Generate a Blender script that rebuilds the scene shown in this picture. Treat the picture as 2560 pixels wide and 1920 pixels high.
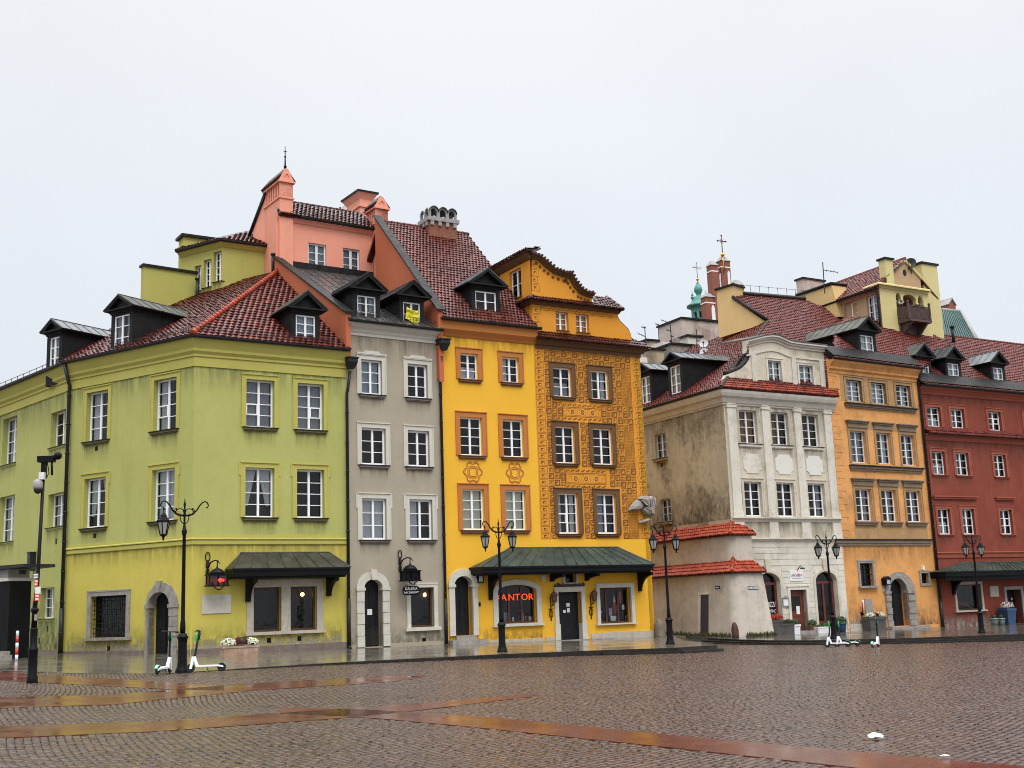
import bpy, bmesh, math, random
import numpy as np
from mathutils import Vector
random.seed(7); RNG = np.random.default_rng(7)
for o in list(bpy.data.objects): bpy.data.objects.remove(o)
S = bpy.context.scene
COL = S.collection
R_ = math.radians
# ---------------------------------------------------------------- camera
CF, PIT, ROL, CAMZ = 2967.5, R_(10.6465), R_(-2.0105), 1.6
cR = Vector((1, 0, 0)); cF = Vector((0, math.cos(PIT), math.sin(PIT))); cU = Vector((0, -math.sin(PIT), math.cos(PIT)))
aR = cR * math.cos(ROL) + cU * math.sin(ROL); aU = -cR * math.sin(ROL) + cU * math.cos(ROL)
cd = bpy.data.cameras.new('camera'); cam = bpy.data.objects.new('camera', cd); COL.objects.link(cam)
from mathutils import Matrix
m = Matrix((aR, aU, -cF)).transposed().to_4x4(); m.translation = Vector((0, 0, CAMZ)); cam.matrix_world = m
cd.sensor_fit = 'HORIZONTAL'; cd.sensor_width = 36; cd.lens = 36 * CF / 2560; cd.clip_start = 0.1; cd.clip_end = 2000
S.camera = cam
# ---------------------------------------------------------------- world: overcast sky
W = bpy.data.worlds.new('World'); S.world = W; W.use_nodes = True
SUN_EL, SUN_AZ = R_(52), R_(160)      # azimuth from +Y clockwise: behind the camera, a little right
nt = W.node_tree; nt.nodes.clear(); N = nt.nodes.new; LK = nt.links.new
out = N('ShaderNodeOutputWorld'); bg = N('ShaderNodeBackground'); LK(bg.outputs[0], out.inputs[0])
sky = N('ShaderNodeTexSky'); sky.sky_type = 'NISHITA'; sky.sun_disc = False; sky.sun_elevation = SUN_EL; sky.sun_rotation = SUN_AZ
sky.air_density = 1.0; sky.dust_density = 3.0
tc = N('ShaderNodeTexCoord'); sep = N('ShaderNodeSeparateXYZ'); LK(tc.outputs['Generated'], sep.inputs[0])
rmp = N('ShaderNodeValToRGB'); LK(sep.outputs[2], rmp.inputs[0])      # overcast dome: brighter towards the zenith
cr = rmp.color_ramp; cr.elements[0].position = 0.0; cr.elements[0].color = (7.7, 8.3, 9.1, 1)
cr.elements[1].position = 1.0; cr.elements[1].color = (40, 40.6, 41.2, 1)
for p_, c_ in ((0.12, (7.9, 8.5, 9.25, 1)), (0.32, (8.4, 8.8, 9.4, 1)), (0.48, (8.9, 9.15, 9.5, 1)), (0.7, (24, 24.5, 25, 1))):
    e_ = cr.elements.new(p_); e_.color = c_
nz = N('ShaderNodeTexNoise'); nz.inputs['Scale'].default_value = 1.7; nz.inputs['Detail'].default_value = 7; LK(tc.outputs['Generated'], nz.inputs['Vector'])
cl = N('ShaderNodeMapRange'); cl.inputs[1].default_value = 0.3; cl.inputs[2].default_value = 0.7; cl.inputs[3].default_value = 0.93; cl.inputs[4].default_value = 1.05
LK(nz.outputs[0], cl.inputs[0])
mu = N('ShaderNodeMixRGB'); mu.blend_type = 'MULTIPLY'; mu.inputs[0].default_value = 1; LK(rmp.outputs[0], mu.inputs[1]); LK(cl.outputs[0], mu.inputs[2])
mx = N('ShaderNodeMixRGB'); mx.inputs[0].default_value = 0.04; LK(mu.outputs[0], mx.inputs[1]); LK(sky.outputs[0], mx.inputs[2])
LK(mx.outputs[0], bg.inputs[0]); bg.inputs[1].default_value = 0.1
sd = bpy.data.lights.new('sun', 'SUN'); sun = bpy.data.objects.new('sun', sd); COL.objects.link(sun)
sd.energy = 1.2; sd.angle = R_(25); sd.color = (1, .97, .93)
sdir = Vector((math.sin(SUN_AZ) * math.cos(SUN_EL), math.cos(SUN_AZ) * math.cos(SUN_EL), math.sin(SUN_EL)))
sun.rotation_euler = sdir.to_track_quat('Z', 'Y').to_euler()
S.view_settings.view_transform = 'Standard'; S.view_settings.look = 'None'; S.view_settings.exposure = 0.0; S.view_settings.gamma = 1
S.render.engine = 'CYCLES'; S.cycles.use_denoising = True; S.cycles.filter_width = 1.0;  S.cycles.max_bounces = 6; S.cycles.transparent_max_bounces = 8
try: S.cycles.denoiser = 'OPENIMAGEDENOISE'
except Exception: pass
# ---------------------------------------------------------------- picture pixel (2560x1920) -> line of sight
def ray(x, y):
    return aR * ((x - 1280) / CF) - aU * ((y - 960) / CF) + cF
CAMP = Vector((0, 0, CAMZ))
def at_depth(x, y, Y):
    d = ray(x, y); return CAMP + d * (Y / d.y)
def at_z(x, y, z):
    d = ray(x, y); return CAMP + d * ((z - CAMZ) / d.z)
def crop(x0, y0, s):
    return lambda a, b: (x0 + a / s, y0 + b / s)
CA = crop(0, 640, 3.19); CB = crop(340, 640, 3.191); CC = crop(0, 1140, 2.86); CD = crop(340, 1140, 2.861); CE = crop(420, 350, 3.0167)
CG = crop(780, 440, 3.607); CH = crop(840, 780, 3.606); CI = crop(840, 1200, 3.606); CJ = crop(1200, 600, 4.148); CK = crop(1260, 960, 4.148)
CL = crop(1160, 1300, 4.096); CM = crop(1560, 560, 3.3185); CN = crop(1960, 600, 3.607); CO = crop(1580, 960, 3.77); CP = crop(2020, 960, 3.77)
CQ = crop(1580, 1280, 4.096); CS = crop(2020, 1280, 4.096); CT = crop(1660, 560, 5.53); CV = crop(2100, 620, 7.373)
D0 = crop(0, 0, 2212 / 2560)
class Fr:
    """a vertical facade plane: u runs to the right along it, d out of it towards the square, z up"""
    def __init__(s, p, az):
        s.O = Vector((p[0], p[1], 0)); a = R_(az); s.az = az
        s.t = Vector((math.sin(a), math.cos(a), 0)); s.n = s.t.cross(Vector((0, 0, 1)))
    def P(s, u, d, z): return s.O + s.t * u + s.n * d + Vector((0, 0, z))
    def px(s, x, y=None, d=0.0):
        if y is None: x, y = x
        r = ray(x, y); o = s.O + s.n * d
        k = ((o - CAMP).dot(s.n)) / r.dot(s.n); p = CAMP + r * k
        return (p - s.O).dot(s.t), p.z
    def u(s, xy, d=0.0): return s.px(xy[0], xy[1], d)[0]
    def z(s, xy, d=0.0): return s.px(xy[0], xy[1], d)[1]
    def dep(s, u): # sideways slant of the sight line at u: >0 when seen from the left
        v = s.P(u, 0, 0) - CAMP; return v.dot(s.t)
def wpx(F, tl, br, rec):
    """window frame rectangle from its seen corners; the near jamb hides at the wall face, the far one shows at the recess"""
    left = F.dep(F.u(tl)) > 0
    u0 = F.u(tl, 0 if left else -rec); u1 = F.u(br, -rec if left else 0)
    z1 = F.z(tl, -rec); z0 = F.z(br, 0)
    return u0, u1, z0, z1
def row(F, cells, rec):
    q = [wpx(F, a, b, rec) for a, b in cells]
    z0 = sum(k[2] for k in q) / len(q); z1 = sum(k[3] for k in q) / len(q)
    return [(k[0], k[1], z0, z1) for k in q]
# ---------------------------------------------------------------- materials
M = {}
def newmat(name):
    m = bpy.data.materials.new(name); m.use_nodes = True; t = m.node_tree
    return m, t, t.nodes['Principled BSDF'], t.nodes.new, t.links.new
def rgb(c): return (c[0], c[1], c[2], 1)
def srgb(r, g, b):
    f = lambda v: (v / 255 / 12.92) if v / 255 <= .04045 else ((v / 255 + .055) / 1.055) ** 2.4
    return (f(r), f(g), f(b))
def plain(name, col, rough=.5, metal=0, spec=.5, emit=None, es=1):
    m, t, p, N, L = newmat(name)
    p.inputs['Base Color'].default_value = rgb(col); p.inputs['Roughness'].default_value = rough; p.inputs['Metallic'].default_value = metal
    p.inputs['Specular IOR Level'].default_value = spec
    if emit: p.inputs['Emission Color'].default_value = rgb(emit); p.inputs['Emission Strength'].default_value = es
    return m
def noise(N, L, co, scale, detail=4, rough=.6, vec=None):
    n = N('ShaderNodeTexNoise'); n.inputs['Scale'].default_value = scale; n.inputs['Detail'].default_value = detail; n.inputs['Roughness'].default_value = rough
    L(co, n.inputs['Vector']); return n.outputs[0]
def mrange(N, L, v, a, b, c, d):
    r = N('ShaderNodeMapRange'); L(v, r.inputs[0])
    for i, k in enumerate((a, b, c, d)): r.inputs[i + 1].default_value = k
    return r.outputs[0]
def mixc(N, L, fac, a, b, mode='MIX'):
    x = N('ShaderNodeMixRGB'); x.blend_type = mode
    for i, k in ((0, fac), (1, a), (2, b)):
        if hasattr(k, 'is_output') or hasattr(k, 'links'): L(k, x.inputs[i])
        elif i == 0: x.inputs[0].default_value = k
        else: x.inputs[i].default_value = rgb(k)
    return x.outputs[0]
def scaled(N, L, out, sx, sy, sz):
    mp = N('ShaderNodeMapping'); mp.inputs['Scale'].default_value = (sx, sy, sz); L(out, mp.inputs[0]); return mp.outputs[0]
def bump(N, L, p, h, st, dist=.02):
    b = N('ShaderNodeBump'); b.inputs['Strength'].default_value = st; b.inputs['Distance'].default_value = dist; L(h, b.inputs['Height']); L(b.outputs[0], p.inputs['Normal']); return b
def stucco(name, col, dirt=(.12, .10, .06), amt=.35, streak=.3, light=.25, spots=.0, rough=.8, sc=1.0, bst=.25):
    """painted render: cloudy fading, rain streaks, grime patches"""
    m, t, p, N, L = newmat(name); co = N('ShaderNodeTexCoord').outputs['Object']
    a = noise(N, L, co, .35 * sc, 6, .62); b = noise(N, L, co, 2.3 * sc, 6, .7); c = noise(N, L, scaled(N, L, co, 2.2, 2.2, .16), 1.0, 5, .65)
    g = noise(N, L, co, 11 * sc, 4, .7)
    lt = tuple(min(1, k * 1.25 + .03) for k in col)
    c1 = mixc(N, L, mrange(N, L, a, .38, .72, 0, light * 2), col, lt)
    dk = tuple(col[i] * (1 - .55) + dirt[i] * .55 for i in range(3))
    c2 = mixc(N, L, mrange(N, L, b, .5, .8, 0, amt), c1, dk)
    c3 = mixc(N, L, mrange(N, L, c, .52, .78, 0, streak), c2, dk)
    if spots:
        s = noise(N, L, co, .55, 9, .72); c3 = mixc(N, L, mrange(N, L, s, .5, .62, 0, spots), c3, dirt)
        s2 = noise(N, L, scaled(N, L, co, 1.3, 1.3, .8), .7, 9, .75); c3 = mixc(N, L, mrange(N, L, s2, .53, .62, 0, spots), c3, lt)
        s3 = noise(N, L, co, 3.2, 6, .7); c3 = mixc(N, L, mrange(N, L, s3, .58, .66, 0, spots * .8), c3, dirt)
    c4 = mixc(N, L, mrange(N, L, g, .3, .75, 0, .12), c3, (col[0] * .6, col[1] * .6, col[2] * .6))
    L(c4, p.inputs['Base Color']); p.inputs['Roughness'].default_value = rough; p.inputs['Specular IOR Level'].default_value = .3
    bump(N, L, p, noise(N, L, co, 28, 5, .65), bst, .02); return m
def stain_shade_mat(name, col, k, up):
    """dirt that has run down a wall, with shade painted in below sills (up=False: heaviest at the top) or splashed up from the ground"""
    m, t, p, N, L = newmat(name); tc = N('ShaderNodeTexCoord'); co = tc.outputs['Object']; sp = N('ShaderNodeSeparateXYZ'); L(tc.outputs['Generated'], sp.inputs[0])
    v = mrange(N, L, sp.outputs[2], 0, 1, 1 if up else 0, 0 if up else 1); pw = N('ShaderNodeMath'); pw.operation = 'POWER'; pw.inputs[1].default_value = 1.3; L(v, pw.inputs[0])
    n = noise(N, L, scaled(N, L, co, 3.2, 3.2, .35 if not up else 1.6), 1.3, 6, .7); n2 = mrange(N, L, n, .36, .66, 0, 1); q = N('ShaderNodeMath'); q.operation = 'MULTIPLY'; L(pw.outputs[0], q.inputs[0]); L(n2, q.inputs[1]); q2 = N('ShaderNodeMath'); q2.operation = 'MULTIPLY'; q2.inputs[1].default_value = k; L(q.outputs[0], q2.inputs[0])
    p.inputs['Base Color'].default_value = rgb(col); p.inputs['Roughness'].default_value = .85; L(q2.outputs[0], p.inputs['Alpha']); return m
M['drip_shade'] = stain_shade_mat('rain_streaks_shade', (.06, .055, .03), .45, False); M['splash'] = stain_shade_mat('splash_dirt', (.06, .052, .036), .8, True); M['peel'] = stain_shade_mat('flaked_plaster', (.42, .38, .32), 1.0, True)  # the first also carries the painted shade below window sills
def island(name, cols, rough=(.25, .5), bst=.2, bsc=30, spec=.5, moss=None, coat=0):
    """pieces that each have their own tone: roof tiles, cobbles, bricks"""
    m, t, p, N, L = newmat(name); co = N('ShaderNodeTexCoord').outputs['Object']; g = N('ShaderNodeNewGeometry')
    r = N('ShaderNodeValToRGB'); L(g.outputs['Random Per Island'], r.inputs[0]); r.color_ramp.interpolation = 'LINEAR'
    e = r.color_ramp.elements; e[0].color = rgb(cols[0]); e[1].color = rgb(cols[-1])
    for i, k in enumerate(cols[1:-1]): q = e.new((i + 1) / (len(cols) - 1)); q.color = rgb(k)
    n1 = noise(N, L, co, .5, 5, .65); c = mixc(N, L, mrange(N, L, n1, .4, .75, 0, .45), r.outputs[0], tuple(k * .55 for k in cols[0]))
    if moss: c = mixc(N, L, mrange(N, L, noise(N, L, co, .8, 6, .7), .56, .7, 0, moss[1]), c, moss[0])
    c = mixc(N, L, mrange(N, L, noise(N, L, co, 18, 4, .7), .35, .75, 0, .35), c, tuple(k * .5 for k in cols[0]))
    L(c, p.inputs['Base Color']); L(mrange(N, L, noise(N, L, co, 3, 5, .7), .3, .7, rough[0], rough[1]), p.inputs['Roughness'])
    p.inputs['Specular IOR Level'].default_value = spec; p.inputs['Coat Weight'].default_value = coat; p.inputs['Coat Roughness'].default_value = .15
    bump(N, L, p, noise(N, L, co, bsc, 4, .6), bst, .01); return m
def mottled(name, c1, c2, scale=2.5, rough=(.4, .7), metal=0, bst=.15, c3=None, spec=.5):
    m, t, p, N, L = newmat(name); co = N('ShaderNodeTexCoord').outputs['Object']
    c = mixc(N, L, mrange(N, L, noise(N, L, co, scale, 6, .7), .35, .68, 0, 1), c1, c2)
    if c3: c = mixc(N, L, mrange(N, L, noise(N, L, scaled(N, L, co, 1, 1, .3), scale * 2.3, 5, .7), .55, .72, 0, .8), c, c3)
    L(c, p.inputs['Base Color']); L(mrange(N, L, noise(N, L, co, scale * 1.7, 4), .3, .7, *rough), p.inputs['Roughness'])
    p.inputs['Metallic'].default_value = metal; p.inputs['Specular IOR Level'].default_value = spec
    bump(N, L, p, noise(N, L, co, scale * 9, 5), bst, .015); return m
def glassmat(name, tint=(.9, .93, .93), wav=.15):
    m, t, p, N, L = newmat(name); t.nodes.remove(p); o = t.nodes['Material Output']
    tr = N('ShaderNodeBsdfTransparent'); tr.inputs[0].default_value = rgb(tint); gl = N('ShaderNodeBsdfGlossy'); gl.inputs['Roughness'].default_value = .03
    fr = N('ShaderNodeFresnel'); fr.inputs[0].default_value = 1.5; mxs = N('ShaderNodeMixShader'); L(tr.outputs[0], mxs.inputs[1]); L(gl.outputs[0], mxs.inputs[2]); L(mxs.outputs[0], o.inputs[0])
    co = N('ShaderNodeTexCoord').outputs['Object']; b = N('ShaderNodeBump'); b.inputs['Strength'].default_value = wav; b.inputs['Distance'].default_value = .05
    L(noise(N, L, co, 1.6, 2), b.inputs['Height']); L(b.outputs[0], gl.inputs['Normal']); L(b.outputs[0], fr.inputs['Normal'])
    ma = N('ShaderNodeMath'); ma.operation = 'MULTIPLY'; ma.inputs[1].default_value = 0.85; L(fr.outputs[0], ma.inputs[0]); L(ma.outputs[0], mxs.inputs[0]); return m

M['white'] = plain('white_paint', (.86, .87, .88), .45)
M['oldwhite'] = mottled('weathered_white_paint', (.8, .81, .8), (.6, .61, .6), 9, (.5, .7))
M['greywhite'] = plain('grey_white_paint', (.66, .7, .72), .5)
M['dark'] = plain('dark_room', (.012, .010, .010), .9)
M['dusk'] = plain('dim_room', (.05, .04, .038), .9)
M['black'] = mottled('black_paint', (.003, .003, .004), (.006, .006, .007), 5, (.4, .6), spec=.15)
M['iron'] = mottled('black_cast_iron', (.003, .003, .004), (.007, .007, .009), 12, (.35, .55), spec=.16)
M['door'] = mottled('dark_door_paint', (.006, .0065, .009), (.012, .012, .016), 3, (.4, .6), spec=.25)
M['pipe'] = mottled('dark_zinc', (.009, .010, .010), (.022, .023, .024), 3, (.35, .55), spec=.3)
M['flash'] = mottled('dark_flashing', (.007, .0065, .0065), (.02, .018, .017), 2.5, (.4, .6), spec=.18)
M['dormer'] = mottled('blackened_boards', (.006, .006, .007), (.016, .015, .015), 2.2, (.5, .75), spec=.2)
M['zincroof'] = mottled('wet_zinc', (.035, .038, .042), (.09, .10, .11), 1.2, (.15, .38), c3=(.03, .03, .024))
M['mossroof'] = mottled('mossy_sheet', (.03, .028, .02), (.065, .062, .045), 1.6, (.35, .6), c3=(.018, .016, .012), spec=.3)
M['copper'] = mottled('green_copper', (.018, .026, .021), (.05, .075, .06), 1.1, (.35, .6), c3=(.02, .02, .016), spec=.3)
M['verdigris'] = mottled('verdigris', (.035, .18, .145), (.11, .30, .25), 2, (.4, .6), c3=(.02, .08, .07))
M['curtain'] = plain('white_curtain', (.62, .63, .66), .9)
M['netcurtain'] = plain('grey_curtain', (.34, .35, .40), .9)
M['blind'] = plain('cream_blind', (.72, .70, .58), .9)
M['bluepane'] = plain('pale_blue_curtain', (.36, .44, .5), .9)
M['amber'] = plain('amber_curtain', (.28, .14, .035), .9)
M['brownroom'] = plain('brown_room', (.045, .018, .01), .9)
M['glass'] = glassmat('window_glass')
M['stone'] = mottled('pale_stone', (.50, .45, .37), (.38, .33, .27), 3, (.6, .85), c3=(.26, .23, .19))
M['greystone'] = mottled('grey_stone', (.34, .31, .28), (.2, .18, .16), 3, (.5, .8), c3=(.12, .11, .10))
M['creamstone'] = mottled('cream_trim', (.60, .57, .49), (.48, .45, .38), 2.5, (.6, .85))
M['gold'] = plain('gilded_metal', (.75, .42, .06), .3, .9)
M['red'] = plain('red_paint', (.55, .03, .02), .4)
M['green'] = plain('bright_green_plastic', (.02, .45, .12), .35)
M['mint'] = plain('mint_plastic', (.2, .6, .42), .4)
M['rubber'] = plain('black_rubber', (.012, .012, .012), .8)
M['paper'] = plain('white_paper', (.75, .75, .76), .7)
M['wood'] = mottled('brown_wood', (.10, .035, .015), (.055, .02, .01), 4, (.4, .6))
M['redwood'] = mottled('red_brown_wood', (.17, .03, .015), (.10, .018, .01), 4, (.4, .6))
M['balwood'] = mottled('dark_balcony_wood', (.055, .028, .025), (.10, .06, .055), 6, (.5, .7))
M['yellowflyer'] = plain('yellow_banner', (.85, .72, .01), .6)
M['ink'] = plain('black_ink', (.015, .013, .012), .7)
M['tile_g'] = island('tiles_dark_red', [(.075, .012, .009), (.13, .02, .012), (.04, .009, .007), (.19, .038, .02)], (.22, .48), spec=.28, coat=.04, moss=((.05, .03, .02), .35))
M['tile_y'] = island('tiles_rose_brown', [(.105, .026, .021), (.165, .042, .032), (.06, .018, .016), (.21, .062, .044)], (.25, .5), spec=.28, coat=.03)
M['tile_b'] = island('tiles_old_red', [(.125, .022, .018), (.19, .038, .029), (.07, .016, .014), (.235, .052, .035)], (.3, .55), spec=.25, coat=.02, moss=((.06, .045, .03), .3))
M['tile_d'] = island('tiles_dark_brown', [(.055, .013, .010), (.09, .02, .014), (.035, .010, .009), (.12, .03, .022)], (.18, .42), spec=.4, coat=.1)
M['tile_o'] = island('tiles_orange', [(.38, .055, .02), (.29, .038, .014), (.46, .08, .03), (.23, .03, .013)], (.35, .6), spec=.3, moss=((.09, .05, .03), .3))
M['brick'] = mottled('brickwork', (.26, .085, .045), (.16, .06, .035), 7, (.7, .9), c3=(.3, .17, .1))
M['chbrick'] = mottled('church_brick', (.26, .085, .055), (.2, .065, .042), 3, (.7, .9))
M['slate'] = mottled('grey_cap_sheet', (.24, .23, .22), (.32, .31, .3), 3, (.4, .6))
# ---------------------------------------------------------------- objects
def empty(name, loc, rz=0, label=None, cat=None, group=None):
    o = bpy.data.objects.new(name, None); COL.objects.link(o); o.empty_display_size = .3
    o.location = loc; o.rotation_euler = (0, 0, rz)
    if label: o['label'] = label
    if cat: o['category'] = cat
    if group: o['group'] = group
    return o
def tag(o, label=None, cat=None, group=None, kind=None):
    for k, v in (('label', label), ('category', cat), ('group', group), ('kind', kind)):
        if v: o[k] = v
    return o
def copy_tree(o, parent=None):
    c = o.copy(); COL.objects.link(c)
    if parent: c.parent = parent
    for ch in list(o.children): copy_tree(ch, c)
    return c
class MB:
    def __init__(s): s.v = []; s.f = []; s.m = []; s.sm = []     # sm: ranges of smooth-shaded faces
    def add(s, vs, fs, mi=0):
        b = len(s.v); s.v += [tuple(p) for p in vs]
        for f in fs: s.f.append(tuple(b + i for i in f)); s.m.append(mi)
        return s
    def poly(s, pts, mi=0): return s.add(pts, [tuple(range(len(pts)))], mi)
    def hexa(s, p, mi=0):   # 8 points: bottom loop of 4, top loop of 4
        return s.add(p, [(3, 2, 1, 0), (4, 5, 6, 7), (0, 1, 5, 4), (1, 2, 6, 5), (2, 3, 7, 6), (3, 0, 4, 7)], mi)
    def box(s, F, u0, u1, d0, d1, z0, z1, mi=0):
        P = F.P; return s.hexa([P(u0, d1, z0), P(u1, d1, z0), P(u1, d0, z0), P(u0, d0, z0), P(u0, d1, z1), P(u1, d1, z1), P(u1, d0, z1), P(u0, d0, z1)], mi)
    def abox(s, x0, x1, y0, y1, z0, z1, mi=0):
        return s.hexa([(x0, y0, z0), (x1, y0, z0), (x1, y1, z0), (x0, y1, z0), (x0, y0, z1), (x1, y0, z1), (x1, y1, z1), (x0, y1, z1)], mi)
    def prism(s, F, pts, d0, d1, mi=0):   # outline (u,z) counter-clockwise seen from the square
        n = len(pts); vs = [F.P(u, d1, z) for u, z in pts] + [F.P(u, d0, z) for u, z in pts]
        return s.add(vs, [tuple(range(n)), tuple(range(2 * n - 1, n - 1, -1))] + [(i, i + n, (i + 1) % n + n, (i + 1) % n) for i in range(n)], mi)
    def slab(s, pts, th, mi=0):  # planar polygon thickened downwards along -normal
        pts = [Vector(p) for p in pts]; nn = Vector((0, 0, 0))
        for i in range(len(pts)): nn += (pts[i] - pts[0]).cross(pts[(i + 1) % len(pts)] - pts[0])
        nn.normalize(); n = len(pts)
        if nn.z < 0: pts = pts[::-1]; nn = -nn
        vs = pts + [p - nn * th for p in pts]
        return s.add(vs, [tuple(range(n)), tuple(range(2 * n - 1, n - 1, -1))] + [(i, i + n, (i + 1) % n + n, (i + 1) % n) for i in range(n)], mi)
    def tube(s, pts, r, n=8, mi=0, caps=True):
        f0 = len(s.f)
        pts = [Vector(p) for p in pts]; b = len(s.v); rr = r if isinstance(r, (list, tuple)) else [r] * len(pts); prev = None
        for i, p in enumerate(pts):
            a = pts[max(i - 1, 0)]; c = pts[min(i + 1, len(pts) - 1)]; t = (c - a).normalized()
            if prev is None:
                x = t.cross(Vector((0, 0, 1)));
                if x.length < .05: x = t.cross(Vector((1, 0, 0)))
            else: x = prev - t * prev.dot(t)
            x.normalize(); prev = x; y = t.cross(x)
            for k in range(n):
                q = 2 * math.pi * k / n; s.v.append(tuple(p + (x * math.cos(q) + y * math.sin(q)) * rr[i]))
        for i in range(len(pts) - 1):
            for k in range(n):
                s.f.append((b + i * n + k, b + i * n + (k + 1) % n, b + (i + 1) * n + (k + 1) % n, b + (i + 1) * n + k)); s.m.append(mi)
        if n > 5: s.sm.append((f0, len(s.f)))
        if caps:
            s.f.append(tuple(b + k for k in range(n))[::-1]); s.m.append(mi); e = b + (len(pts) - 1) * n; s.f.append(tuple(e + k for k in range(n))); s.m.append(mi)
        return s
    def lathe(s, c, prof, n=16, mi=0, sx=1, sy=1, rot=0):
        b = len(s.v); c = Vector(c); f0 = len(s.f)
        for r, z in prof:
            for k in range(n):
                q = 2 * math.pi * k / n + rot; s.v.append((c.x + r * sx * math.cos(q), c.y + r * sy * math.sin(q), c.z + z))
        for i in range(len(prof) - 1):
            for k in range(n):
                s.f.append((b + i * n + k, b + i * n + (k + 1) % n, b + (i + 1) * n + (k + 1) % n, b + (i + 1) * n + k)); s.m.append(mi)
        if n > 8: s.sm.append((f0, len(s.f)))
        s.f.append(tuple(b + k for k in range(n))[::-1]); s.m.append(mi); e = b + (len(prof) - 1) * n; s.f.append(tuple(e + k for k in range(n))); s.m.append(mi)
        return s
    def ball(s, c, r, n=12, mi=0, sz=1):
        k = n // 2; return s.lathe(c, [(max(r * math.sin(math.pi * i / k), .001), -r * sz * math.cos(math.pi * i / k)) for i in range(k + 1)], n, mi)
    def molding(s, path, prof, mi=0):
        """profile (out, z) swept along a level path of xy points, the outside on the right of travel; corners mitred"""
        pts = [Vector((p[0], p[1])) for p in path]; n = len(pts); k = len(prof); b = len(s.v)
        def nr(a, c): d = (c - a).normalized(); return Vector((d.y, -d.x))
        for i, p in enumerate(pts):
            if i == 0: o = nr(pts[0], pts[1])
            elif i == n - 1: o = nr(pts[-2], pts[-1])
            else:
                n1, n2 = nr(pts[i - 1], p), nr(p, pts[i + 1]); o = (n1 + n2).normalized(); o = o / max(o.dot(n1), .2)
            for d, z in prof: s.v.append((p.x + o.x * d, p.y + o.y * d, z))
        for i in range(n - 1):
            for j in range(k):
                s.f.append((b + i * k + j, b + (i + 1) * k + j, b + (i + 1) * k + (j + 1) % k, b + i * k + (j + 1) % k)); s.m.append(mi)
        s.f.append(tuple(b + j for j in range(k))); s.m.append(mi); e = b + (n - 1) * k; s.f.append(tuple(e + j for j in range(k))[::-1]); s.m.append(mi)
        return s
    def build(s, name, mats, parent=None, smooth=False):
        if not isinstance(mats, (list, tuple)): mats = [mats]
        o0 = Vector((0, 0, 0))
        if parent is not None:
            q = parent
            while q: o0 += q.location; q = q.parent
        V = np.array(s.v, dtype=np.float32) - np.array(o0, dtype=np.float32)
        me = bpy.data.meshes.new(name); nf = len(s.f)
        me.vertices.add(len(V)); me.vertices.foreach_set('co', V.ravel())
        tot = np.array([len(f) for f in s.f], dtype=np.int32); st = np.zeros(nf, dtype=np.int32); st[1:] = np.cumsum(tot)[:-1]
        li = np.fromiter((i for f in s.f for i in f), dtype=np.int32)
        me.loops.add(len(li)); me.loops.foreach_set('vertex_index', li)
        me.polygons.add(nf); me.polygons.foreach_set('loop_start', st); me.polygons.foreach_set('loop_total', tot)
        me.polygons.foreach_set('material_index', np.array(s.m, dtype=np.int32))
        for k in mats: me.materials.append(M[k] if isinstance(k, str) else k)
        fl = np.zeros(nf, bool)
        for q0, q1 in s.sm: fl[q0:q1] = True
        if smooth: fl[:] = True
        me.polygons.foreach_set('use_smooth', fl); me.update(calc_edges=True); me.validate()
        o = bpy.data.objects.new(name, me); COL.objects.link(o)
        if parent is not None: o.parent = parent
        return o
def chain(*a): return [p for s in a for p in s]
def text_obj(name, txt, F, u, d, z, size, mat, parent, align='CENTER', ext=.004, sx=1.0, shear=0, rot=0):
    c = bpy.data.curves.new(name, 'FONT'); c.body = txt; c.size = size; c.extrude = ext; c.align_x = align; c.align_y = 'CENTER'; c.shear = shear; c.resolution_u = 3
    o = bpy.data.objects.new(name, c); COL.objects.link(o); bpy.context.view_layer.update()
    me = bpy.data.meshes.new_from_object(o.evaluated_get(bpy.context.evaluated_depsgraph_get())); bpy.data.objects.remove(o); bpy.data.curves.remove(c)
    cr_, sr_ = math.cos(rot), math.sin(rot); b = MB()
    for v in me.vertices: x, y = v.co.x * sx, v.co.y; b.v.append(tuple(F.P(u + x * cr_ - y * sr_, d + v.co.z, z + x * sr_ + y * cr_)))
    for p in me.polygons: b.f.append(tuple(p.vertices)); b.m.append(0)
    bpy.data.meshes.remove(me); return b.build(name, mat, parent)
def proj(p):
    v = Vector(p) - CAMP; w = v.dot(cF); return 1280 + CF * v.dot(aR) / w, 960 - CF * v.dot(aU) / w
def isect(xy, p0, nn):
    r = ray(*xy); k = (Vector(p0) - CAMP).dot(nn) / r.dot(nn); return CAMP + r * k
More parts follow.
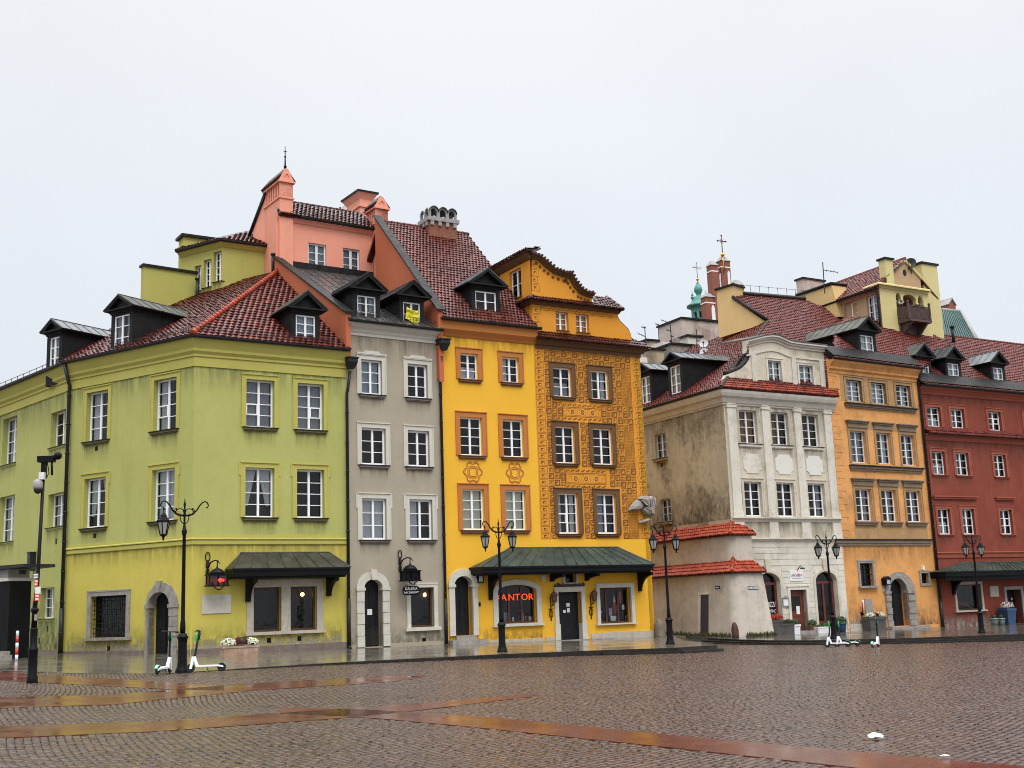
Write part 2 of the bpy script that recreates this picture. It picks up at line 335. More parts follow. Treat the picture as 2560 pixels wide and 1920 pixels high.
# ================================================================ building kit
class House:
    stain = None  # drop below each sill of the sheet of dirt and painted shade
    open = {}     # openings by facade plane
    def __init__(s, name, loc, label, cat='house', group=None):
        s.root = empty(name, loc, 0, label, cat, group)
    def hole(s, F, u0, u1, z0, z1, dep=.3): s.open.setdefault(id(F), []).append((u0, u1, z0, z1, dep))
def wall_mesh(mb, F, u0, u1, z0, z1, holes, mi=0, d=0.0):
    """flat wall with rectangular openings and their reveals"""
    hs = []
    for a, b, c, e, dp in holes:
        a2, b2, c2, e2 = max(a, u0), min(b, u1), max(c, z0), min(e, z1)
        if a2 < b2 - 1e-4 and c2 < e2 - 1e-4: hs.append((a2, b2, c2, e2, dp, a, b, c, e))
    us = sorted({round(v, 4) for v in chain([u0, u1], *[(h[0], h[1]) for h in hs])}); zs = sorted({round(v, 4) for v in chain([z0, z1], *[(h[2], h[3]) for h in hs])})
    for j in range(len(zs) - 1):
        i = 0
        while i < len(us) - 1:
            def solid(i): 
                uc, zc = (us[i] + us[i + 1]) / 2, (zs[j] + zs[j + 1]) / 2
                return not any(h[0] < uc < h[1] and h[2] < zc < h[3] for h in hs)
            if not solid(i): i += 1; continue
            k = i
            while k + 1 < len(us) - 1 and solid(k + 1): k += 1
            mb.poly([F.P(us[i], d, zs[j]), F.P(us[k + 1], d, zs[j]), F.P(us[k + 1], d, zs[j + 1]), F.P(us[i], d, zs[j + 1])], mi); i = k + 1
    for a, b, c, e, dp, A, B, C, E_ in hs:
        P = F.P; q = d - dp
        mb.poly([P(a, d, c), P(a, d, e), P(a, q, e), P(a, q, c)], mi); mb.poly([P(b, d, e), P(b, d, c), P(b, q, c), P(b, q, e)], mi)
        if abs(e - E_) < 1e-4: mb.poly([P(a, d, e), P(b, d, e), P(b, q, e), P(a, q, e)], mi)
        if abs(c - C) < 1e-4: mb.poly([P(b, d, c), P(a, d, c), P(a, q, c), P(b, q, c)], mi)
def window(H, F, q, rows=4, rec=.18, fw=.075, bar=.032, mat='white', glass='glass', back='dusk', sur=None, sill=None, curt=None, cols=2, vent=None, name='window', label=None, mull=.1):
    """casement window: frame with mullion and glazing bars; its pane, sill, surround and curtain are its sub-parts"""
    u0, u1, z0, z1 = q; H.hole(F, u0, u1, z0, z1, rec + .12); r = H.root
    w = MB(); a, b = -rec - .07, -rec
    w.box(F, u0, u0 + fw, a, b, z0, z1); w.box(F, u1 - fw, u1, a, b, z0, z1)
    w.box(F, u0 + fw, u1 - fw, a, b, z1 - fw, z1); w.box(F, u0 + fw, u1 - fw, a, b, z0, z0 + fw * 1.15)
    iu0, iu1, iz0, iz1 = u0 + fw, u1 - fw, z0 + fw * 1.15, z1 - fw
    cw = (iu1 - iu0) / cols
    for c in range(1, cols): w.box(F, iu0 + cw * c - mull / 2, iu0 + cw * c + mull / 2, a, b + .012, iz0, iz1)
    for k in range(1, rows):
        zz = iz0 + (iz1 - iz0) * k / rows
        for c in range(cols):
            l = iu0 + cw * c + (mull / 2 if c else 0); e = iu0 + cw * (c + 1) - (mull / 2 if c < cols - 1 else 0)
            w.box(F, l, e, a + .015, b - .01, zz - bar / 2, zz + bar / 2)
    if vent:  # a small opening light framed thicker: (column, row from below)
        c, k = vent; l = iu0 + cw * c + (mull / 2 if c else 0); e = iu0 + cw * (c + 1) - (mull / 2 if c < cols - 1 else 0)
        za = iz0 + (iz1 - iz0) * k / rows; zb = iz0 + (iz1 - iz0) * (k + 1) / rows; t = .045
        for bx in ((l, e, za, za + t), (l, e, zb - t, zb), (l, l + t, za + t, zb - t), (e - t, e, za + t, zb - t)): w.box(F, bx[0], bx[1], a, b + .02, bx[2], bx[3])
    o = w.build(name, mat, r)
    if label: o['label'] = label
    g = MB(); dd = a + .03
    if glass: g.poly([F.P(iu0 - .02, dd, iz0 - .02), F.P(iu1 + .02, dd, iz0 - .02), F.P(iu1 + .02, dd, iz1 + .02), F.P(iu0 - .02, dd, iz1 + .02)]); g.build('pane', glass, o)
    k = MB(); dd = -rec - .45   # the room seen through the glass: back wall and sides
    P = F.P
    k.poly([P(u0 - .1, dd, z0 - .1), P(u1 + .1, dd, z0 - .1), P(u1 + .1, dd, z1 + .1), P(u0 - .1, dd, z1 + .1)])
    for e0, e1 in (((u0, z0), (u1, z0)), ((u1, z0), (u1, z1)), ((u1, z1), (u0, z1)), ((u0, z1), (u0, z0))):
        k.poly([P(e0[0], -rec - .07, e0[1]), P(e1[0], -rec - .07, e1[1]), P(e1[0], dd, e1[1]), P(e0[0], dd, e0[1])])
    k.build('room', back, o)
    if curt:
        kind, cm = curt; c = MB(); dd = -rec - .16
        def drape(l, e, zt, zb, slant=0):
            n = max(6, int((e - l) / .06)); 
            for i in range(n):
                x0, x1 = l + (e - l) * i / n, l + (e - l) * (i + 1) / n; y0 = dd + .025 * math.sin(i * 1.9); y1 = dd + .025 * math.sin((i + 1) * 1.9)
                c.poly([P(x0, y0, zb), P(x1, y1, zb), P(x1, y1, zt), P(x0, y0, zt)])
        if kind == 'full': drape(iu0, iu1, iz1, iz0)
        elif kind == 'blind': c.poly([P(iu0, dd, iz0), P(iu1, dd, iz0), P(iu1, dd, iz1), P(iu0, dd, iz1)])
        elif kind == 'sides': ww = (iu1 - iu0) * .27; drape(iu0, iu0 + ww, iz1, iz0); drape(iu1 - ww, iu1, iz1, iz0)
        elif kind == 'left': drape(iu0, iu0 + (iu1 - iu0) * .42, iz1, iz0)
        elif kind == 'half': zm = iz0 + (iz1 - iz0) * .5; drape(iu0, iu1, zm, iz0)
        elif kind == 'tied':
            for sg, l in ((1, iu0), (-1, iu1)):
                ww = (iu1 - iu0) * .46
                for i in range(8):
                    f0, f1 = i / 8, (i + 1) / 8; t = lambda f, top: l + sg * ww * f * (1 if top else .35)
                    y = dd + .02 * math.sin(i * 2.1); y2 = dd + .02 * math.sin(i * 2.1 + 2.1)
                    c.poly([P(t(f0, 0), y, iz0 + .45), P(t(f1, 0), y2, iz0 + .45), P(t(f1, 1), y2, iz1), P(t(f0, 1), y, iz1)])
        c.build('curtain', cm, o)
    if sur:  # (material, width, proud, ears, head extra)
        sm, sw, sp = sur[:3]; ears = sur[3] if len(sur) > 3 else 0; s = MB(); e = .0015
        s.box(F, u0 - sw, u0, .0, sp, z0, z1); s.box(F, u1, u1 + sw, .0, sp, z0, z1); s.box(F, u0 - sw, u1 + sw, .0, sp, z1, z1 + sw)
        s.box(F, u0 - sw - .03, u1 + sw + .03, 0, sp + .045, z1 + sw, z1 + sw + .045)
        s.box(F, u0 - sw - .02, u0 - sw + .035, 0, sp + .02, z0, z1 + sw - .002); s.box(F, u1 + sw - .035, u1 + sw + .02, 0, sp + .02, z0, z1 + sw - .002)
        if ears:
            zz = z1 - ears
            s.box(F, u0 - sw - .09, u0 - sw - .02, 0, sp + .01, zz, z1 + sw - .002); s.box(F, u1 + sw + .02, u1 + sw + .09, 0, sp + .01, zz, z1 + sw - .002)
        s.build('surround', sm, o)
    if sill:  # (material, overhang each side, depth, height)
        sm, so, sdp, sh = sill[:4]; s = MB()
        s.box(F, u0 - so, u1 + so, -rec, sdp, z0 - .035, z0 - .001, 1); s.box(F, u0 - so + .03, u1 + so - .03, -.05, sdp - .04, z0 - sh, z0 - .036, 0)
        s.box(F, u0 - so + .07, u1 + so - .07, -.05, sdp - .09, z0 - sh - .05, z0 - sh - .001, 0)
        s.build('sill', [sm, sill[4] if len(sill) > 4 else 'flash'], o)
        if H.stain: zz = z0 - sh - .06; stain(o, F, u0 - so * .6, u1 + so * .6, zz - H.stain, zz + .02)  # sheet darkest at the sill: its shade painted in along with run-down dirt
    return o
def stain(par, F, u0, u1, z0, z1, mat='drip_shade', d=.0045): m = MB(); m.poly([F.P(u0, d, z0), F.P(u1, d, z0), F.P(u1, d, z1), F.P(u0, d, z1)]); return m.build('stain', mat, par)  # dirt sheet on a wall; below window sills it also carries painted shade
def arch_pts(u0, u1, zs, zt, n=14):
    """points of an arch head from the right springing over to the left one"""
    c = (u0 + u1) / 2; rx = (u1 - u0) / 2; rz = zt - zs
    return [(c + rx * math.cos(math.pi * i / n), zs + rz * math.sin(math.pi * i / n)) for i in range(n + 1)]
def arch_ring(mb, F, iu0, iu1, izs, izt, ou0, ou1, ozs, ozt, d0, d1, mi=0, n=14, gap=0, blocks=0):
    a = arch_pts(iu0, iu1, izs, izt, n); b = arch_pts(ou0, ou1, ozs, ozt, n)
    for i in range(n):
        dd = d1 - (.012 if blocks and (i // blocks) % 2 else 0)
        mb.prism(F, [a[i], b[i], b[i + 1], a[i + 1]], d0, dd, mi)
def arch_fill(mb, F, u0, u1, zs, zt, ztop, d, mi=0, n=14):
    """wall left over between an arch and the rectangular opening round it"""
    a = arch_pts(u0, u1, zs, zt, n)
    for i in range(n):
        p, q = a[i], a[i + 1]; mb.poly([F.P(q[0], d, q[1]), F.P(p[0], d, p[1]), F.P(p[0], d, ztop + .001), F.P(q[0], d, ztop + .001)], mi)
        mb.poly([F.P(p[0], d, p[1]), F.P(q[0], d, q[1]), F.P(q[0], d - .35, q[1]), F.P(p[0], d - .35, p[1])], mi)
def inpoly(px, py, poly):
    ins = np.zeros(len(px), bool); n = len(poly)
    for i in range(n):
        x0, y0 = poly[i]; x1, y1 = poly[(i + 1) % n]
        c = ((y0 > py) != (y1 > py)) & (px < (x1 - x0) * (py - y0) / (y1 - y0 + 1e-12) + x0); ins ^= c
    return ins
def tile_roof(name, poly, eave, mat, parent, tw=.2, tl=.30, cuts=(), lift=.05, under='tile_d', th=.12, wave=.045, stag=.5):
    """roof slope laid with curved tiles; poly planar 3-D outline, eave = two points along the eave"""
    poly = [Vector(p) for p in poly]; e = (Vector(eave[1]) - Vector(eave[0])).normalized(); nn = Vector((0, 0, 0))
    for i in range(len(poly)): nn += (poly[i] - poly[0]).cross(poly[(i + 1) % len(poly)] - poly[0])
    nn.normalize()
    if nn.z < 0: nn = -nn
    e = (e - nn * e.dot(nn)).normalized(); s = nn.cross(e)
    if s.z < 0: s = -s; 
    O = Vector(eave[0]); to2 = lambda p: ((Vector(p) - O).dot(e), (Vector(p) - O).dot(s)); P2 = [to2(p) for p in poly]
    mb = MB(); mb.slab([p - nn * lift for p in poly], th, 1)
    x0, x1 = min(p[0] for p in P2), max(p[0] for p in P2); y0, y1 = min(p[1] for p in P2), max(p[1] for p in P2)
    nx, ny = int((x1 - x0) / tw) + 2, int((y1 - y0) / tl) + 2
    I, J = np.meshgrid(np.arange(nx), np.arange(ny)); cx = (x0 + (I + .5 + (J % 2) * stag) * tw - tw / 2).ravel(); cy = (y0 + (J + .5) * tl).ravel()
    ok = inpoly(cx, cy, P2)
    for ct in cuts: ok &= ~inpoly(cx, cy, [to2(p) for p in ct])
    prof = [(-.5, .0), (-.28, .85), (0, 1), (.28, .7), (.5, .0)]; k = len(prof)
    e_, s_, n_ = np.array(e), np.array(s), np.array(nn); o_ = np.array(O)
    rg = np.random.default_rng(len(poly) * 7 + int(abs(x1 * 100)) % 1000)
    for X, Y in zip(cx[ok], cy[ok]):
        jz = rg.normal(0, .006); jx = rg.normal(0, .006); ja = rg.normal(0, .008); b = len(mb.v)
        for yy, hh in ((-tl * .56, lift * .75), (tl * .56, -.012)):
            for pu, ph in prof: mb.v.append(tuple(o_ + e_ * (X + jx + pu * tw * 1.02) + s_ * (Y + yy + ja) + n_ * (ph * wave + hh + jz)))
        for pu, ph in prof: mb.v.append(tuple(o_ + e_ * (X + jx + pu * tw * 1.02) + s_ * (Y - tl * .56 + ja) + n_ * (ph * wave * .4 + lift * .15 - .03 + jz)))
        for i in range(k - 1):
            mb.f.append((b + i, b + i + 1, b + k + i + 1, b + k + i)); mb.m.append(0); mb.f.append((b + 2 * k + i, b + 2 * k + i + 1, b + i + 1, b + i)); mb.m.append(0)
    return mb.build(name, [mat, under], parent)
def ridge_caps(name, a, b, mat, parent, r=.11, step=.36):
    a, b = Vector(a), Vector(b); L = (b - a).length; n = max(1, int(L / step)); mb = MB()
    for i in range(n):
        p = a.lerp(b, i / n); q = a.lerp(b, (i + 1.12) / n); mb.tube([p, q], [r * 1.08, r * .9], 8)
    return mb.build(name, mat, parent)
def gutter(path, z, parent, r=.085, mat='pipe', out=0.0):
    mb = MB(); n = 7; prof = [(out + r * math.cos(math.pi + math.pi * i / (n - 1)) + r, z + r * math.sin(math.pi + math.pi * i / (n - 1))) for i in range(n)] + [(out + 2 * r, z + .015), (out, z + .03)]
    mb.molding(path, prof); return mb.build('gutter', mat, parent)
def downpipe(F, u, z0, z1, parent, d=.1, r=.06, hopper=None, off=None):
    mb = MB(); zt = z1
    pts = [F.P(u, d, z0), F.P(u, d, zt)]
    if off: pts += [F.P(u + off[0] * .2, d + .05, zt + .12), F.P(u + off[0], d + off[1], zt + off[2])]
    mb.tube(pts, r, 10)
    k = z0 + 1.1
    while k < zt: mb.tube([F.P(u, d, k), F.P(u, d, k + .05)], r * 1.3, 10); k += 1.35
    mb.tube([F.P(u, d, z0), F.P(u, d, z0 + 2.2)], r * 1.25, 10)
    mb.tube([F.P(u, d, z0 + .12), F.P(u, d + .1, z0 - .02)], r * 1.3, 8)
    if hopper:
        hu, hd, hz, hs = hopper; c = [(hs * .42, hz - hs * 1.5), (hs * .8, hz - hs * .5), (hs * .8, hz), (hs * .95, hz + .02), (hs * .95, hz + .08)]
        for i in range(len(c) - 1):
            (w0, a0), (w1, a1) = c[i], c[i + 1]
            if abs(a1 - a0) < 1e-4: continue
            mb.hexa([F.P(hu - w0, hd + w0, a0), F.P(hu + w0, hd + w0, a0), F.P(hu + w0, hd - w0, a0), F.P(hu - w0, hd - w0, a0), F.P(hu - w1, hd + w1, a1), F.P(hu + w1, hd + w1, a1), F.P(hu + w1, hd - w1, a1), F.P(hu - w1, hd - w1, a1)])
    return mb.build('downpipe', 'pipe', parent)
def snow_guard(F, u0, u1, d, z, parent, h=.17):
    mb = MB(); n = int((u1 - u0) / .16)
    for zz in (.05, h): mb.box(F, u0, u1, d - .008, d + .008, z + zz, z + zz + .016)
    for i in range(n + 1): x = u0 + (u1 - u0) * i / n; mb.box(F, x - .008, x + .008, d - .009, d + .009, z - .05, z + h + .02)
    return mb.build('snow_guard', 'pipe', parent)
def dormer(H, F, tl, br, apex, setback, pitch, rows=3, side=.16, top=.2, over=.16, curt=('full', 'curtain'), roofmat='mossroof', mat='dormer', wmat='white', flat=0, back='dusk', length=None, ear=0, q=None):
    """gabled roof dormer; window frame, pane and roof are its sub-parts"""
    dm = -setback; left = F.dep(F.u(tl)) > 0
    if q is None:
        u0, z1 = F.px(tl[0], tl[1], dm); u1, z0 = F.px(br[0], br[1], dm); za = F.z(apex, dm + over)
    else: u0, u1, z0, z1, za = q
    a0, a1 = u0 - side, u1 + side; ze = z1 + top; zb = z0 - .8; r = H.root; P = F.P
    za = max(za, ze + .45)
    L = length if length else (za - (z0 - .1)) / math.tan(R_(pitch)) + .3
    m = MB(); rec = .07
    wall_mesh(m, F, a0, a1, zb, ze, [(u0, u1, z0, z1, rec + .1)], 0, dm)
    for s_, x in ((0, a0), (1, a1)):
        q4 = [P(x, dm, zb), P(x, dm, ze), P(x, dm - L, ze), P(x, dm - L, zb)]; m.poly(q4 if s_ else q4[::-1])
    # entablature and pediment
    c = (a0 + a1) / 2; o = over
    m.box(F, a0 - .03, a1 + .03, dm - L, dm + .05, ze - .11, ze - .04); m.box(F, a0 - .08, a1 + .08, dm - L, dm + .10, ze - .04, ze + .03); m.box(F, a0 - o + .02, a1 + o - .02, dm - L, dm + o - .02, ze + .03, ze + .10)
    zt = ze + .10; ht = za - zt - .1
    m.prism(F, [(a0 - o * .6, zt), (a1 + o * .6, zt), (c, zt + ht * .92)], dm - .02, dm + .02)
    w = a1 + o - c
    for sg in (-1, 1):  # raking cornice
        m.prism(F, [(c + sg * w, zt), (c + sg * (w - .26), zt), (c, zt + ht - .2 * ht / w), (c, zt + ht)][::sg], dm - .02, dm + o - .03)
    b = m.build('dormer', mat, r)
    rf = MB(); e = over
    for sg in (-1, 1):
        A = P(c + sg * (w + .04), dm + e, zt + .005); B = P(c, dm + e, zt + ht + .05); C = P(c, dm - L, zt + ht + .05); D = P(c + sg * (w + .04), dm - L, zt + .005)
        rf.slab([A, B, C, D], .045)
        n = max(2, int(L / .55))
        for i in range(n + 1):
            dd = dm + e - .02 - (L + e - .04) * i / n
            rf.tube([P(c + sg * (w + .03), dd, zt + .02), P(c, dd, zt + ht + .065)], .018, 5)
    rf.tube([P(c, dm + e, zt + ht + .055), P(c, dm - L, zt + ht + .055)], .03, 6)
    rf.build('dormer_roof', roofmat, b)
    w_ = MB(); fw = .065; x, y = dm - rec - .05, dm - rec + .02
    for bx in ((u0, u0 + fw, z0, z1), (u1 - fw, u1, z0, z1), (u0 + fw, u1 - fw, z1 - fw, z1), (u0 + fw, u1 - fw, z0, z0 + fw), ((u0 + u1) / 2 - .05, (u0 + u1) / 2 + .05, z0 + fw, z1 - fw)): w_.box(F, bx[0], bx[1], x, y, bx[2], bx[3])
    for k in range(1, rows):
        zz = z0 + (z1 - z0) * k / rows
        for l, e2 in ((u0 + fw, (u0 + u1) / 2 - .05), ((u0 + u1) / 2 + .05, u1 - fw)): w_.box(F, l, e2, x + .01, y - .012, zz - .018, zz + .018)
    w_.build('window_frame', wmat, b)
    g = MB(); g.poly([P(u0, x + .02, z0), P(u1, x + .02, z0), P(u1, x + .02, z1), P(u0, x + .02, z1)]); g.build('pane', 'glass', b)
    k = MB(); dd = dm - .5; k.poly([P(u0 - .1, dd, z0 - .1), P(u1 + .1, dd, z0 - .1), P(u1 + .1, dd, z1 + .1), P(u0 - .1, dd, z1 + .1)]); k.build('room', back, b)
    if curt:
        n = 16; k = MB()
        for i in range(n):
            f0, f1 = i / n, (i + 1) / n; y0 = dm - .2 + .02 * math.sin(i * 1.9); y1 = dm - .2 + .02 * math.sin(i * 1.9 + 1.9)
            if curt[0] == 'sides' and .3 < f0 < .65: continue
            k.poly([P(u0 + (u1 - u0) * f0, y0, z0), P(u0 + (u1 - u0) * f1, y1, z0), P(u0 + (u1 - u0) * f1, y1, z1), P(u0 + (u1 - u0) * f0, y0, z1)])
        k.build('curtain', curt[1], b)
    return b, (a0 - .1, a1 + .1, dm, L)
def canopy(H, F, rl, rr, el, er, proj, fascia, brackets, mat='mossroof', soff='black', seams=6, bw=.16, arms=()):
    """shop canopy: ridge on the wall (px left, right), eave (px left, right at full projection), bracket pixel columns"""
    u0, zr = F.px(*rl, .02); u1, zr2 = F.px(*rr, .02); v0, ze = F.px(*el, proj); v1, ze2 = F.px(*er, proj); zr = (zr + zr2) / 2; ze = (ze + ze2) / 2; P = F.P
    m = MB(); A, B, C, D = P(u0, .02, zr), P(u1, .02, zr), P(v1, proj, ze), P(v0, proj, ze); E0, E1 = P(v0, .02, ze), P(v1, .02, ze)
    m.slab([A, D, C, B], .05); m.poly([A, E0, D]); m.poly([B, C, E1])
    for i in range(seams + 1):
        f = i / seams; a = A.lerp(B, f); d = D.lerp(C, f); m.tube([a + Vector((0, 0, .02)), d + Vector((0, 0, .02))], .022, 5)
    m.tube([A, D], .035, 5); m.tube([B, C], .035, 5); m.tube([A, B], .04, 5)
    o = m.build('canopy', mat, H.root)
    s = MB(); s.box(F, v0 + .06, v1 - .06, .0, proj - .05, ze - fascia, ze - .06); s.box(F, v0 + .01, v1 - .01, .0, proj - .01, ze - .10, ze - .015)
    s.box(F, v0 + .16, v1 - .16, .0, proj - .16, ze - fascia - .08, ze - fascia - .001)
    s.build('soffit', soff, o)
    zf = ze - fascia - .08
    for bx, drop in brackets:
        q = F.u((bx, el[1]), .02); b = MB(); n = 8; hh = drop; pj = proj - .2
        out_ = [(0.0, zf), (0.0, zf - hh), (.14, zf - hh)] + [(.14 + (pj - .14) * (1 - math.cos(math.pi / 2 * i / n)), zf - hh + (hh - .16) * math.sin(math.pi / 2 * i / n)) for i in range(1, n + 1)] + [(pj, zf)]
        k = len(out_); vs = [P(q - bw / 2, d, z) for d, z in out_] + [P(q + bw / 2, d, z) for d, z in out_]
        b.add(vs, [tuple(range(k)), tuple(range(2 * k - 1, k - 1, -1))] + [(i, (i + 1) % k, (i + 1) % k + k, i + k) for i in range(k)]); b.build('bracket', soff, o)
    return o
def shell(H, pts, z0, z1, mat):
    """the rest of the building body: rear walls standing a little inside, so the house is closed from every side"""
    m = MB(); n = len(pts)
    for i in range(n): 
        a, b = pts[i], pts[(i + 1) % n]; m.poly([(a[0], a[1], z0), (b[0], b[1], z0), (b[0], b[1], z1), (a[0], a[1], z1)])
    m.poly([(p[0], p[1], z1) for p in pts]); return m.build('rear_wall', mat, H.root)
# ================================================================ frames of the left row
C0 = at_depth(487, 915, 50)
FgR = Fr(C0, 57.5); FgL = Fr(C0, 122.1)
uR = FgR.u((868, 1300)); uL = FgL.u((168, 1300))
Fgy = Fr(FgR.P(uR, 0, 0), 56.3); U1 = Fgy.u((1106, 1300))
Fye = Fr(Fgy.P(U1, 0, 0), 58.8); U2 = Fye.u((1346, 1200))
Fsg = Fr(Fye.P(U2, 0, 0), 59.5); U3 = Fsg.u((1622, 1300))
FLW = Fr(FgL.P(uL, 0, 0), 136.5); uLW = -16.0
ZB = -1.2
def xy(p): return (p[0], p[1])
# left pavement: a gently tilted plane through the wall feet
def hpL(x, y): return -.13865 - .01606 * x + .00142 * y
def gz(x, y): return min(.10355 - .02221 * x - .00758 * y, hpL(x, y) - .02)     # the square itself, falling to the right
def on_plane(px, c0, c1, c2):
    q = ray(*px); return CAMP + q * ((c0 - CAMZ) / (q.z - c1 * q.x - c2 * q.y))
def on_pave(px): return on_plane(px, -.13865, -.01606, .00142)
def on_square(px): return on_plane(px, .10355, -.02221, -.00758)
# ---------------------------------------------------------------- stucco tones
M['g_up'] = stucco('green_render', (.395, .40, .12), (.14, .15, .06), .3, .3, .18)
M['g_lo'] = stucco('yellow_green_render', (.54, .455, .085), (.22, .18, .06), .3, .3, .15)
M['g_trim'] = stucco('yellow_green_trim', (.44, .40, .095), (.18, .16, .05), .25, .2, .15)
M['g_attic'] = stucco('olive_render', (.40, .375, .095), (.18, .17, .06), .2, .2, .15)
M['g_sill'] = mottled('olive_brown_sill', (.14, .115, .035), (.08, .065, .025), 4, (.5, .8)); M['plinth'] = mottled('brown_plinth', (.20, .15, .12), (.12, .09, .075), 3, (.5, .8), c3=(.3, .27, .24))
M['gy'] = stucco('grey_render', (.36, .31, .235), (.22, .18, .14), .3, .3, .2)
M['gy_trim'] = stucco('pale_trim', (.56, .53, .46), (.30, .27, .22), .3, .3, .15)
M['gy_sill'] = mottled('brown_grey_sill', (.20, .165, .14), (.13, .11, .095), 3, (.5, .8))
M['ye'] = stucco('bright_yellow_render', (.80, .43, .03), (.5, .25, .03), .12, .1, .12)
M['ye_trim'] = stucco('ochre_trim', (.46, .165, .04), (.28, .11, .035), .25, .2, .15)
M['ye_sill'] = mottled('brown_sill', (.21, .075, .025), (.13, .05, .02), 3, (.5, .8))
M['sg'] = stucco('ochre_render', (.66, .27, .022), (.36, .15, .02), .2, .15, .15)
M['sg_br'] = stucco('brown_band', (.13, .065, .025), (.07, .035, .015), .3, .25, .2)
M['sg_line'] = plain('sgraffito_brown', (.17, .055, .008), .85)
M['sg_lite'] = plain('sgraffito_light', (.74, .35, .055), .85)
M['sg_dark'] = plain('sgraffito_dark', (.09, .032, .008), .85)
M['pink'] = stucco('salmon_render', (.76, .31, .21), (.4, .17, .1), .2, .2, .15)
M['pinkw'] = stucco('orange_red_render', (.45, .12, .05), (.22, .07, .03), .35, .3, .2)
# ================================================================ green corner house
Hg = House('corner_house', (C0.x, C0.y + 2, 0), 'green rendered corner house with yellow ground floor and red tiled hip roof', 'house')
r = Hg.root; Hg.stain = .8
ZeG = 13.45; zBand = FgR.z(CB(475, 878)); zBandT = FgR.z(CB(475, 800), .0); zStr0 = FgR.z(CD(900, 634)); zStr1 = FgR.z(CD(900, 566)); zStrL = FgR.z(CD(900, 600))
sg = ('g_trim', .2, .03, .34); sl = ('g_sill', .16, .17, .12, 'flash')
up = row(FgR, [(CB(880, 985), CB(1088, 1375)), (CB(1288, 1022), CB(1482, 1392))], .22)
lo = row(FgR, [(CD(782, 88), CD(975, 443)), (CD(1150, 95), CD(1333, 443))], .22)
for k, q in enumerate(up + lo):
    window(Hg, FgR, q, 4, .22, sur=sg if k > 1 else ('g_trim', .2, .03), sill=sl, curt=[('full', 'netcurtain'), ('blind', 'netcurtain'), ('tied', 'curtain'), None][k], back='dark' if k == 3 else 'dusk', vent=[(0, 1), (1, 1), None, None][k])
upL = row(FgL, [(CA(728, 1100), CA(855, 1465)), (CA(1262, 1000), CA(1405, 1370))], .22)
loL = row(FgL, [(CC(635, 170), CC(750, 500)), (CC(1118, 105), CC(1248, 462))], .22)
for k, q in enumerate(upL + loL):
    window(Hg, FgL, q, 4, .22, sur=sg if k > 1 else ('g_trim', .2, .03), sill=sl, curt=[('sides', 'curtain'), ('sides', 'curtain'), ('tied', 'curtain'), ('full', 'curtain')][k], vent=[None, (0, 1), None, None][k])
# shop window in its stone frame: two panes either side of a stone post
def plain_pane(H, F, q, rec, wm, name='window', bars=1, back='dark', fw=.09, vb=(), par=None):
    u0, u1, z0, z1 = q; H.hole(F, u0, u1, z0, z1, rec + .1); w = MB(); a, b = -rec - .06, -rec
    for bx in ((u0, u0 + fw, z0, z1), (u1 - fw, u1, z0, z1), (u0 + fw, u1 - fw, z1 - fw, z1), (u0 + fw, u1 - fw, z0, z0 + fw)): w.box(F, bx[0], bx[1], a, b, bx[2], bx[3])
    for f in vb: x = u0 + (u1 - u0) * f; w.box(F, x - .05, x + .05, a + .004, b + .004, z0 + fw, z1 - fw)
    o = w.build(name, wm, H.root); g = MB(); g.poly([F.P(u0, a + .03, z0), F.P(u1, a + .03, z0), F.P(u1, a + .03, z1), F.P(u0, a + .03, z1)]); g.build('pane', 'glass', o)
    k = MB(); dd = -rec - 1.2
    k.poly([F.P(u0 - .3, dd, z0 - .2), F.P(u1 + .3, dd, z0 - .2), F.P(u1 + .3, dd, z1 + .2), F.P(u0 - .3, dd, z1 + .2)])
    for e0, e1 in (((u0 - .01, z0 - .01), (u1 + .01, z0 - .01)), ((u1 + .01, z0 - .01), (u1 + .01, z1 + .01)), ((u1 + .01, z1 + .01), (u0 - .01, z1 + .01)), ((u0 - .01, z1 + .01), (u0 - .01, z0 - .01))):
        k.poly([F.P(e0[0], a - .02, e0[1]), F.P(e1[0], a - .02, e1[1]), F.P(e1[0], dd, e1[1]), F.P(e0[0], dd, e0[1])])
    k.build('room', back, o); return o
def stone_surround(F, q, w, proud, sillh, par, mat='stone', so=.12, sd=.16, top=None):
    u0, u1, z0, z1 = q; s = MB(); t = top or w
    s.box(F, u0 - w, u0, -.1, proud, z0, z1); s.box(F, u1, u1 + w, -.1, proud, z0, z1); s.box(F, u0 - w, u1 + w, -.1, proud, z1, z1 + t); s.box(F, u0 - w - so, u1 + w + so, -.1, sd, z0 - sillh, z0 - .001)
    s.box(F, u0 - w - .012, u1 + w + .012, 0, proud + .02, z1 + t - .06, z1 + t + .01)
    return s.build('surround', mat, par)
q1 = wpx(FgR, CD(840, 942), CD(1025, 1250), .2); q2 = wpx(FgR, CD(1103, 937), CD(1280, 1232), .2); zt = (q1[3] + q2[3]) / 2; zb = FgR.z(CD(820, 1262), .0); 
o = plain_pane(Hg, FgR, (q1[0], q1[1], zb, zt), .2, 'wood'); plain_pane(Hg, FgR, (q2[0], q2[1], zb, zt), .2, 'wood')
s = MB(); w = .30; a0, a1 = q1[0], q2[1]
for bx in ((a0 - w, a0, zb, zt), (a1, a1 + w, zb, zt), (q1[1], q2[0], zb, zt), (a0 - w, a1 + w, zt, zt + .32)): s.box(FgR, bx[0], bx[1], -.1, .05, bx[2], bx[3])
s.box(FgR, a0 - w - .08, a1 + w + .08, -.1, .14, zb - .13, zb - .001); s.build('surround', 'stone', o)
canopy(Hg, FgR, CD(750, 692), CD(1380, 690), CD(697, 812), CD(1535, 785), 1.15, .34, ((CD(800, 0)[0], .95), (CD(1375, 0)[0], .8)), seams=7, bw=.2)
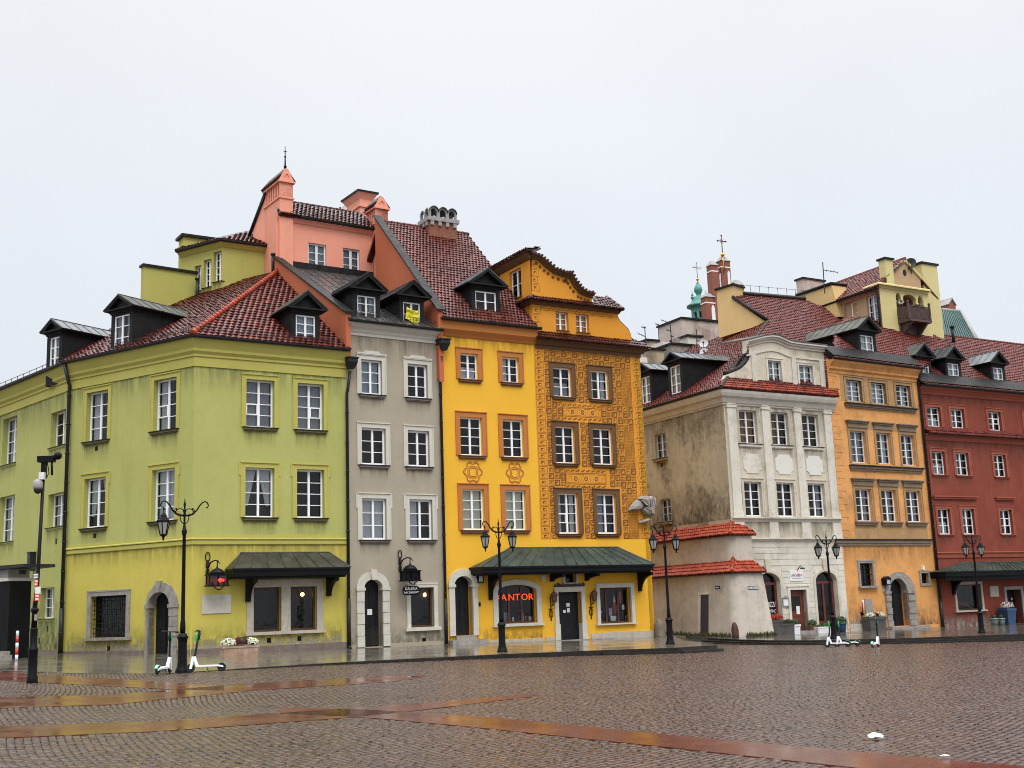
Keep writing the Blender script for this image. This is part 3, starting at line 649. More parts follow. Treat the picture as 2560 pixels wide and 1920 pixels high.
# barred window on the short front
q = wpx(FgL, CC(685, 1005), CC(900, 1295), .22); o = plain_pane(Hg, FgL, q, .25, 'black'); stone_surround(FgL, q, .24, .05, .12, o, 'greystone')
gm = MB(); n = 9
for i in range(n + 1): x = q[0] + .06 + (q[1] - q[0] - .12) * i / n; gm.tube([FgL.P(x, -.12, q[2]), FgL.P(x, -.12, q[3])], .014, 5)
for i in range(1, 9): z = q[2] + (q[3] - q[2]) * i / 9; gm.tube([FgL.P(q[0], -.11, z), FgL.P(q[1], -.11, z)], .013, 5)
gm.build('window_grille', 'iron', o)
# arched stone doorway
def arch_door(H, F, op, outer, zs, base, dmat, smat, rec=.4, rust=True, blocks=3, quoin=.42, pr=.07, key=True, dl=None, proudalt=.018):
    """op=(u0,u1,ztop) opening, outer=(u0,u1,ztop), springing zs"""
    u0, u1, zt = op; o0, o1, ot = outer
    H.hole(F, u0, u1, base, zt, rec + .1); d = MB(); d.box(F, u0, u1, -rec - .06, -rec, base, zt)
    d.box(F, u0, u1, -rec - .02, -rec + .03, zs - .04, zs + .04); d.box(F, (u0 + u1) / 2 - .02, (u0 + u1) / 2 + .02, -rec - .02, -rec + .025, base, zs - .04)
    for i in range(4):
        z0 = base + .12 + (zs - base - .2) * i / 4
        for a, b in ((u0 + .07, (u0 + u1) / 2 - .06), ((u0 + u1) / 2 + .06, u1 - .07)): d.box(F, a, b, -rec - .02, -rec + .014, z0 + .05, z0 + (zs - base - .2) / 4 - .05)
    D = d.build('door', dmat, H.root)
    if dl: D['label'] = dl
    h = MB(); h.box(F, u1 - .16, u1 - .12, -rec, -rec + .06, base + 1.0, base + 1.2); h.build('handle', 'pipe', D)
    s = MB(); arch_ring(s, F, u0, u1, zs, zt, o0, o1, zs + .0, ot, -.3, pr, 0, 15, blocks=blocks)
    for (a, b) in ((o0, u0), (u1, o1)):
        z = base; i = 0
        while z < zs - .12:
            h_ = min(quoin, zs - .12 - z)
            if rust: s.box(F, a, b, -.3, pr + (proudalt if i % 2 == 0 else 0), z + .008, z + h_ - .012)
            else: s.box(F, a, b, -.3, pr, z, z + h_)
            z += h_; i += 1
        s.box(F, a - .04, b + .04 if a < u0 - .01 and b <= u0 else b + .04, -.3, pr + .05, zs - .12, zs + .02)
    if key: c = (u0 + u1) / 2; s.prism(F, [(c - .11, zt - .02), (c + .11, zt - .02), (c + .16, ot + .08), (c - .16, ot + .08)], -.2, pr + .07)
    arch_fill(s, F, u0, u1, zs, zt, zt + .02, .0, 0)
    s.build('surround', smat, D); return D
uo0, _ = FgL.px(*CC(1045, 1300)); uo1, _ = FgL.px(*CC(1270, 1300)); ui0, _ = FgL.px(*CC(1120, 1300), -.4); ui1, _ = FgL.px(*CC(1212, 1300))
arch_door(Hg, FgL, (ui0 - .05, ui1, FgL.z(CC(1165, 972), -.2)), (uo0, uo1, FgL.z(CC(1160, 905))), FgL.z(CC(1060, 1070)), .05, 'door', 'greystone')
# wall bodies, bands, cornice
hs = lambda F: House.open.get(id(F), [])
m = MB(); wall_mesh(m, FgR, 0, uR, zStrL, ZeG + .4, hs(FgR)); wall_mesh(m, FgL, uL, 0, zStrL, ZeG + .4, hs(FgL)); m.build('wall', 'g_up', r)
m = MB(); wall_mesh(m, FgR, 0, uR, ZB, zStrL, hs(FgR)); wall_mesh(m, FgL, uL, 0, ZB, zStrL, hs(FgL)); tag(m.build('wall', 'g_lo', r), 'yellow painted ground floor wall')
path = [xy(FgL.P(uL, 0, 0)), xy(C0), xy(FgR.P(uR, 0, 0))]
m = MB(); m.molding(path, [(-.02, zStr0), (.05, zStr0), (.07, zStr0 + .03), (.07, zStrL - .03), (.03, zStrL), (.11, zStrL + .015), (.11, zStrL + .05), (.04, zStrL + .09), (.04, zStr1), (-.02, zStr1)]); m.build('string_course', 'g_trim', r)
zc = ZeG
m = MB(); m.molding(path, [(-.02, zBand), (.05, zBand), (.05, zBandT), (.10, zBandT), (.10, zBandT + .10), (.20, zBandT + .22), (.20, zBandT + .34), (.34, zc - .12), (.38, zc + .02), (-.02, zc + .02)]); m.build('cornice', 'g_trim', r)
gutter([xy(FgL.P(uL, 0, 0)), xy(C0), xy(FgR.P(uR, 0, 0))], zc + .08, r, .1, out=.36)
for F, a, b in ((FgR, .03, uR), (FgL, uL, uo0 - .02), (FgL, uo1 + .02, -.03)): pl = MB(); pl.box(F, a, b, 0, .05, ZB, .1 + .25); pl.build('plinth', 'plinth', r)
for p, F in ((CD(950, 1318), FgR), (CD(1168, 1305), FgR), (CC(778, 1375), FgL), (CC(678, 570), FgL), (CA(770, 1535), FgL)): vt = MB(); u, z = F.px(*p); vt.box(F, u - .09, u + .09, 0, .012, z - .1, z + .1); vt.build('vent', 'black', r)
downpipe(FgL, uL + .02, .05, zc - 1.0, r, .14, .085, None, (.0, .32, .95)); 
downpipe(FgR, uR - .02, .05, zc - 1.9, r, .13, .07, (uR + .12, .32, zc - .35, .3), (.1, .15, 1.0))
for F, a, b in ((FgR, .05, uR - .3), (FgL, uL + .3, uo0 - .05), (FgL, uo1 + .05, -.05)): stain(r, F, a, b, .34, 1.5, 'splash'); stain(r, F, a, b, .34, .85, 'peel', .0055)
for F, a, b in ((FgR, .05, uR - .2), (FgL, uL + .2, -.05)): stain(r, F, a, b, zBand - 1.3, zBand, 'drip_shade', .006); stain(r, F, a, b, zStr0 - .9, zStr0)
# roof
def eave3(F, u, z=ZeG + .12, d=.42): return F.P(u, d, z)
n1, n2 = FgR.n, FgL.n; mv = (n1 + n2).normalized(); mv = mv / mv.dot(n1)
Ec = Vector((C0.x, C0.y, ZeG + .12)) + mv * .42; Er = eave3(FgR, uR)
PK = at_depth(697, 678, 60.6)
tile_roof('roof', [Ec, Er, PK], (Ec, Er), 'tile_g', r, .27, .33)
EL = eave3(FgL, uL - .3); dvec = FgL.t
ra = (PK - Ec); up_ = (PK + dvec * -9.5)
tile_roof('roof', [EL, Ec, PK, up_], (EL, Ec), 'tile_g', r, .27, .33)
ridge_caps('hip_tiles', Ec + Vector((0, 0, .06)), PK + Vector((0, 0, .08)), 'tile_o', r, .13)
nL = (Ec - EL).cross(PK - EL).normalized()
if nL.z < 0: nL = -nL
nRr = (Er - Ec).cross(PK - Ec).normalized(); nRr = nRr if nRr.z > 0 else -nRr
pitR = math.degrees(math.acos(nRr.z)); pitL = math.degrees(math.acos(nL.z))
snow_guard(FgR, .2, uR - .1, .05, ZeG + .12 + .37 * math.tan(R_(pitR)) + .05, r); snow_guard(FgL, -5.6, -.2, .05, ZeG + .12 + .37 * math.tan(R_(pitL)) + .05, r)
dormer(Hg, FgR, CB(1275, 465), CB(1432, 692), CB(1375, 262), .25, pitR, 3, roofmat='mossroof', curt=('full', 'bluepane'), over=.3, side=.2, length=3.6)
dormer(Hg, FgL, CA(912, 485), CA(1027, 725), CA(940, 295), .25, pitL, 3, roofmat='mossroof', over=.26, side=.2, length=5.2, curt=('sides', 'netcurtain'))
dormer(Hg, FgL, CA(398, 655), CA(465, 890), CA(402, 490), .25, pitL, 3, roofmat='zincroof', over=.26, side=.2, length=5.0)
# attic storey above the roof
AC = isect(CE(402, 1125), EL, nL); FaR = Fr(AC, 57.5); FaL = Fr(AC, 122.1)
zaE = FaR.z(CE(412, 792)); uaR = FaR.u(CE(842, 900)); uaL = FaL.u(CE(60, 948), .3)
for k, (a, b) in enumerate(((CE(222, 960), CE(247, 1135)), (CE(290, 915), CE(325, 1105)), (CE(365, 855), CE(405, 1060)))):
    q = wpx(FaL, a, b, .2); window(Hg, FaL, q, 4, .2, fw=.06, sill=('g_attic', .06, .08, .06, 'flash'), curt=('sides', 'curtain'))
m = MB(); wall_mesh(m, FaR, 0, uaR + .5, AC.z - 2, zaE + .1, []); wall_mesh(m, FaL, uaL, 0, AC.z - 4, zaE + .1, hs(FaL)); m.build('attic_wall', 'g_attic', r)
gutter([xy(FaL.P(uaL, 0, 0)), xy(AC), xy(FaR.P(uaR + .3, 0, 0))], zaE + .2, r, .1, out=.2)
m = MB(); m.molding([xy(FaL.P(uaL, 0, 0)), xy(AC), xy(FaR.P(uaR + .3, 0, 0))], [(-.02, zaE - .15), (.06, zaE - .1), (.22, zaE + .08), (.26, zaE + .12), (-.02, zaE + .12)]); m.build('attic_cornice', 'g_trim', r)
mv2 = (FaR.n + FaL.n).normalized(); mv2 = mv2 / mv2.dot(FaR.n); ea = Vector((AC.x, AC.y, zaE + .24)) + mv2 * .35; eb = FaR.P(uaR + .2, .35, zaE + .24)
ap = isect(CE(757, 660), ea, (eb - ea).cross(-FaR.n * math.cos(R_(30)) + Vector((0, 0, math.sin(R_(30))))).normalized())
tile_roof('attic_roof', [ea, eb, ap], (ea, eb), 'tile_d', r, .24, .3, th=.08)
ec = FaL.P(uaL, .35, zaE + .24); tile_roof('attic_roof', [ec, ea, ap, ap + FaL.t * -6], (ec, ea), 'tile_d', r, .24, .3, th=.08)
# fire wall block and chimney left of the attic
FfW = Fr(FaL.P(FaL.u(CB(487, 250)), .1, 0), 57.5 - 6)
u0, z1 = FfW.px(*CB(62, 82)); m = MB(); m.box(FfW, u0, .0, -.35, 0, z1 - 5.5, z1); m.build('parapet_block', 'g_attic', r)
m = MB(); m.box(FfW, u0 - .08, .1, -.45, .1, z1 + .001, z1 + .14); m.build('parapet_cap', 'flash', r)
FcH = Fr(FaL.P(uaL + 1.0, -1.6, 0), 57.5); u0, z1 = FcH.px(*CE(118, 728)); u1, _ = FcH.px(*CE(345, 760)); m = MB(); m.box(FcH, u0, u1, -.9, 0, z1 - 4, z1); m.box(FcH, u0 - .1, u1 + .1, -1.0, .1, z1 - .55, z1 - .45); o = m.build('chimney', 'g_attic', r)
m = MB(); m.box(FcH, u0 - .15, u1 + .15, -1.05, .15, z1 + .001, z1 + .15); m.build('chimney_cap', 'flash', o)
for p, F, h in ((CB(1093, 95), FgR, .7), (CB(487, 320), FgL, .9)):
    m = MB(); k = isect(p, Er if F is FgR else EL, nRr if F is FgR else nL); m.tube([k - Vector((0, 0, .5)), k + Vector((0, 0, h))], .09, 8); m.tube([k + Vector((0, 0, h)), k + Vector((0, 0, h + .1))], .13, 8); m.build('vent_pipe', 'pipe', r)
bk = FgR.n * -8; shell(Hg, [xy(FgL.P(uL, -.9, 0)), xy(FgR.P(.2, -1.0, 0)), xy(FgR.P(uR - .05, -.9, 0)), xy(FgR.P(uR, -9, 0)), xy(FgL.P(uL, -9.5, 0))], ZB, ZeG, 'dark')
# ================================================================ green neighbour at the left edge
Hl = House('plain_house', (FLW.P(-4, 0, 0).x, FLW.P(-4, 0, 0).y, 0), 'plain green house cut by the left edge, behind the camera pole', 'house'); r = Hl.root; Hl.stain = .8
for a, b, rws, cu in ((CA(70, 1310), CA(122, 1645), 4, ('sides', 'curtain')), (CA(455, 1260), CA(517, 1500), 3, None), (CC(37, 300), CC(92, 605), 4, ('full', 'curtain')), (CC(388, 280), CC(450, 497), 3, ('left', 'curtain')), (CC(330, 945), CC(382, 1160), 3, ('left', 'curtain')), (CC(20, 955), CC(58, 1170), 3, None)):
    window(Hl, FLW, wpx(FLW, a, b, .28), rws, .28, fw=.065, sill=('g_up', .1, .1, .1, 'flash'), curt=cu)
m = MB(); wall_mesh(m, FLW, uLW, .05, ZB, ZeG + .2, Hl.open[id(FLW)]); m.build('wall', 'g_up', r)
pz = [xy(FLW.P(uLW, 0, 0)), xy(FLW.P(.0, 0, 0))]
m = MB(); m.molding(pz, [(-.02, zBand), (.05, zBand), (.05, zBandT), (.10, zBandT), (.10, zBandT + .10), (.20, zBandT + .22), (.20, zBandT + .34), (.34, zc - .12), (.38, zc + .02), (-.02, zc + .02)]); m.build('cornice', 'g_trim', r)
gutter(pz, zc + .08, r, .1, out=.36)
E0, E1 = FLW.P(uLW, .42, ZeG + .1), FLW.P(.6, .42, ZeG + .1); G0, G1 = FLW.P(uLW, -6, ZeG + 1.6), FLW.P(.6, -6, ZeG + 1.6)
m = MB(); m.slab([E0, E1, G1, G0], .1); m.build('roof', 'zincroof', r)
sb = MB()
for zz in (.25, .42): sb.tube([FLW.P(uLW, .1, ZeG + .1 + zz), FLW.P(-.9, .1, ZeG + .1 + zz)], .016, 5)
for i in range(20): u = uLW + (-.9 - uLW) * i / 19; sb.tube([FLW.P(u, .1, ZeG), FLW.P(u, .1, ZeG + .55)], .014, 5)
sb.build('snow_guard', 'pipe', r)
m = MB(); m.box(FLW, uLW, -.1, 0, .06, ZB, .42); m.build('plinth', 'plinth', r)
u, z = FLW.px(*CC(248, 757)); m = MB(); m.box(FLW, u - .16, u + .16, .02, .3, z - .42, z + .42); m.box(FLW, u - .19, u + .19, 0, .33, z + .42, z + .47); m.box(FLW, u - .06, u + .06, -.01, .02, z - .3, z + .3); m.build('wall_box', 'pipe', r)
for p in (CC(402, 610), CC(340, 1235), CC(280, 1320)): vt = MB(); u, z = FLW.px(*p); vt.box(FLW, u - .07, u + .07, 0, .012, z - .13, z + .13); vt.build('vent', 'black', r)
stain(r, FLW, uLW, -.1, .4, 3.4, 'splash'); stain(r, FLW, uLW, -.1, zBand - 2, zBand)
shell(Hl, [xy(FLW.P(uLW, -.9, 0)), xy(FLW.P(-.1, -.9, 0)), xy(FLW.P(-.1, -8, 0)), xy(FLW.P(uLW, -8, 0))], ZB, ZeG, 'dark')
# entrance portal with its canopy, standing out from the wall
pb = on_pave(CC(48, 1450)); FP = Fr(pb, 122.1); m = MB(); zt = FP.z(CC(30, 897)); m.box(FP, -3.0, 0, -1.0, 0, ZB, zt); o = m.build('portal', 'black', r)
u1, z1 = FP.px(*CC(74, 870)); m = MB(); m.box(FP, -3, u1, -1.1, .1, zt + .002, z1); m.build('portal_lintel', 'creamstone', o)
u2, z2 = FP.px(*CC(60, 815)); m = MB(); m.box(FP, -3, u2, -1, .02, z1 + .002, z2 + .15); m.build('portal_frieze', 'slate', o)
u3, z3 = FP.px(*CC(213, 785)); z3 = FP.z(CC(5, 787)); m = MB(); m.hexa([FP.P(-3, .25, z3 - .22), FP.P(u3, .25, z3 - .12), FP.P(u3, -1.2, z3 - .12), FP.P(-3, -1.2, z3 - .22), FP.P(-3, .25, z3), FP.P(u3, .25, z3), FP.P(u3, -1.2, z3), FP.P(-3, -1.2, z3)]); m.box(FP, u2 + .4, u2 + .62, -.4, -.2, z3 - .38, z3 - .2); m.build('canopy', 'pipe', o)
m = MB(); zz = pb.z; m.box(FP, -2.8, .35, .0, .5, zz - .3, zz + .15); m.box(FP, -2.8, .2, .0, .3, zz + .151, zz + .3); m.build('step', 'greystone', r)
# ================================================================ grey house
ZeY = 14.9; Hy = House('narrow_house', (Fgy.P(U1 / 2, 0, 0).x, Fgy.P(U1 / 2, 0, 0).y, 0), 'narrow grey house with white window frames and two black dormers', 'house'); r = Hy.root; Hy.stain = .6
gs = ('gy_sill', .16, .16, .12, 'flash')
R1 = row(Fgy, [(CH(225, 430), CH(403, 750)), (CH(643, 470), CH(815, 785))], .14); R2 = row(Fgy, [(CH(228, 1045), CH(438, 1385)), (CH(645, 1068), CH(832, 1398))], .14); R3 = row(Fgy, [(CI(233, 170), CI(445, 540)), (CI(660, 172), CI(860, 540))], .14)
for k, q in enumerate(R1 + R2 + R3):
    window(Hy, Fgy, q, 3, .14, fw=.09, sur=('gy_trim', .21, .03, .45 if k > 3 else 0), sill=gs, curt=[('blind', 'bluepane'), None, None, None, ('full', 'curtain'), ('left', 'curtain')][k], back=['dusk', 'dark', 'brownroom', 'brownroom', 'dusk', 'dusk'][k])
# shaped heads over the top windows
for q in R1:
    m = MB(); c = (q[0] + q[1]) / 2; h = q[3] + .255; m.prism(Fgy, [(q[0] - .24, h), (q[1] + .24, h), (q[1] + .24, h + .06), (c + .45, h + .06), (c + .35, h + .16), (c - .35, h + .16), (c - .45, h + .06), (q[0] - .24, h + .06)], 0, .09); m.build('window_head', 'gy_trim', r)
q = wpx(Fgy, CI(668, 972), CI(868, 1322), .18); o = plain_pane(Hy, Fgy, q, .18, 'wood'); stone_surround(Fgy, q, .2, .06, .16, o, 'creamstone', so=.1)
a0 = Fgy.u(CI(185, 1250)); a1 = Fgy.u(CI(480, 1250)); i0 = Fgy.u(CI(252, 1250)); i1 = Fgy.u(CI(383, 1250), -.4)
zd = hpL(*xy(Fgy.P(i0, 0, 0))) + .02
arch_door(Hy, Fgy, (i0, i1, Fgy.z(CI(318, 897), -.2)), (a0, a1, Fgy.z(CI(335, 825))), Fgy.z(CI(215, 975)), zd, 'door', 'creamstone', quoin=.5, pr=.08)
m = MB(); u, z = Fgy.px(*CI(305, 1190), -.36); m.box(Fgy, u - .12, u + .12, -.38, -.365, z - .13, z + .13); m.build('notice', 'paper', r)
m = MB(); wall_mesh(m, Fgy, 0, U1, ZB, ZeY + .1, Hy.open[id(Fgy)]); m.build('wall', 'gy', r)
pz = [xy(Fgy.P(.02, 0, 0)), xy(Fgy.P(U1 - .02, 0, 0))]; zA = Fgy.z(CH(125, 205)); zB_ = Fgy.z(CH(125, 165))
m = MB(); m.molding(pz, [(-.02, zA), (.04, zA), (.04, zA + .12), (.10, zA + .2), (.10, zB_ + .05), (.2, zB_ + .18), (.2, ZeY - .2), (.34, ZeY - .05), (.36, ZeY + .02), (-.02, ZeY + .02)]); m.build('cornice', 'gy_trim', r)
gutter([xy(Fgy.P(0, 0, 0)), xy(Fgy.P(U1 + .05, 0, 0))], ZeY + .08, r, .1, out=.34)
downpipe(Fgy, U1 - .0, -.1, ZeY - 2.2, r, .12, .07, (U1 + .1, .3, ZeY - .45, .32), (.0, .15, 1.0))
m = MB(); u, z = Fgy.px(*CI(795, 1450)); m.box(Fgy, u - .1, u + .1, 0, .012, z - .13, z + .13); m.build('vent', 'black', r)
for a, b in ((a1 + .03, U1 - .1), (.1, a0 - .03)): m = MB(); m.box(Fgy, a, b, 0, .03, ZB, zd + .12); m.build('plinth', 'gy', r)
OFF = 8.3; FpK = Fr(Fgy.P(0, -OFF, 0), 56.3); zPk = FpK.z(CE(1000, 955)); zGe = ZeY + .12; pitY = math.degrees(math.atan((zPk - zGe) / (OFF + .42)))
gA, gB = Fgy.P(0, .42, zGe), Fgy.P(U1, .42, zGe); gC, gD = Fgy.P(U1, -OFF - .5, zPk + .2), Fgy.P(0, -OFF - .5, zPk + .2)
m = MB(); m.slab([gA, gB, gC, gD], .12)
for i in range(11): f = i / 10; m.tube([gA.lerp(gB, f) + Vector((0, 0, .02)), gD.lerp(gC, f) + Vector((0, 0, .02))], .022, 5)
for j in range(1, 5): f = j / 5; m.tube([gA.lerp(gD, f) + Vector((0, 0, .01)), gB.lerp(gC, f) + Vector((0, 0, .01))], .012, 4)
m.build('roof', M.setdefault('metalroof', mottled('dark_sheet_roof', (.03, .03, .03), (.075, .07, .065), 1.2, (.2, .45), c3=(.09, .06, .045))), r)
snow_guard(Fgy, .1, U1 - .1, .1, zGe + .3, r)
dormer(Hy, Fgy, CG(408, 1070), CG(578, 1310), CG(510, 857), .25, pitY, 3, over=.3, side=.22, wmat='oldwhite', roofmat='dormer', curt=('sides', 'netcurtain'), length=4.2)
D2, _ = dormer(Hy, Fgy, CG(822, 1130), CG(980, 1365), CG(915, 927), .25, pitY, 2, over=.3, side=.2, wmat='oldwhite', roofmat='dormer', curt=None, length=4.2)
D2['label'] = 'black dormer with a yellow banner hung across its window'
# party wall between green and grey
def party(H, F, lowz, d0, d1, za, zb, zl, mat, cap='flash', th=.25, name='party_wall'):
    """fire wall standing at u=lowz.. : polygon from (d0,za) to (d1,zb), its foot zl below"""
    u = lowz; m = MB(); P = F.P; pts = [(d0, za - zl), (d0, za), (d1, zb), (d1, zb - zl)]
    m.hexa([P(u - th / 2, pts[0][0], pts[0][1]), P(u + th / 2, pts[0][0], pts[0][1]), P(u + th / 2, pts[3][0], pts[3][1]), P(u - th / 2, pts[3][0], pts[3][1]), P(u - th / 2, pts[1][0], pts[1][1]), P(u + th / 2, pts[1][0], pts[1][1]), P(u + th / 2, pts[2][0], pts[2][1]), P(u - th / 2, pts[2][0], pts[2][1])])
    o = m.build(name, mat, H.root); c = MB(); w = th / 2 + .12
    c.hexa([P(u - w, d0 + .1, za + .002), P(u + w, d0 + .1, za + .002), P(u + w, d1, zb + .002), P(u - w, d1, zb + .002), P(u - w, d0 + .1, za + .09), P(u + w, d0 + .1, za + .09), P(u + w, d1, zb + .09), P(u - w, d1, zb + .09)]); c.build('flashing', cap, o)
party(Hy, Fgy, .0, .3, -OFF, zGe + .25, zPk + .3, 2.2, 'pinkw')
stain(r, Fgy, .1, U1 - .1, zd + .1, zd + 1.0, 'splash'); stain(r, Fgy, .1, U1 - .1, zA - 1.6, zA)
shell(Hy, [xy(Fgy.P(.05, -.9, 0)), xy(Fgy.P(U1 - .05, -.9, 0)), xy(Fgy.P(U1 - .05, -OFF, 0)), xy(Fgy.P(.05, -OFF, 0))], ZB, ZeY - .3, 'dark')
# ================================================================ pink house behind
Hp = House('rear_house', (FpK.P(2.5, -2, 0).x, FpK.P(2.5, -2, 0).y, 0), 'salmon pink house rising behind the grey one, with a spiked chimney', 'house'); r = Hp.root
pu1 = FpK.u(CE(1562, 850)); pu0 = FpK.u(CE(842, 850)); zPe = (FpK.z(CE(945, 612)) + FpK.z(CE(1540, 705))) / 2
for q in row(FpK, [(CE(1058, 777), CE(1187, 985)), (CE(1318, 817), CE(1440, 1016))], .12): window(Hp, FpK, q, 3, .12, fw=.085, mat='greywhite', curt=('full', 'netcurtain'), mull=.14)
m = MB(); wall_mesh(m, FpK, pu0 - .2, pu1, zPk - 3, zPe + .1, Hp.open[id(FpK)]); m.build('wall', 'pink', r)
m = MB(); m.molding([xy(FpK.P(pu0, 0, 0)), xy(FpK.P(pu1, 0, 0))], [(-.02, zPe - .1), (.05, zPe - .1), (.12, zPe + .05), (.2, zPe + .1), (-.02, zPe + .1)]); m.build('cornice', 'pink', r)
gutter([xy(FpK.P(pu0 + 1, 0, 0)), xy(FpK.P(pu1 + .1, 0, 0))], zPe + .2, r, .1, out=.2)
m = MB(); m.box(FpK, pu0, pu1, 0, .1, zPk - .3, zPk + .22); m.build('flashing', 'flash', r)
pe0, pe1 = FpK.P(pu0 - .2, .35, zPe + .22), FpK.P(pu1, .35, zPe + .22); pn = (pe1 - pe0).cross(FpK.n * -math.cos(R_(38)) + Vector((0, 0, math.sin(R_(38))))).normalized()
p2 = isect(CE(945, 473), pe0, pn); p3 = isect(CE(1440, 552), pe0, pn); p2 = p2 + FpK.t * -1.0
tile_roof('roof', [pe0, pe1, p3, p2], (pe0, pe1), 'tile_d', r, .24, .3, wave=.06); ridge_caps('ridge_tiles', p2, p3, 'tile_d', r, .1)
ridge_caps('hip_tiles', pe1, p3, 'tile_d', r, .1)
downpipe(FpK, FpK.u(CE(1550, 850)), zPk, zPe - .2, r, .12, .08, None, (0, .18, .3)); snow_guard(FpK, pu0 + 1.2, pu1 - .2, .1, zPe + .45, r)
def spiked_chimney(H, F, cl, cr, side, ztop, apex, zbot, slots, mat, d=.18, zband=None):
    """chimney shaft with smoke slots and a small gabled cap; cl, cr front columns, side = depth"""
    m = MB(); u0, u1 = cl, cr; w = u1 - u0; P = F.P
    m.box(F, u0, u1, d - side, d, zbot, ztop - .9)
    m.box(F, u0 - .06, u1 + .06, d - side - .06, d + .06, ztop - .9, ztop - .82); m.box(F, u0, u1, d - side, d - .001, ztop - .82, ztop - .8)
    n = slots; L = side / (2 * n + 1)
    for i in range(n + 1): m.box(F, u0 + .02, u1 - .02, d - side + 2 * i * L, d - side + (2 * i + 1) * L, ztop - .8, ztop)
    m.box(F, u0 - .001, u1 + .001, d - .12, d, ztop - .8, ztop); m.box(F, u0, u1, d - side, d - side + .1, ztop - .8, ztop)
    m.box(F, u0 - .1, u1 + .1, d - side - .1, d + .1, ztop + .001, ztop + .1)
    c = (u0 + u1) / 2; h = apex - ztop - .1
    m.prism(F, [(u0 - .06, ztop + .1), (u1 + .06, ztop + .1), (u1 - .1, ztop + .1 + h * .45), (c + .12, ztop + .1 + h * .9), (c, ztop + .1 + h), (c - .12, ztop + .1 + h * .9), (u0 + .1, ztop + .1 + h * .45)], d - .25, d + .02)
    a = arch_pts(c - w * .2, c + w * .2, ztop + .1 + h * .35, ztop + .1 + h * .62, 8); b_ = arch_pts(c - w * .14, c + w * .14, ztop + .1 + h * .35, ztop + .1 + h * .55, 8)
    for i in range(8): m.prism(F, [b_[i], a[i], a[i + 1], b_[i + 1]], d + .02, d + .06)
    o = m.build('chimney', mat, H.root); rf = MB()
    for sgn in (-1, 1):
        e0, e1 = P(c + sgn * (w / 2 + .14), d, ztop + .12), P(c + sgn * (w / 2 + .14), d - side - .15, ztop + .12); k0, k1 = P(c, d, apex - .05), P(c, d - side - .15, apex - .05)
        rf.slab([e0, e1, k1, k0], .06)
        for i in range(int(side / .3) + 1):
            dd = d - .1 - i * .3; rf.tube([P(c + sgn * (w / 2 + .16), dd, ztop + .15), P(c + sgn * .03, dd, apex)], .06, 6)
    rf.build('chimney_roof', 'tile_d', o); return o
cu0, cu1 = FpK.u(CE(843, 600), .18), FpK.u(CE(943, 600), .18)
def side_for(F, u, d, z, pxx):
    lo_, hi = .1, 12
    for _ in range(40):
        k = (lo_ + hi) / 2
        if proj(F.P(u, d - k, z))[0] > pxx: lo_ = k
        else: hi = k
    return k
zt_ = FpK.z(CE(890, 322), .18); sd_ = side_for(FpK, cu0, .18, zt_ - 1, CE(730, 0)[0]); ch = spiked_chimney(Hp, FpK, cu0, cu1, sd_, zt_, FpK.z(CE(885, 212), .18), zPk - 3, 6, 'pink')
ap_ = FpK.P((cu0 + cu1) / 2, .0, FpK.z(CE(885, 212), .1)); m = MB(); zz = FpK.z(CE(886, 45), 0) - ap_.z
m.tube([ap_, ap_ + Vector((0, 0, zz))], [.05, .015], 6); m.ball(ap_ + Vector((0, 0, .12)), .09); m.ball(ap_ + Vector((0, 0, zz * .52)), .06); m.ball(ap_ + Vector((0, 0, zz * .75)), .05); m.tube([ap_ + FpK.t * -.12 + Vector((0, 0, zz * .76)), ap_ + FpK.t * .12 + Vector((0, 0, zz * .76))], .015, 5); m.build('finial', 'iron', ch)
# gable slope behind the chimney
bq = FpK.P(cu0, .18 - sd_, 0); Fq = Fr(bq, 122.1); ga = Fq.px(*CE(728, 425)); gb = Fq.px(*CE(640, 672)); m = MB(); m.prism(Fq, [(gb[0], gb[1] - 2), (.6, gb[1] - 2), (.6, ga[1] + .4), (ga[0], ga[1]), (gb[0], gb[1])], -.25, 0); o = m.build('gable', 'pink', r)
m = MB(); m.tube([Fq.P(gb[0] - .3, .05, gb[1] - .5), Fq.P(ga[0] + .1, .05, ga[1] + .15)], .1, 6); m.build('flashing', 'flash', o)
# second spiked chimney and the plain stack behind it
Fc2 = Fr(FpK.P(0, .5, 0), 56.3); u0, u1 = Fc2.u(CG(575, 450)), Fc2.u(CG(687, 450)); zt_ = Fc2.z(CG(630, 300)); sd2 = side_for(Fc2, u0, 0, zt_ - 1, CG(490, 0)[0])
spiked_chimney(Hp, Fc2, u0, u1, sd2, zt_, Fc2.z(CG(627, 182)), zPk - 2, 4, 'pink', d=0)
Fc3 = Fr(FpK.P(0, -5.5, 0), 56.3); u0, z1 = Fc3.px(*CG(432, 150)); u1, _ = Fc3.px(*CG(548, 170)); sd3 = side_for(Fc3, u0, 0, z1, CG(312, 0)[0]); m = MB(); m.box(Fc3, u0, u1, -sd3, 0, z1 - 5, z1 - .4); m.box(Fc3, u0 - .08, u1 + .08, -sd3 - .08, .08, z1 - .9, z1 - .78)
m.hexa([Fc3.P(u0, 0, z1 - .4), Fc3.P(u1, 0, z1 - .4), Fc3.P(u1, -sd3, z1 - .4), Fc3.P(u0, -sd3, z1 - .4), Fc3.P(u0 - .22, .22, z1), Fc3.P(u1 + .22, .22, z1), Fc3.P(u1 + .22, -sd3 - .22, z1), Fc3.P(u0 - .22, -sd3 - .22, z1)]); o = m.build('chimney', 'pink', r)
m = MB(); m.box(Fc3, u0 - .28, u1 + .28, -sd3 - .28, .28, z1 + .001, z1 + .12); m.build('chimney_cap', 'flash', o)
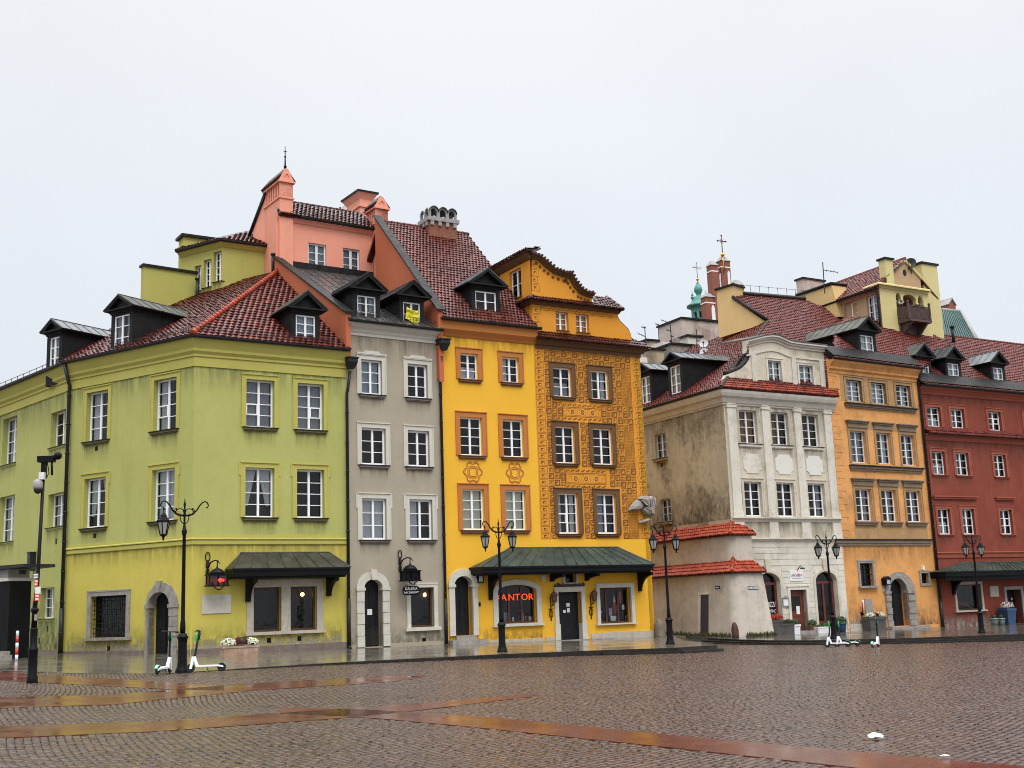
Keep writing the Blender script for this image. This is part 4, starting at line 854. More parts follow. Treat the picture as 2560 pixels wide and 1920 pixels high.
shell(Hp, [xy(FpK.P(pu0, -.9, 0)), xy(FpK.P(pu1, -.9, 0)), xy(FpK.P(pu1, -6, 0)), xy(FpK.P(pu0, -6, 0))], zPk - 4, zPe - .2, 'dark')
# ================================================================ yellow house
ZeW = 15.5; Hw = House('yellow_house', (Fye.P(U2 / 2, 0, 0).x, Fye.P(U2 / 2, 0, 0).y, 0), 'bright yellow house with steep brown tiled roof and an arched exchange shop window', 'house'); r = Hw.root
ws = ('ye_trim', .24, .035); wl = ('ye_sill', .16, .17, .13, 'ye_sill')
W1 = row(Fye, [(CH(1118, 372), CH(1270, 612)), (CH(1497, 410), CH(1640, 645))], .16); W2 = row(Fye, [(CH(1115, 948), CH(1310, 1300)), (CH(1500, 972), CH(1682, 1312))], .16); W3 = row(Fye, [(CI(1137, 85), CI(1328, 450)), (CI(1522, 92), CI(1705, 455))], .16)
for k, q in enumerate(W1 + W2 + W3): window(Hw, Fye, q, 3 if k < 2 else 4, .16, fw=.075, sur=ws, sill=wl, curt=[('half', 'curtain'), ('left', 'curtain'), None, None, ('blind', 'blind'), ('blind', 'blind')][k], back='dark' if k < 4 else 'dusk')
# arched doorway with plain white surround
o0 = Fye.u(CI(1018, 1200)); o1 = Fye.u(CI(1278, 1200)); i0 = Fye.u(CI(1070, 1200)) ; i1 = Fye.u(CI(1197, 1200), -.4); zd = hpL(*xy(Fye.P(i0, 0, 0))) + .38
arch_door(Hw, Fye, (i0, i1, Fye.z(CI(1130, 868), -.2)), (o0, o1, Fye.z(CI(1150, 800))), Fye.z(CI(1050, 945)), zd, 'door', 'creamstone', rust=False, blocks=0, key=False, pr=.09)
m = MB(); zz = zd; m.box(Fye, o0 - .05, o1 + .32, -.3, .42, ZB, zz - .19); m.box(Fye, o0 - .25, o1 + .62, .0, .8, ZB, zz - .385); m.box(Fye, o0 + .3, o1 - .2, -.4, .2, ZB, zz - .001); m.build('doorstep', 'greystone', r)
# exchange office window: segmental arch, three lights
q = wpx(Fye, CL(340, 668), CL(727, 1050), .2); o = plain_pane(Hw, Fye, q, .22, 'wood', vb=(.335, .665)); zs = q[3] - .30
m = MB(); w = .27
m.box(Fye, q[0] - w, q[0], -.1, .06, q[2], zs); m.box(Fye, q[1], q[1] + w, -.1, .06, q[2], zs); arch_ring(m, Fye, q[0], q[1], zs, q[3], q[0] - w, q[1] + w, zs, q[3] + .26, -.2, .06, 0, 18)
m.box(Fye, q[0] - w - .05, q[1] + w + .08, -.1, .15, q[2] - .14, q[2] - .001); m.build('surround', 'creamstone', o)
M['neon'] = plain('red_lit_letters', (.8, .05, .01), .4, emit=(1, .085, .012), es=1.0)
zt = Fye.z(CL(640, 790), -.1)
for t_, a, b in (('K', 341, 366), ('A', 390, 424), ('NT', 470, 552), ('OR', 602, 690)): text_obj('lettering', t_, Fye, (Fye.u(CL(a, 790), -.2) + Fye.u(CL(b, 790), -.2)) / 2, -.2, zt, .44, 'neon', o, ext=.012, sx=1.12)
for k in range(9):
    rr = random.Random(k); u = q[0] + .12 + (q[1] - q[0] - .3) * k / 8; h = rr.uniform(.12, .45); mm = MB(); mm.box(Fye, u, u + rr.uniform(.08, .2), -.5, -.46, q[2] + .1, q[2] + .1 + h); mm.build('display_card', ['paper', 'dusk', 'netcurtain', 'amber'][k % 4], o)
m = MB(); wall_mesh(m, Fye, 0, U2, ZB, ZeW + .1, Hw.open[id(Fye)]); m.build('wall', 'ye', r)
zA = Fye.z(CH(980, 205)); pz = [xy(Fye.P(.02, 0, 0)), xy(Fye.P(U2 + .1, 0, 0))]
m = MB(); m.molding(pz, [(-.02, zA - .06), (.05, zA - .06), (.12, zA + .05), (.3, zA + .25), (.34, ZeW - .1), (.36, ZeW + .02), (-.02, ZeW + .02)]); m.build('cornice', 'ye_trim', r)
gutter([xy(Fye.P(0, 0, 0)), xy(Fye.P(U2 + .25, 0, 0))], ZeW + .08, r, .11, out=.34)
# painted scroll cartouches under the first-floor sills
for a, b in ((CH(1145, 1338), CH(1322, 1548)), (CH(1528, 1348), CH(1695, 1556))):
    u0, z1 = Fye.px(*a); u1, z0 = Fye.px(*b); cu, cz, hw, hh = (u0 + u1) / 2, (z0 + z1) / 2, (u1 - u0) / 2, (z1 - z0) / 2; m = MB()
    def loop(f, rr=.022): m.tube([Fye.P(cu + hw * f(t)[0], .004, cz + hh * f(t)[1]) for t in [2 * math.pi * i / 40 for i in range(41)]], rr, 5)
    sq = lambda t, a, b, p: (a * math.copysign(abs(math.cos(t)) ** p, math.cos(t)), b * math.copysign(abs(math.sin(t)) ** p, math.sin(t)))
    loop(lambda t: sq(t, .36, .36, .55)); loop(lambda t: sq(t, .52, .50, .6)); loop(lambda t: ((.82 + .13 * math.cos(6 * t)) * math.cos(t), (.80 + .10 * math.cos(6 * t)) * math.sin(t))); loop(lambda t: ((.92 + .1 * math.cos(6 * t)) * math.cos(t), (.90 + .08 * math.cos(6 * t)) * math.sin(t)), .015)
    for sx in (-1, 1):
        for sz in (-1, 1): loop(lambda t: (sx * .32 + .17 * math.cos(t) * (1 - t / 9), sz * .84 + .11 * math.sin(t) * (1 - t / 9)), .02)
    m.build('cartouche', 'ye_trim', r)
# roof: eave, ridge over the party walls, brick stack with arched cap
OFW = 6.7; zE = ZeW + .12; zRd = Fye.z((966, 553), -OFW) - .05; pitW = math.degrees(math.atan((zRd - zE) / (OFW + .4)))
a_, b_ = Fye.P(0, .4, zE), Fye.P(U2 + .12, .4, zE); c_, d_ = Fye.P(U2 + .12, -OFW, zRd), Fye.P(0, -OFW, zRd)
tile_roof('roof', [a_, b_, c_, d_], (a_, b_), 'tile_y', r, .2, .27, wave=.045)
m = MB(); e_ = Fye.P(U2 + .12, -2 * OFW, zE); f_ = Fye.P(0, -2 * OFW, zE); m.slab([d_, c_, e_, f_], .15); m.build('roof', 'tile_b', r)
m = MB(); m.poly([Fye.P(U2 + .1, .35, zE), Fye.P(U2 + .1, -OFW, zRd), Fye.P(U2 + .1, -2 * OFW, zE)]); m.build('gable', 'ye', r)
ridge_caps('ridge_tiles', d_, c_, 'tile_y', r, .11)
party(Hw, Fye, .0, .3, -OFW - .2, zE + .3, zRd + .3, 3.5, 'pinkw')
dormer(Hw, Fye, CG(1472, 1030), CG(1668, 1322), CG(1587, 817), .3, pitW, 3, over=.34, side=.22, top=.22, roofmat='zincroof', curt=None, back='dark', length=4.2)
snow_guard(Fye, .2, 2.2, .15, zE + .45, r); snow_guard(Fye, 1.4, U2 - .6, -2.9, zE + 3.5, r)
Fb = Fr(Fye.P(0, -5.9, 0), 58.8); b0, b1 = Fb.u(CG(1060, 480)), Fb.u(CG(1306, 500)); zb1 = Fb.z(CG(1060, 398)); zc1 = zb1 + .22; sdb = side_for(Fb, b0, 0, zb1, CG(978, 0)[0])
m = MB(); m.box(Fb, b0, b1, -sdb, 0, zb1 - 3, zb1); o = m.build('chimney', 'brick', r)
m = MB(); m.box(Fb, b0 - .12, b1 + .12, -sdb - .12, .12, zb1 + .001, zc1)
for i in range(4): u = b0 + .05 + (b1 - b0 - .3) * i / 3; m.box(Fb, u, u + .2, -.05, .1, zb1 - .26, zb1 - .001)
for i in range(3): d = -.2 - (sdb - .4) * i / 2; m.box(Fb, b0 - .1, b0 + .05, d - .1, d + .1, zb1 - .26, zb1 - .001)
za0, za1 = zc1, Fb.z(CG(1100, 280)); hh = za1 - za0
def arcade(u0, u1, d0, d1, n, alongd):
    L = (u1 - u0) / n
    for i in range(n):
        a, b = u0 + L * i, u0 + L * (i + 1); ia, ib = a + L * .16, b - L * .16; zs = za0 + hh * .5
        for o_, w_ in ((a, ia), (ib, b)): (m.box(Fb, o_, w_, d0, d1, za0 + .001, zs) if not alongd else m.box(Fb, d0, d1, -w_, -o_, za0 + .001, zs))
        p, q2 = arch_pts(ia, ib, zs, za0 + hh * .88, 10), arch_pts(a, b, zs, za0 + hh, 10)
        for k in range(10):
            pts = [p[k], q2[k], q2[k + 1], p[k + 1]]
            vs = [Fb.P(x, d1, z) for x, z in pts] + [Fb.P(x, d0, z) for x, z in pts] if not alongd else [Fb.P(d1, -x, z) for x, z in pts] + [Fb.P(d0, -x, z) for x, z in pts]
            m.add(vs, [(0, 1, 2, 3), (7, 6, 5, 4)] + [(j, j + 4, (j + 1) % 4 + 4, (j + 1) % 4) for j in range(4)])
arcade(b0, b1, -.12, .02, 3, False); arcade(b0, b1, -sdb, -sdb + .14, 3, False); arcade(.0, sdb, b0 - .02, b0 + .12, 2, True); arcade(.0, sdb, b1 - .12, b1 + .02, 2, True)
m.build('chimney_cap', 'slate', o)
m = MB()
for i in range(3):
    p = arch_pts(b0 + (b1 - b0) * i / 3, b0 + (b1 - b0) * (i + 1) / 3, za0 + hh * .5, za0 + hh, 10)
    for k in range(10): m.hexa([Fb.P(p[k][0], .1, p[k][1] + .003), Fb.P(p[k + 1][0], .1, p[k + 1][1] + .003), Fb.P(p[k + 1][0], -sdb - .08, p[k + 1][1] + .003), Fb.P(p[k][0], -sdb - .08, p[k][1] + .003), Fb.P(p[k][0], .1, p[k][1] + .06), Fb.P(p[k + 1][0], .1, p[k + 1][1] + .06), Fb.P(p[k + 1][0], -sdb - .08, p[k + 1][1] + .06), Fb.P(p[k][0], -sdb - .08, p[k][1] + .06)])
m.build('chimney_cap', 'copper', o)
m = MB(); m.box(Fb, b0 - .25, b1 + .25, -.1, .3, zb1 - 1.75, zb1 - 1.5); m.build('flashing', 'flash', o)
stain(r, Fye, .2, U2 - .1, .1, .8, 'splash'); stain(r, Fye, .1, U2 - .1, zA - 1.2, zA - .06)
shell(Hw, [xy(Fye.P(.05, -1.5, 0)), xy(Fye.P(U2 - .05, -1.5, 0)), xy(Fye.P(U2 - .05, -OFW, 0)), xy(Fye.P(.05, -OFW, 0))], ZB, ZeW - .3, 'dark')
# ================================================================ ochre house with scratched sgraffito
Hs = House('sgraffito_house', (Fsg.P(U3 / 2, 0, 0).x, Fsg.P(U3 / 2, 0, 0).y, 0), 'ochre house covered in brown sgraffito squares, with a a curved stepped gable', 'house'); r = Hs.root
bs = ('sg_br', .22, .04); bl = ('sg_br', .14, .16, .13, 'sg_br')
S1 = row(Fsg, [(CJ(753, 1322), CJ(940, 1635)), (CJ(1142, 1352), CJ(1325, 1660))], .16); S2 = row(Fsg, [(CK(525, 437), CK(728, 828)), (CK(915, 460), CK(1117, 842))], .16); S3 = row(Fsg, [(CK(553, 1133), CK(765, 1553)), (CK(955, 1140), CK(1158, 1555))], .16)
for k, q in enumerate(S1 + S2 + S3): window(Hs, Fsg, q, 3 if k < 2 else 4, .16, fw=.075, sur=bs, sill=bl, curt=[('half', 'netcurtain'), ('sides', 'curtain'), None, None, ('sides', 'curtain'), ('left', 'netcurtain')][k], back=['dark', 'dark', 'brownroom', 'brownroom', 'dusk', 'dusk'][k], vent=(0, 1) if k == 4 else None)
# ground floor: door and display window
q = wpx(Fsg, CL(1375, 697), CL(1690, 1050), .2); o = plain_pane(Hs, Fsg, q, .22, 'wood', vb=(.3, .68)); stone_surround(Fsg, q, .2, .13, .07, o, 'creamstone', so=.07, sd=.18, top=.2)
DQ = q; m = MB(); u, z = Fsg.px(*CL(1535, 800), -.4); m.add([Fsg.P(u, -.4, z + .15), Fsg.P(u + .18, -.4, z - .5), Fsg.P(u + .02, -.4, z - .95), Fsg.P(u - .1, -.4, z - .45)], [(0, 1, 2, 3)]); m.build('pennant', 'red', o)
m = MB(); u, z = Fsg.px(*CL(1535, 800), -.395); m.add([Fsg.P(u, -.395, z + .16), Fsg.P(u + .1, -.395, z - .2), Fsg.P(u - .06, -.395, z - .22)], [(0, 1, 2)]); m.build('pennant', 'paper', o)
for a, b, mt in ((CL(1500, 983), CL(1560, 1030), 'paper'), (CL(1618, 868), CL(1643, 918), 'paper'), (CL(1652, 978), CL(1682, 1025), 'netcurtain'), (CL(1483, 905), CL(1520, 980), 'netcurtain'), (CL(1385, 925), CL(1412, 960), 'netcurtain'), (CL(1588, 735), CL(1610, 850), 'red')):
    u0, z1 = Fsg.px(*a, -.33); u1, z0 = Fsg.px(*b, -.33); m = MB(); m.box(Fsg, u0, u1, -.36, -.33, z0, z1); m.build('display_card', mt, o)
u0, u1 = Fsg.u(CL(965, 900)), Fsg.u(CL(1168, 900), -.3); zt = Fsg.z(CL(1060, 738), -.25); zd = Fsg.z(CL(1090, 1218), -.1); Hs.hole(Fsg, u0, u1, zd - .4, zt, .4)
m = MB(); m.box(Fsg, u0, u1, -.36, -.3, zd - .4, zt); m.box(Fsg, u0 + .1, u1 - .1, -.3, -.285, zd + .12, zd + .6); m.box(Fsg, u0 + .1, u1 - .1, -.3, -.285, zd + .75, zt - .12); o = m.build('door', 'door', r)
m = MB(); m.box(Fsg, u1 - .14, u1 - .1, -.285, -.22, zd + .95, zd + 1.15); m.build('handle', 'pipe', o)
for a, b in ((CL(1047, 850), CL(1083, 886)), (CL(1014, 922), CL(1043, 950)), (CL(1055, 902), CL(1084, 945))):
    p, z1 = Fsg.px(*a, -.28); q_, z0 = Fsg.px(*b, -.28); m = MB(); m.box(Fsg, p, q_, -.284, -.278, z0, z1); m.build('notice', 'paper', o)
m = MB(); w = .22
for a, b in ((u0 - w, u0), (u1, u1 + w)): m.box(Fsg, a, b, -.25, .07, ZB, zt); m.box(Fsg, a - .04, b + .04, -.25, .1, ZB, zd + .75)
m.box(Fsg, u0 - w, u1 + w, -.25, .07, zt, zt + .2); m.box(Fsg, u0 - w - .03, u1 + w + .03, -.2, .1, zt + .2, zt + .25); m.build('surround', 'creamstone', o)
m = MB(); rr = random.Random(4); uu = u0 - .2
while uu < u1 + .2:
    h = rr.uniform(.10, .22); wd = rr.uniform(.03, .06); m.box(Fsg, uu, uu + wd, .02, .06, zt + .26, zt + .26 + h); uu += wd + .02
m.build('door_crest', 'balwood', o)
m = MB(); m.box(Fsg, u0 - .4, u1 + 1.3, 0, .9, ZB, zd - .03); m.build('doorstep', 'greystone', r); u0d = u1 + .2
q = wpx(Fsg, CL(1025, 555), CL(1118, 640), .25); o = plain_pane(Hs, Fsg, q, .25, 'black', fw=.04); stone_surround(Fsg, q, .1, .08, .07, o, 'creamstone', so=.0, sd=.06)
canopy(Hs, Fsg, CL(470, 287), CL(1570, 277), CL(182, 478), CL(1955, 452), 1.35, .3, ((CL(255, 0)[0], 1.15), (CL(1785, 0)[0], .95), (CL(890, 0)[0], .35), (CL(1245, 0)[0], .35)), mat='copper', seams=15, bw=.17)
# wall body
zSgB = Fsg.z(CK(700, 1612)); zCo = Fsg.z(CJ(590, 1085)); ZeS = Fsg.z(CJ(610, 1015), .35)
m = MB(); wall_mesh(m, Fsg, 0, U3, zSgB, ZeS + .1, Hs.open[id(Fsg)]); m.build('wall', 'sg', r)
m = MB(); wall_mesh(m, Fsg, 0, U3, ZB, zSgB, Hs.open[id(Fsg)]); tag(m.build('wall', 'ye', r), 'plain yellow ground floor wall')
m = MB(); m.box(Fsg, u0d + .3, U3 + .02, 0, .05, ZB, -.12 + .30); m.build('plinth', 'stone', r); m = MB(); m.box(Fsg, .05, u0d - 1.75, 0, .04, ZB, -.12 + .22); m.build('plinth', 'stone', r); m = MB(); m.box(Fye, 2.4, U2 - .05, 0, .04, ZB, -.12 + .2); m.build('plinth', 'stone', Hw.root)
FsR = Fr(Fsg.P(U3, 0, 0), 59.5 - 90)      # flank towards the side street
m = MB(); m.box(FsR, 0.0, 14, -.3, 0, ZB, ZeS); m.build('side_wall', 'ye', r)
pz = [xy(Fsg.P(.1, 0, 0)), xy(Fsg.P(U3, 0, 0)), xy(FsR.P(12, 0, 0))]
m = MB(); m.molding(pz, [(-.02, zCo - .2), (.04, zCo - .2), (.04, zCo - .02), (.14, zCo), (.3, zCo + .2), (.34, zCo + .36), (.42, ZeS - .1), (.44, ZeS - .02), (-.02, ZeS - .02)]); m.build('cornice', 'sg_br', r)
zTp = Fsg.z(CJ(900, 975), -.12); pt = [Fsg.P(0, .5, ZeS), Fsg.P(U3 + .45, .5, ZeS), Fsg.P(U3 + .05, -.1, zTp), Fsg.P(0, -.1, zTp)]
tile_roof('cornice_roof', pt, (pt[0], pt[1]), 'tile_d', r, .19, .3, th=.06, wave=.06)
# second tier
z2b = ZeS - .1; z2c = Fsg.z(CJ(800, 690)); z2e = Fsg.z(CJ(800, 640), .35)
hq = row(Fsg, [(CJ(783, 748), CJ(900, 940)), (CJ(992, 772), CJ(1113, 965))], .2)
for q in hq: window(Hs, Fsg, q, 3, .2, fw=.06, back='brownroom', sill=('sg', .02, .1, .05, 'sg_br'))
uT = Fsg.u(CJ(1425, 760)); m = MB(); wall_mesh(m, Fsg, 0, uT, z2b, z2c + .2, hs(Fsg)); m.build('gable_wall', 'sg', r)
cv = [Fsg.px(*CJ(*p)) for p in ((1425, 770), (1430, 800), (1455, 845), (1500, 890), (1540, 930), (1560, 975), (1572, 1020))]
m = MB(); m.prism(Fsg, [(uT - .001, z2b), (cv[-1][0] + .05, z2b)] + cv[::-1], -.35, -.001); m.box(Fsg, .0, uT, -.36, -.3, z2b, z2c); o = m.build('gable_wall', 'sg', r)
m = MB(); m.tube([Fsg.P(u + .03, -.16, z + .03) for u, z in cv] + [Fsg.P(cv[-1][0] + .7, -.16, z2b + .25)], .09, 6); m.build('coping', 'flash', o)
pz = [xy(Fsg.P(-.0, -2.2, 0)), xy(Fsg.P(-.0, 0, 0)), xy(Fsg.P(uT + .1, 0, 0))]
m = MB(); m.molding(pz, [(-.02, z2c - .05), (.06, z2c - .02), (.2, z2c + .12), (.3, z2e - .05), (-.02, z2e - .05)]); m.build('gable_cornice', 'sg_br', r)
z3b = Fsg.z(CJ(800, 598), -.15); uM = Fsg.u(CJ(1165, 620)); uE = Fsg.u(CJ(1480, 700), .35)
pt = [Fsg.P(-.3, .38, z2e), Fsg.P(uE, .38, z2e), Fsg.P(uM + .1, -.15, z3b), Fsg.P(-.02, -.15, z3b)]; tile_roof('gable_roof', pt, (pt[0], pt[1]), 'tile_d', r, .19, .28, th=.06, wave=.055)
pn_ = (pt[1] - pt[0]).cross(pt[3] - pt[0]).normalized(); k1 = isect(CJ(1315, 592), pt[0], pn_); k0 = isect(CJ(1168, 588), pt[0], pn_)
pt2 = [pt[1] + Fsg.t * -1.6, pt[1], k1, k0]; tile_roof('gable_roof', pt2, (pt2[0], pt2[1]), 'tile_d', r, .19, .28, th=.06, wave=.055, lift=.06); ridge_caps('hip_tiles', pt[1], k1, 'tile_d', r, .1)
Fsd = Fr(Fsg.P(0, 0, 0), 149.5)
e1 = [Fsd.P(-2.4, .38, z2e), Fsd.P(.38, .38, z2e), Fsd.P(-.1, -.15, z3b), Fsd.P(-2.4, -.15, z3b)]; tile_roof('gable_roof', e1, (e1[0], e1[1]), 'tile_d', r, .19, .28, th=.06, wave=.055)
# third tier: curved gable and its flank wall
ci = [Fsg.px(*CJ(*p)) for p in ((540, 200), (600, 215), (680, 288), (760, 350), (870, 388), (920, 400), (958, 470), (1025, 555), (1090, 585), (1160, 605))]
co_ = [Fsg.px(*CJ(*p), .3) for p in ((540, 130), (640, 165), (730, 240), (800, 300), (900, 335), (960, 335), (995, 410), (1065, 500), (1130, 540), (1205, 545))]
m = MB(); m.prism(Fsg, [(0, z3b - .4), (ci[-1][0], z3b - .4)] + ci[::-1], -.4, 0); m.build('gable_wall', 'sg', r)
m = MB()
for i in range(len(ci) - 1):
    for f0, f1, d1 in ((0, .4, .12), (.4, .75, .22), (.75, 1, .32)):
        L = lambda k, f: (ci[k][0] * (1 - f) + co_[k][0] * f, ci[k][1] * (1 - f) + co_[k][1] * f)
        m.prism(Fsg, [L(i, f0), L(i + 1, f0), L(i + 1, f1), L(i, f1)][::1], -.35, d1)
m.build('gable_cornice', 'sg_br', r)
m = MB()
for i in range(len(co_) - 1):
    a, b = Vector(co_[i]), Vector(co_[i + 1]); n = max(1, int((b - a).length / .17))
    for k in range(n): p = a.lerp(b, k / n); m.tube([Fsg.P(p.x, .38, p.y + .02), Fsg.P(p.x, -.5, p.y + .10)], .07, 7)
m.build('gable_roof', 'tile_d', r)
zsT = ci[0][1]; q = wpx(Fsd, CJ(328, 345), CJ(433, 578), .15); window(Hs, Fsd, q, 2, .15, fw=.06, back='brownroom', sill=('sg', .06, .08, .05, 'sg_br'))
m = MB(); wall_mesh(m, Fsd, -5.6, 0, z3b - 2.4, zsT + .15, Hs.open[id(Fsd)]); m.build('flank_wall', 'sg', r)
m = MB(); m.molding([xy(Fsd.P(-5.6, 0, 0)), xy(Fsd.P(.1, 0, 0))], [(-.02, zsT - .02), (.08, zsT), (.2, zsT + .14), (.3, zsT + .3), (.34, zsT + .38), (-.02, zsT + .38)]); m.build('gable_cornice', 'sg_br', r)
e1 = [Fsd.P(-5.6, .4, zsT + .42), Fsd.P(.3, .4, zsT + .42), Fsd.P(.3, -.5, zsT + .62), Fsd.P(-5.6, -.5, zsT + .62)]; tile_roof('gable_roof', e1, (e1[0], e1[1]), 'tile_d', r, .19, .3, th=.06, wave=.055)
m = MB(); m.slab([Fsg.P(.3, -.4, zsT + .55), Fsg.P(ci[-1][0], -.4, ci[-1][1] + .2), Fsg.P(ci[-1][0], -5.6, ci[-1][1] + .2), Fsg.P(.3, -5.6, zsT + .55)], .12)
m.slab([Fsg.P(0, -.1, zTp), Fsg.P(U3, -.1, zTp), Fsg.P(U3, -7, zTp), Fsg.P(0, -7, zTp)], .12); m.box(Fsg, .05, uT, -5.5, -.4, z2b, z3b - .1); m.build('roof', 'tile_d', r)
# the scratched pattern: painted squares, quoins and panels laid on the render
pm = MB(); D_ = .005
blk = [(q[0] - .05, q[1] + .05, q[2] - .05, q[3] + .05) for q in S1 + S2 + S3]
pans = []
for a, b in ((CK(603, 232), CK(1022, 358)), (CK(634, 918), CK(1063, 1048))): u0, z1 = Fsg.px(*a); u1, z0 = Fsg.px(*b); pans.append((u0, u1, z0, z1))
blk += [(p[0] + .1, p[1] - .1, p[2] - .05, p[3] + .05) for p in pans]
free = lambda a, b, c, d: not any(a < k[1] and b > k[0] and c < k[3] and d > k[2] for k in blk)
def rect(a, b, c, d, mi, dd=0): pm.poly([Fsg.P(a, D_ + dd, c), Fsg.P(b, D_ + dd, c), Fsg.P(b, D_ + dd, d), Fsg.P(a, D_ + dd, d)], mi)
def ring(a, b, c, d, w, mi): rect(a, b, c, c + w, mi); rect(a, b, d - w, d, mi); rect(a, a + w, c + w, d - w, mi); rect(b - w, b, c + w, d - w, mi)
def gem(cu, cz, s, sw=.8):
    a, b, c, d = cu - s, cu + s, cz - s * sw, cz + s * sw; P = lambda u, z: Fsg.P(u, D_, z)
    pm.poly([P(a, c), P(b, d), P(a, d)], 0); pm.poly([P(a, c), P(b, c), P(b, d)], 1); ring(a - .018, b + .018, c - .018, d + .018, .018, 2)
pu, pz_ = .335, .335; zTop = zCo - .22; uA, uB = .62, U3 - .66; nU = int((uB - uA) / pu); nZ = int((zTop - zSgB) / pz_); pu = (uB - uA) / nU; pz_ = (zTop - zSgB) / nZ
uF = S1[1][1] + .62
for j in range(nZ):
    for i in range(nU):
        a, c = uA + i * pu, zSgB + j * pz_; b, d = a + pu, c + pz_
        if not free(a, b, c, d): continue
        beside = any(q[2] - .2 < (c + d) / 2 < q[3] + .1 for q in S1 + S2 + S3)
        if a > uF - .1 and beside:   # finer chain pattern by the corner
            for x in range(2):
                for z in range(2):
                    a2, c2 = a + x * pu / 2, c + z * pz_ / 2; ring(a2 + .015, a2 + pu / 2 - .015, c2 + .015, c2 + pz_ / 2 - .015, .022, 0 if (x + z) % 2 else 2); rect(a2 + .06, a2 + pu / 2 - .06, c2 + .065, c2 + pz_ / 2 - .065, 0)
            continue
        if (i + j) % 2: ring(a + .01, b - .01, c + .01, d - .01, .06, 0); gem((a + b) / 2, (c + d) / 2, .062)
        else: ring(a + .03, b - .03, c + .03, d - .03, .03, 0); gem((a + b) / 2, (c + d) / 2, .06)
nq = int((zTop - zSgB) / .335)
for j in range(nq):
    c = zSgB + j * (zTop - zSgB) / nq; d = c + (zTop - zSgB) / nq; w = .5 if j % 2 else .5
    ring(.07, .57, c + .025, d - .02, .016, 0); gem(.31, (c + d) / 2, .085, .62); w = .50 if j % 3 else .62
    if U3 - .02 - w > uB - .05: pass
    ring(U3 - .04 - w * .85, U3 - .04, c + .025, d - .02, .018, 0); gem(U3 - .05 - w * .42, (c + d) / 2, .06, .8)
for u0, u1, z0, z1 in pans:
    ring(u0, u1, z0, z1, .03, 0); ring(u0 + .07, u1 - .07, z0 + .07, z1 - .07, .016, 0); cz = (z0 + z1) / 2
    for f in (.25, .5, .75):
        cu = u0 + (u1 - u0) * f
        for s, mi in ((.17, 1), (.12, 0), (.06, 1), (.03, 2)): pm.poly([Fsg.P(cu + s * math.cos(k * math.pi / 4), D_ + .002 + (.2 - s) * .02, cz + s * 1.15 * math.sin(k * math.pi / 4)) for k in range(8)], mi)
    rr = random.Random(3)
    for k in range(90):
        a = rr.uniform(u0 + .1, u1 - .16); c = rr.uniform(z0 + .1, z1 - .14); s = rr.uniform(.02, .05); pm.poly([Fsg.P(a, D_ + .001, c), Fsg.P(a + s, D_ + .001, c + .01), Fsg.P(a + s * .6, D_ + .001, c + s)], rr.choice((0, 0, 1)))
    n = 16
    for k in range(n):
        a = u0 + (u1 - u0) * k / n; b = u0 + (u1 - u0) * (k + .8) / n
        for zz in (z1 + .05, z0 - .16): pm.poly([Fsg.P(a, D_, zz), Fsg.P(b, D_, zz + (.1 if k % 2 else 0)), Fsg.P(b, D_, zz + .1), Fsg.P(a, D_, zz + (.1 if k % 2 else .02))], k % 2 * 2)
# friezes of the upper tiers
for k in range(int(uT / .27) - 2):
    cu = .62 + k * .27; cz = z2c - .22
    for i in range(8): a0, a1 = math.pi * i / 8, math.pi * (i + 1) / 8; pm.poly([Fsg.P(cu + .12 * math.cos(a0), D_, cz + .1 * math.sin(a0)), Fsg.P(cu + .12 * math.cos(a1), D_, cz + .1 * math.sin(a1)), Fsg.P(cu + .08 * math.cos(a1), D_, cz + .065 * math.sin(a1)), Fsg.P(cu + .08 * math.cos(a0), D_, cz + .065 * math.sin(a0))], 0)
    rect(cu - .135, cu + .135, cz - .06, cz - .04, 0); rect(cu - .135, cu + .135, cz + .13, cz + .15, 0)
for j, (zz0, zz1) in enumerate(((z3b + .15, zsT - .1), (z2b + .6, z2c - .1))):
    n = int((zz1 - zz0) / .36)
    for i in range(n):
        c = zz0 + (zz1 - zz0) * i / n; d = zz0 + (zz1 - zz0) * (i + 1) / n; w = .42 if i % 2 else .52; ring(.04, w, c + .02, d - .02, .016, 0); gem(.04 + (w - .04) / 2, (c + d) / 2, .065, .9)
for i in range(1, len(ci) - 1):
    for f in (0, .5):
        x = ci[i][0] * (1 - f) + ci[i + 1][0] * f; z = ci[i][1] * (1 - f) + ci[i + 1][1] * f; t = Vector((ci[i + 1][0] - ci[i][0], ci[i + 1][1] - ci[i][1])).normalized(); n_ = Vector((t.y, -t.x)) * -1
        if n_.y > 0: n_ = -n_
        p = Vector((x, z)) + n_ * .2
        for a0, a1, mi in ((.1, .07, 0), (.045, .0, 2)):
            pm.poly([Fsg.P(p.x + a0 * math.cos(k * math.pi / 4), D_ + (.003 if a1 == 0 else 0), p.y + a0 * math.sin(k * math.pi / 4)) for k in range(8)], mi)
pm.build('sgraffito', ['sg_line', 'sg_lite', 'sg_dark'], r)
shell(Hs, [xy(Fsg.P(.05, -1.5, 0)), xy(Fsg.P(U3 - .35, -1.5, 0)), xy(Fsg.P(U3 - .35, -9, 0)), xy(Fsg.P(.05, -9, 0))], ZB, ZeS - .3, 'dark')
